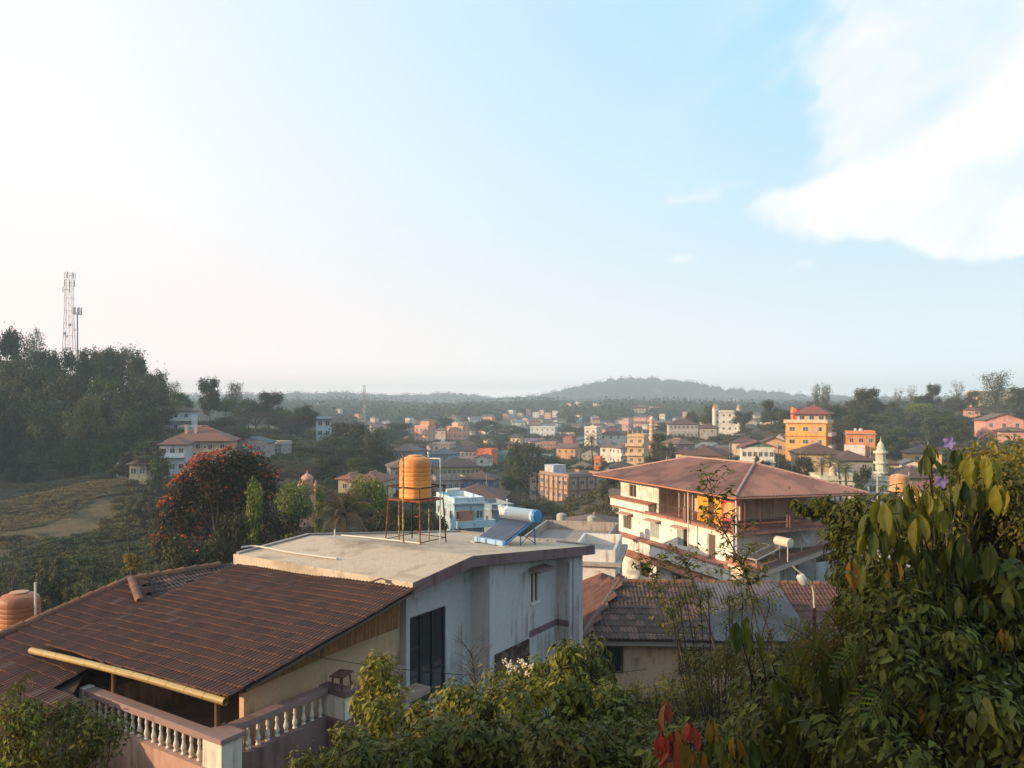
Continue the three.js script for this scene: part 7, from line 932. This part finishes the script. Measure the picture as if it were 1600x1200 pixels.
function hanging(label, d0, root, clusters, len = 0.13, name = 'broad_leaved_shrub') {
  const c = at(root[0], root[1], d0), g = ground(c.x, c.z), T = thing(name, label, 'shrub', [c.x, g - 0.05, c.z]), r = rng(root[0] * 3 + root[1]), stems = [];
  for (const [px, py, tones, n = 5, dd = 0, k = 1] of clusters) {
    const q = at(px, py, d0 + dd + (r() - 0.5) * 0.3), p = V(q.x - c.x, q.y - g + 0.05, q.z - c.z);
    const lp = w => V(w.x - c.x, w.y - g + 0.05, w.z - c.z), h = lp(at(px + (r() - 0.5) * 40 + 8, py + 55 + 30 * r(), d0 + 0.35)), k2 = lp(at(lerp(px, root[0], 0.55), lerp(py + 60, root[1], 0.6), d0 + 0.55)), foot = at(root[0] + (r() - 0.5) * 60, 1200, d0 + 0.6), f0 = V(foot.x - c.x, ground(foot.x, foot.z) - g, foot.z - c.z), sp = new THREE.CatmullRomCurve3([f0, k2, h, p]).getPoints(10); stems.push(...taper(sp, 0.007, 0.0025, 5));
    for (let i = 0; i < n; i++) { const a = i / n * 6.28 + r() * 1.2, tilt = 0.08 + 0.5 * Math.pow(r(), 1.5), m = meshOf('leaf', bladeGeo[Math.floor(r() * 4)], BL[tones][Math.floor(r() * BL[tones].length)], T), s = len * k * (0.75 + 0.5 * r()); m.position.copy(p).add(V(Math.cos(a) * 0.012, (r() - 0.5) * 0.03, Math.sin(a) * 0.012)); m.rotation.set(0, 0, 0); m.quaternion.setFromEuler(new THREE.Euler(0, -a + Math.PI / 2, 0)).multiply(new THREE.Quaternion().setFromAxisAngle(V(1, 0, 0), -tilt)).multiply(new THREE.Quaternion().setFromAxisAngle(V(0, 1, 0), (r() - 0.5) * 1.2)); m.scale.setScalar(s); }
  }
  obj('stem', stems, M([0.055, 0.045, 0.022], 0.9), T); return T;
}
hanging('shrub with large drooping yellow-green leaves lit by the sun', 3.25, [1460, 1000], [[1520, 712, 'bright', 4], [1541, 712, 'bright', 5], [1558, 752, 'bright', 4], [1508, 752, 'green', 5], [1528, 760, 'green', 4], [1492, 702, 'green', 4, 0, 0.7], [1470, 778, 'bright', 4], [1446, 770, 'bright', 5], [1420, 757, 'bright', 3], [1424, 760, 'green', 3], [1380, 780, 'bright', 4], [1405, 783, 'green', 4], [1440, 786, 'green', 4], [1362, 806, 'green', 5], [1394, 810, 'green', 5], [1432, 805, 'bright', 3], [1476, 800, 'bright', 4], [1367, 836, 'green', 4], [1352, 838, 'bright', 3], [1400, 836, 'green', 5], [1385, 832, 'green', 4], [1422, 842, 'green', 4], [1445, 862, 'green', 4], [1472, 858, 'green', 5], [1500, 838, 'green', 4]], 0.128);
hanging('shrub with large dark drooping leaves under the lit ones', 3.3, [1480, 1060], [[1447, 872, 'green', 4], [1455, 892, 'green', 5], [1430, 900, 'green', 4], [1497, 872, 'green', 4], [1520, 868, 'green', 4], [1540, 850, 'green', 4], [1380, 892, 'green', 4], [1350, 885, 'bright', 4, 0.2, 0.9], [1420, 920, 'green', 4], [1330, 880, 'orange', 3, 0.1, 0.9], [1560, 880, 'green', 4, 0, 0.7], [1590, 850, 'bright', 3, 0, 0.7], [1455, 700, 'green', 6, 0, 0.75], [1448, 712, 'green', 4, 0, 0.7], [1575, 920, 'green', 4], [1500, 930, 'green', 4], [1468, 945, 'green', 4], [1535, 935, 'green', 4], [1395, 880, 'orange', 2, 0, 0.8]], 0.128);
hanging('shrub with long hanging olive leaves before the grey roof sheets', 3.6, [1190, 1120], [[1152, 975, 'green', 4, 0, 1.15], [1170, 968, 'bright', 3, 0, 0.9], [1180, 990, 'green', 3], [1225, 1100, 'bright', 4], [1210, 1060, 'green', 3], [1248, 1035, 'green', 4], [1272, 1036, 'green', 4], [1290, 1040, 'bright', 3], [1282, 1075, 'green', 4], [1260, 1110, 'green', 3]], 0.13);
hanging('low shrub with yellowing leaves in the shade of the bank', 3.1, [1480, 1150], [[1468, 1080, 'green', 4], [1492, 1082, 'green', 4], [1478, 1132, 'orange', 3, 0, 0.8], [1565, 985, 'orange', 4, 0, 0.8], [1580, 988, 'bright', 3, 0, 0.7], [1440, 1110, 'orange', 3, 0, 0.8], [1535, 1020, 'green', 3, 0, 0.8], [1505, 1110, 'green', 4, 0, 0.8], [1570, 1140, 'orange', 3, 0, 0.9], [1455, 1180, 'bright', 4, 0, 0.9], [1350, 1095, 'green', 3, 0, 0.8], [1420, 1150, 'green', 3, 0, 0.8], [1525, 1060, 'bright', 3, 0, 0.6], [1550, 1050, 'green', 4, 0, 0.7], [1330, 1140, 'green', 4]], 0.11);
hanging('shrub with scarlet young leaves hanging among green ones', 3.2, [1090, 1230], [[1042, 1102, 'red', 4, 0, 0.95], [1036, 1148, 'red', 4], [1052, 1140, 'red', 3, 0, 0.8], [1048, 1160, 'red', 4], [1078, 1130, 'red', 3, 0, 1.0], [1066, 1155, 'orange', 4], [1082, 1130, 'red', 3, 0, 0.8], [1095, 1176, 'orange', 4], [1110, 1124, 'orange', 3, 0, 0.95], [1122, 1150, 'green', 4, 0, 1.2], [1150, 1155, 'orange', 4, 0, 0.9], [1135, 1172, 'bright', 4], [1175, 1155, 'green', 4, 0, 1.2], [1062, 1188, 'red', 4]], 0.12, 'red_leaved_shrub');
// ferns
function fern(label, px, py, d, fronds, seed) {
  const c = at(px, py, d), g = ground(c.x, c.z), T = thing('fern', label, 'fern', [c.x, g - 0.03, c.z]), r = rng(seed);
  for (const [dx, dy, tx, ty, tone] of fronds) { const a = at(px + dx, py + dy, d), b = at(tx, ty, d - 0.15 + 0.3 * r()), p0 = V(a.x - c.x, a.y - g, a.z - c.z), p2 = V(b.x - c.x, b.y - g, b.z - c.z), p1 = p0.clone().lerp(p2, 0.5).add(V(0, p0.distanceTo(p2) * 0.28, 0.05)), cv = new THREE.QuadraticBezierCurve3(p0, p1, p2), L = cv.getLength(), n = Math.round(L / 0.021), spots = [], t = FG[tone];
    for (let i = 2; i < n; i++) { const k = i / n, q = cv.getPoint(k), tg = cv.getTangent(k), side = V(0, 0, 1).cross(tg).normalize(), w = L * 0.30 * Math.sin(Math.PI * Math.pow(1 - k, 0.75) * 0.96 + 0.05) * (1 - k * 0.3); for (const s of [-1, 1]) { const dir = side.clone().multiplyScalar(s).addScaledVector(tg, 0.35).add(V(0, -0.25, 0.25 * s * (r() - 0.3))).normalize(), c0 = t[Math.floor(r() * 3)], cc = c0.map(x => x * (0.8 + 0.5 * r())); for (let j = 0; j < 5; j++) { const wd = [0.5, 1, 0.9, 0.7, 0.4][j] * 0.0105, e0 = q.clone().addScaledVector(dir, w * j / 5).add(V(0, -w * 0.02 * j * j * 0.3, 0)), e1 = q.clone().addScaledVector(dir, w * (j + 1.15) / 5).add(V(0, -w * 0.02 * (j + 1) * (j + 1) * 0.3, 0)); spots.push([e0, e1, tg, wd, cc]); } } }
    const pos = new Float32Array(spots.length * 9), col = new Float32Array(spots.length * 9); spots.forEach(([e, tip, tgt, l, cc], i) => { const A = e.clone().addScaledVector(tgt, l), B = e.clone().addScaledVector(tgt, -l); pos.set([A.x, A.y, A.z, B.x, B.y, B.z, tip.x, tip.y, tip.z], i * 9); for (let k = 0; k < 3; k++) col.set(cc, i * 9 + k * 3); });
    const fg = new THREE.BufferGeometry(); fg.setAttribute('position', new THREE.BufferAttribute(pos, 3)); fg.setAttribute('color', new THREE.BufferAttribute(col, 3)); fg.computeVertexNormals(); const rib = clean(new THREE.TubeGeometry(cv, 14, 0.003, 4)); rib.setAttribute('color', new THREE.BufferAttribute(new Float32Array(rib.attributes.position.count * 3).map((_, i) => [0.10, 0.09, 0.03][i % 3]), 3)); rib.deleteAttribute('uv'); meshOf('frond', merge([fg, rib]), leafFine, T); }
}
fern('fern with lit arching fronds in front of the red tiles', 1320, 1060, 3.5, [[0, 0, 1225, 965, 'olive'], [0, -10, 1240, 1000, 'olive'], [10, -20, 1290, 945, 'olive'], [10, 0, 1380, 960, 'mid'], [0, 10, 1215, 1030, 'mid']], 5);
fern('fern with fronds hanging over the dark shrubs', 1370, 990, 3.2, [[0, 0, 1330, 1060, 'olive'], [0, 0, 1365, 1075, 'olive'], [10, 0, 1395, 1075, 'olive'], [10, 5, 1435, 1060, 'mid'], [-10, 0, 1300, 1045, 'mid']], 6);
fern('fern low in the shade under the hanging leaves', 1390, 1050, 3.05, [[0, 0, 1350, 1120, 'mid'], [0, 0, 1385, 1130, 'mid'], [20, 0, 1430, 1110, 'mid'], [-20, 0, 1320, 1100, 'mid'], [0, 120, 1370, 1195, 'mid']], 7);
// strap-leaved grass clumps between the shrubs
[[1225, 1190, 3.6], [1325, 1120, 3.4], [1590, 1190, 3.0]].forEach(([px, py, d], q) => { const c = at(px, py, d), g = ground(c.x, c.z), T = thing('grass_clump', 'clump of long strap leaves between the shrubs of the bank', 'grass', [c.x, g - 0.03, c.z], 0, 'grass clumps on the bank'), r = rng(40 + q), H = c.y - g; for (let i = 0; i < 14; i++) { const a = r() * 6.28, L = 0.22 + 0.2 * r(), m = meshOf('leaf', bladeGeo[i % 4], BL.green[i % 3], T); m.position.set((r() - 0.5) * 0.08, H - 0.02 + 0.02 * r(), (r() - 0.5) * 0.08); m.quaternion.setFromEuler(new THREE.Euler(Math.PI - 0.15 - 0.45 * r(), a, 0, 'YXZ')); m.scale.set(L * 0.3, L, L * 0.6); } obj('stem', rod([0, 0, 0], [0, H, 0], 0.02, 5), BL.green[0], T); });
// thin saplings against the white house
function sapling(label, d, path, twigs, n, tones, leaf = 0.05, seed = 1) {
  const pts = path.map(([px, py]) => at(px, py, d)), b = pts[0], g = ground(b.x, b.z), T = thing('sapling', label, 'sapling', [b.x, g - 0.05, b.z]), r = rng(seed), L = pts.map(p => p.clone().sub(V(b.x, g - 0.05, b.z))), cv = new THREE.CatmullRomCurve3(L), stems = [...taper([V(0.1, 0, 0.1), ...cv.getPoints(14)], 0.016, 0.004, 5)], spots = [];
  const put = (q, m) => { for (let i = 0; i < m; i++) { const t = tones[Math.floor(r() * tones.length)], k = 0.7 + 0.6 * r(), l = leaf * (0.6 + 0.8 * r()); spots.push([q.x + (r() - 0.5) * 0.07, q.y + (r() - 0.5) * 0.06, q.z + (r() - 0.5) * 0.07, r() - 0.5, 0.8, r() - 0.5, l, l * 0.45, t[0] * k, t[1] * k, t[2] * k, 0.15]); } };
  for (let i = 0; i < twigs; i++) { const k = lerp(0.15, 1, (i + r()) / twigs), p = cv.getPoint(k), s = i % 2 ? 1 : -1, e = p.clone().add(V(s * (0.18 + 0.25 * r()) * (1.15 - k * 0.6), 0.12 + 0.18 * r(), (r() - 0.5) * 0.3)), m = p.clone().lerp(e, 0.5).add(V(0, 0.03, 0)); stems.push(...taper([p, m, e], 0.006, 0.002, 4)); for (let j = 1; j <= n; j++) put(p.clone().lerp(e, j / n), 3); }
  for (let i = 0; i < 30; i++) put(cv.getPoint(lerp(0.3, 1, i / 30)), 2);
  obj('stem', stems, M([0.07, 0.05, 0.035], 0.9), T); meshOf('foliage', fineLeaves(spots, seed), leafFine, T);
}
sapling('slender dark sapling rising before the washing on the white house', 9.5, [[1210, 1010], [1175, 920], [1142, 850], [1118, 800], [1108, 742]], 22, 5, FG.mid, 0.085, 3);
sapling('short thin sapling before the lower wall of the white house', 10, [[1070, 1040], [1045, 960], [1022, 900], [1012, 878]], 12, 5, FG.mid, 0.085, 4);
sapling('short forked sapling in front of the pink sunshade', 10, [[1125, 1040], [1098, 950], [1076, 890], [1066, 872]], 12, 4, FG.mid, 0.08, 5);
sapling('thin sapling leaning before the terrace edge', 9.5, [[1190, 1010], [1172, 930], [1165, 890], [1160, 870]], 9, 4, FG.mid, 0.08, 6);
sapling('dry brown weed spike in front of the house wall', 10, [[748, 1110], [742, 1060], [736, 1015]], 26, 4, [[0.20, 0.12, 0.06], [0.14, 0.10, 0.05]], 0.022, 7);
// mauve flowers at the top of the bank
function flower(label, px, py, d, s) { const p = at(px, py, d), g = ground(p.x, p.z), T = thing('mauve_flower', label, 'flower', [p.x, g - 0.03, p.z]), m = M([0.42, 0.30, 0.62], 0.6, { transmission: 0.3, thickness: 0, side: THREE.DoubleSide }); obj('stem', taper([V(0.05, 0, 0), V(0.03, (p.y - g) * 0.6, 0), V(0, p.y - g + 0.02, 0)], 0.006, 0.003, 4), M([0.07, 0.08, 0.03], 0.8), T); for (let i = 0; i < 5; i++) { const q = meshOf('petal', bladeGeo[i % 4], m, T); q.position.set(0, p.y - g + 0.03, 0); q.rotation.set(0, 0, i * 1.256 + 0.3); q.rotateX(-0.35); q.scale.set(s * 2.0, s, s); } }
flower('mauve flower standing above the bank against the slope', 1482, 692, 3.4, 0.035); flower('mauve flower beside the large lit leaves', 1470, 752, 3.4, 0.038);
// undergrowth over the open ground between gardens and houses
{ const r = rng(515), lob = [[0, 0.35, 0, 0.6, 0.4, 0.6], [0.5, 0.25, 0.2, 0.45, 0.3, 0.45], [-0.4, 0.25, -0.3, 0.5, 0.32, 0.5]], g = leafSoup(lob, 360, 0.105, 9, [...G.mid, ...G.olive, ...G.brown], 0.1), list = [];
  for (let i = 0; i < 120000 && list.length < 15000; i++) { const d = Math.exp(lerp(Math.log(28), Math.log(700), r())), a = lerp(-44, 40, r()) * Math.PI / 180, x = Math.tan(a) * d, z = -d; if (d > 98 && d < 205 && x > -165 && x < -60 - 0.35 * (d - 110)) continue; if (placed.some(b => Math.hypot(b.x - x, b.z - z) < b.r * 0.8)) continue; const hx = HF.local(V(x, 0, z)); if (hx.x > -13 && hx.x < 9 && hx.z > -14 && hx.z < 1.5) continue; const s = lerp(0.6, 1.5, r()) * (0.7 + d / 260); list.push([x, ground(x, z) - 0.1, z, s, r() * 6]); }
  const m = new THREE.InstancedMesh(g, leafMat, list.length), o = new THREE.Object3D(); list.forEach(([x, y, z, s, t], i) => { o.position.set(x, y, z); o.rotation.y = t; o.scale.set(s * 1.2, s, s * 1.2); o.updateMatrix(); m.setMatrixAt(i, o.matrix); m.setColorAt(i, new THREE.Color().setRGB(...mix3([0.75, 0.8, 0.6], [1.3, 1.1, 0.8], noise(x * 0.05, z * 0.05, 4)))); }); m.name = 'undergrowth'; m.castShadow = m.receiveShadow = true; tag(m, 'low scrub and weeds covering the open ground of the valley', 'undergrowth', null, 'stuff'); scene.add(m); }
{ const r = rng(818), lob = [[0, 0.3, 0, 0.5, 0.35, 0.5]], g = leafSoup(lob, 60, 0.1, 10, [[0.16, 0.12, 0.05], [0.12, 0.11, 0.04], [0.20, 0.145, 0.07]], -0.8, 3.2), list = [];
  for (let i = 0; i < 40000 && list.length < 7000; i++) { const d = lerp(98, 205, r()), x = lerp(-160, -45, r()), z = -d; if (x > -56 - 0.35 * (d - 110) || fbm(x * 0.06, z * 0.06, 71, 3) < 0.46) continue; list.push([x, ground(x, z) - 0.03, z, lerp(0.5, 1.3, r()), r() * 6]); }
  const m = new THREE.InstancedMesh(g, leafMat, list.length), o = new THREE.Object3D(); list.forEach(([x, y, z, s, t], i) => { o.position.set(x, y, z); o.rotation.y = t; o.scale.set(s * 1.5, s * 0.7, s * 1.5); o.updateMatrix(); m.setMatrixAt(i, o.matrix); m.setColorAt(i, new THREE.Color().setRGB(1, 1, 1)); }); m.name = 'dry_grass'; m.castShadow = m.receiveShadow = true; tag(m, 'dry grass tufts over the brown field', 'grass', null, 'stuff'); scene.add(m); }
{ const a = at(470, 1022, 13), b = at(1010, 1046, 15.5), T = thing('cable', 'thin dark cable sagging across the front of the pale house', 'cable', a), pts = []; for (let i = 0; i <= 12; i++) { const k = i / 12; pts.push(a.clone().lerp(b, k).sub(a).add(V(0, -0.25 * 4 * k * (1 - k), 0))); } obj('wire', tube(pts, 0.006, 4, 30), MAT.dark, T); }

renderer.render(scene, camera);
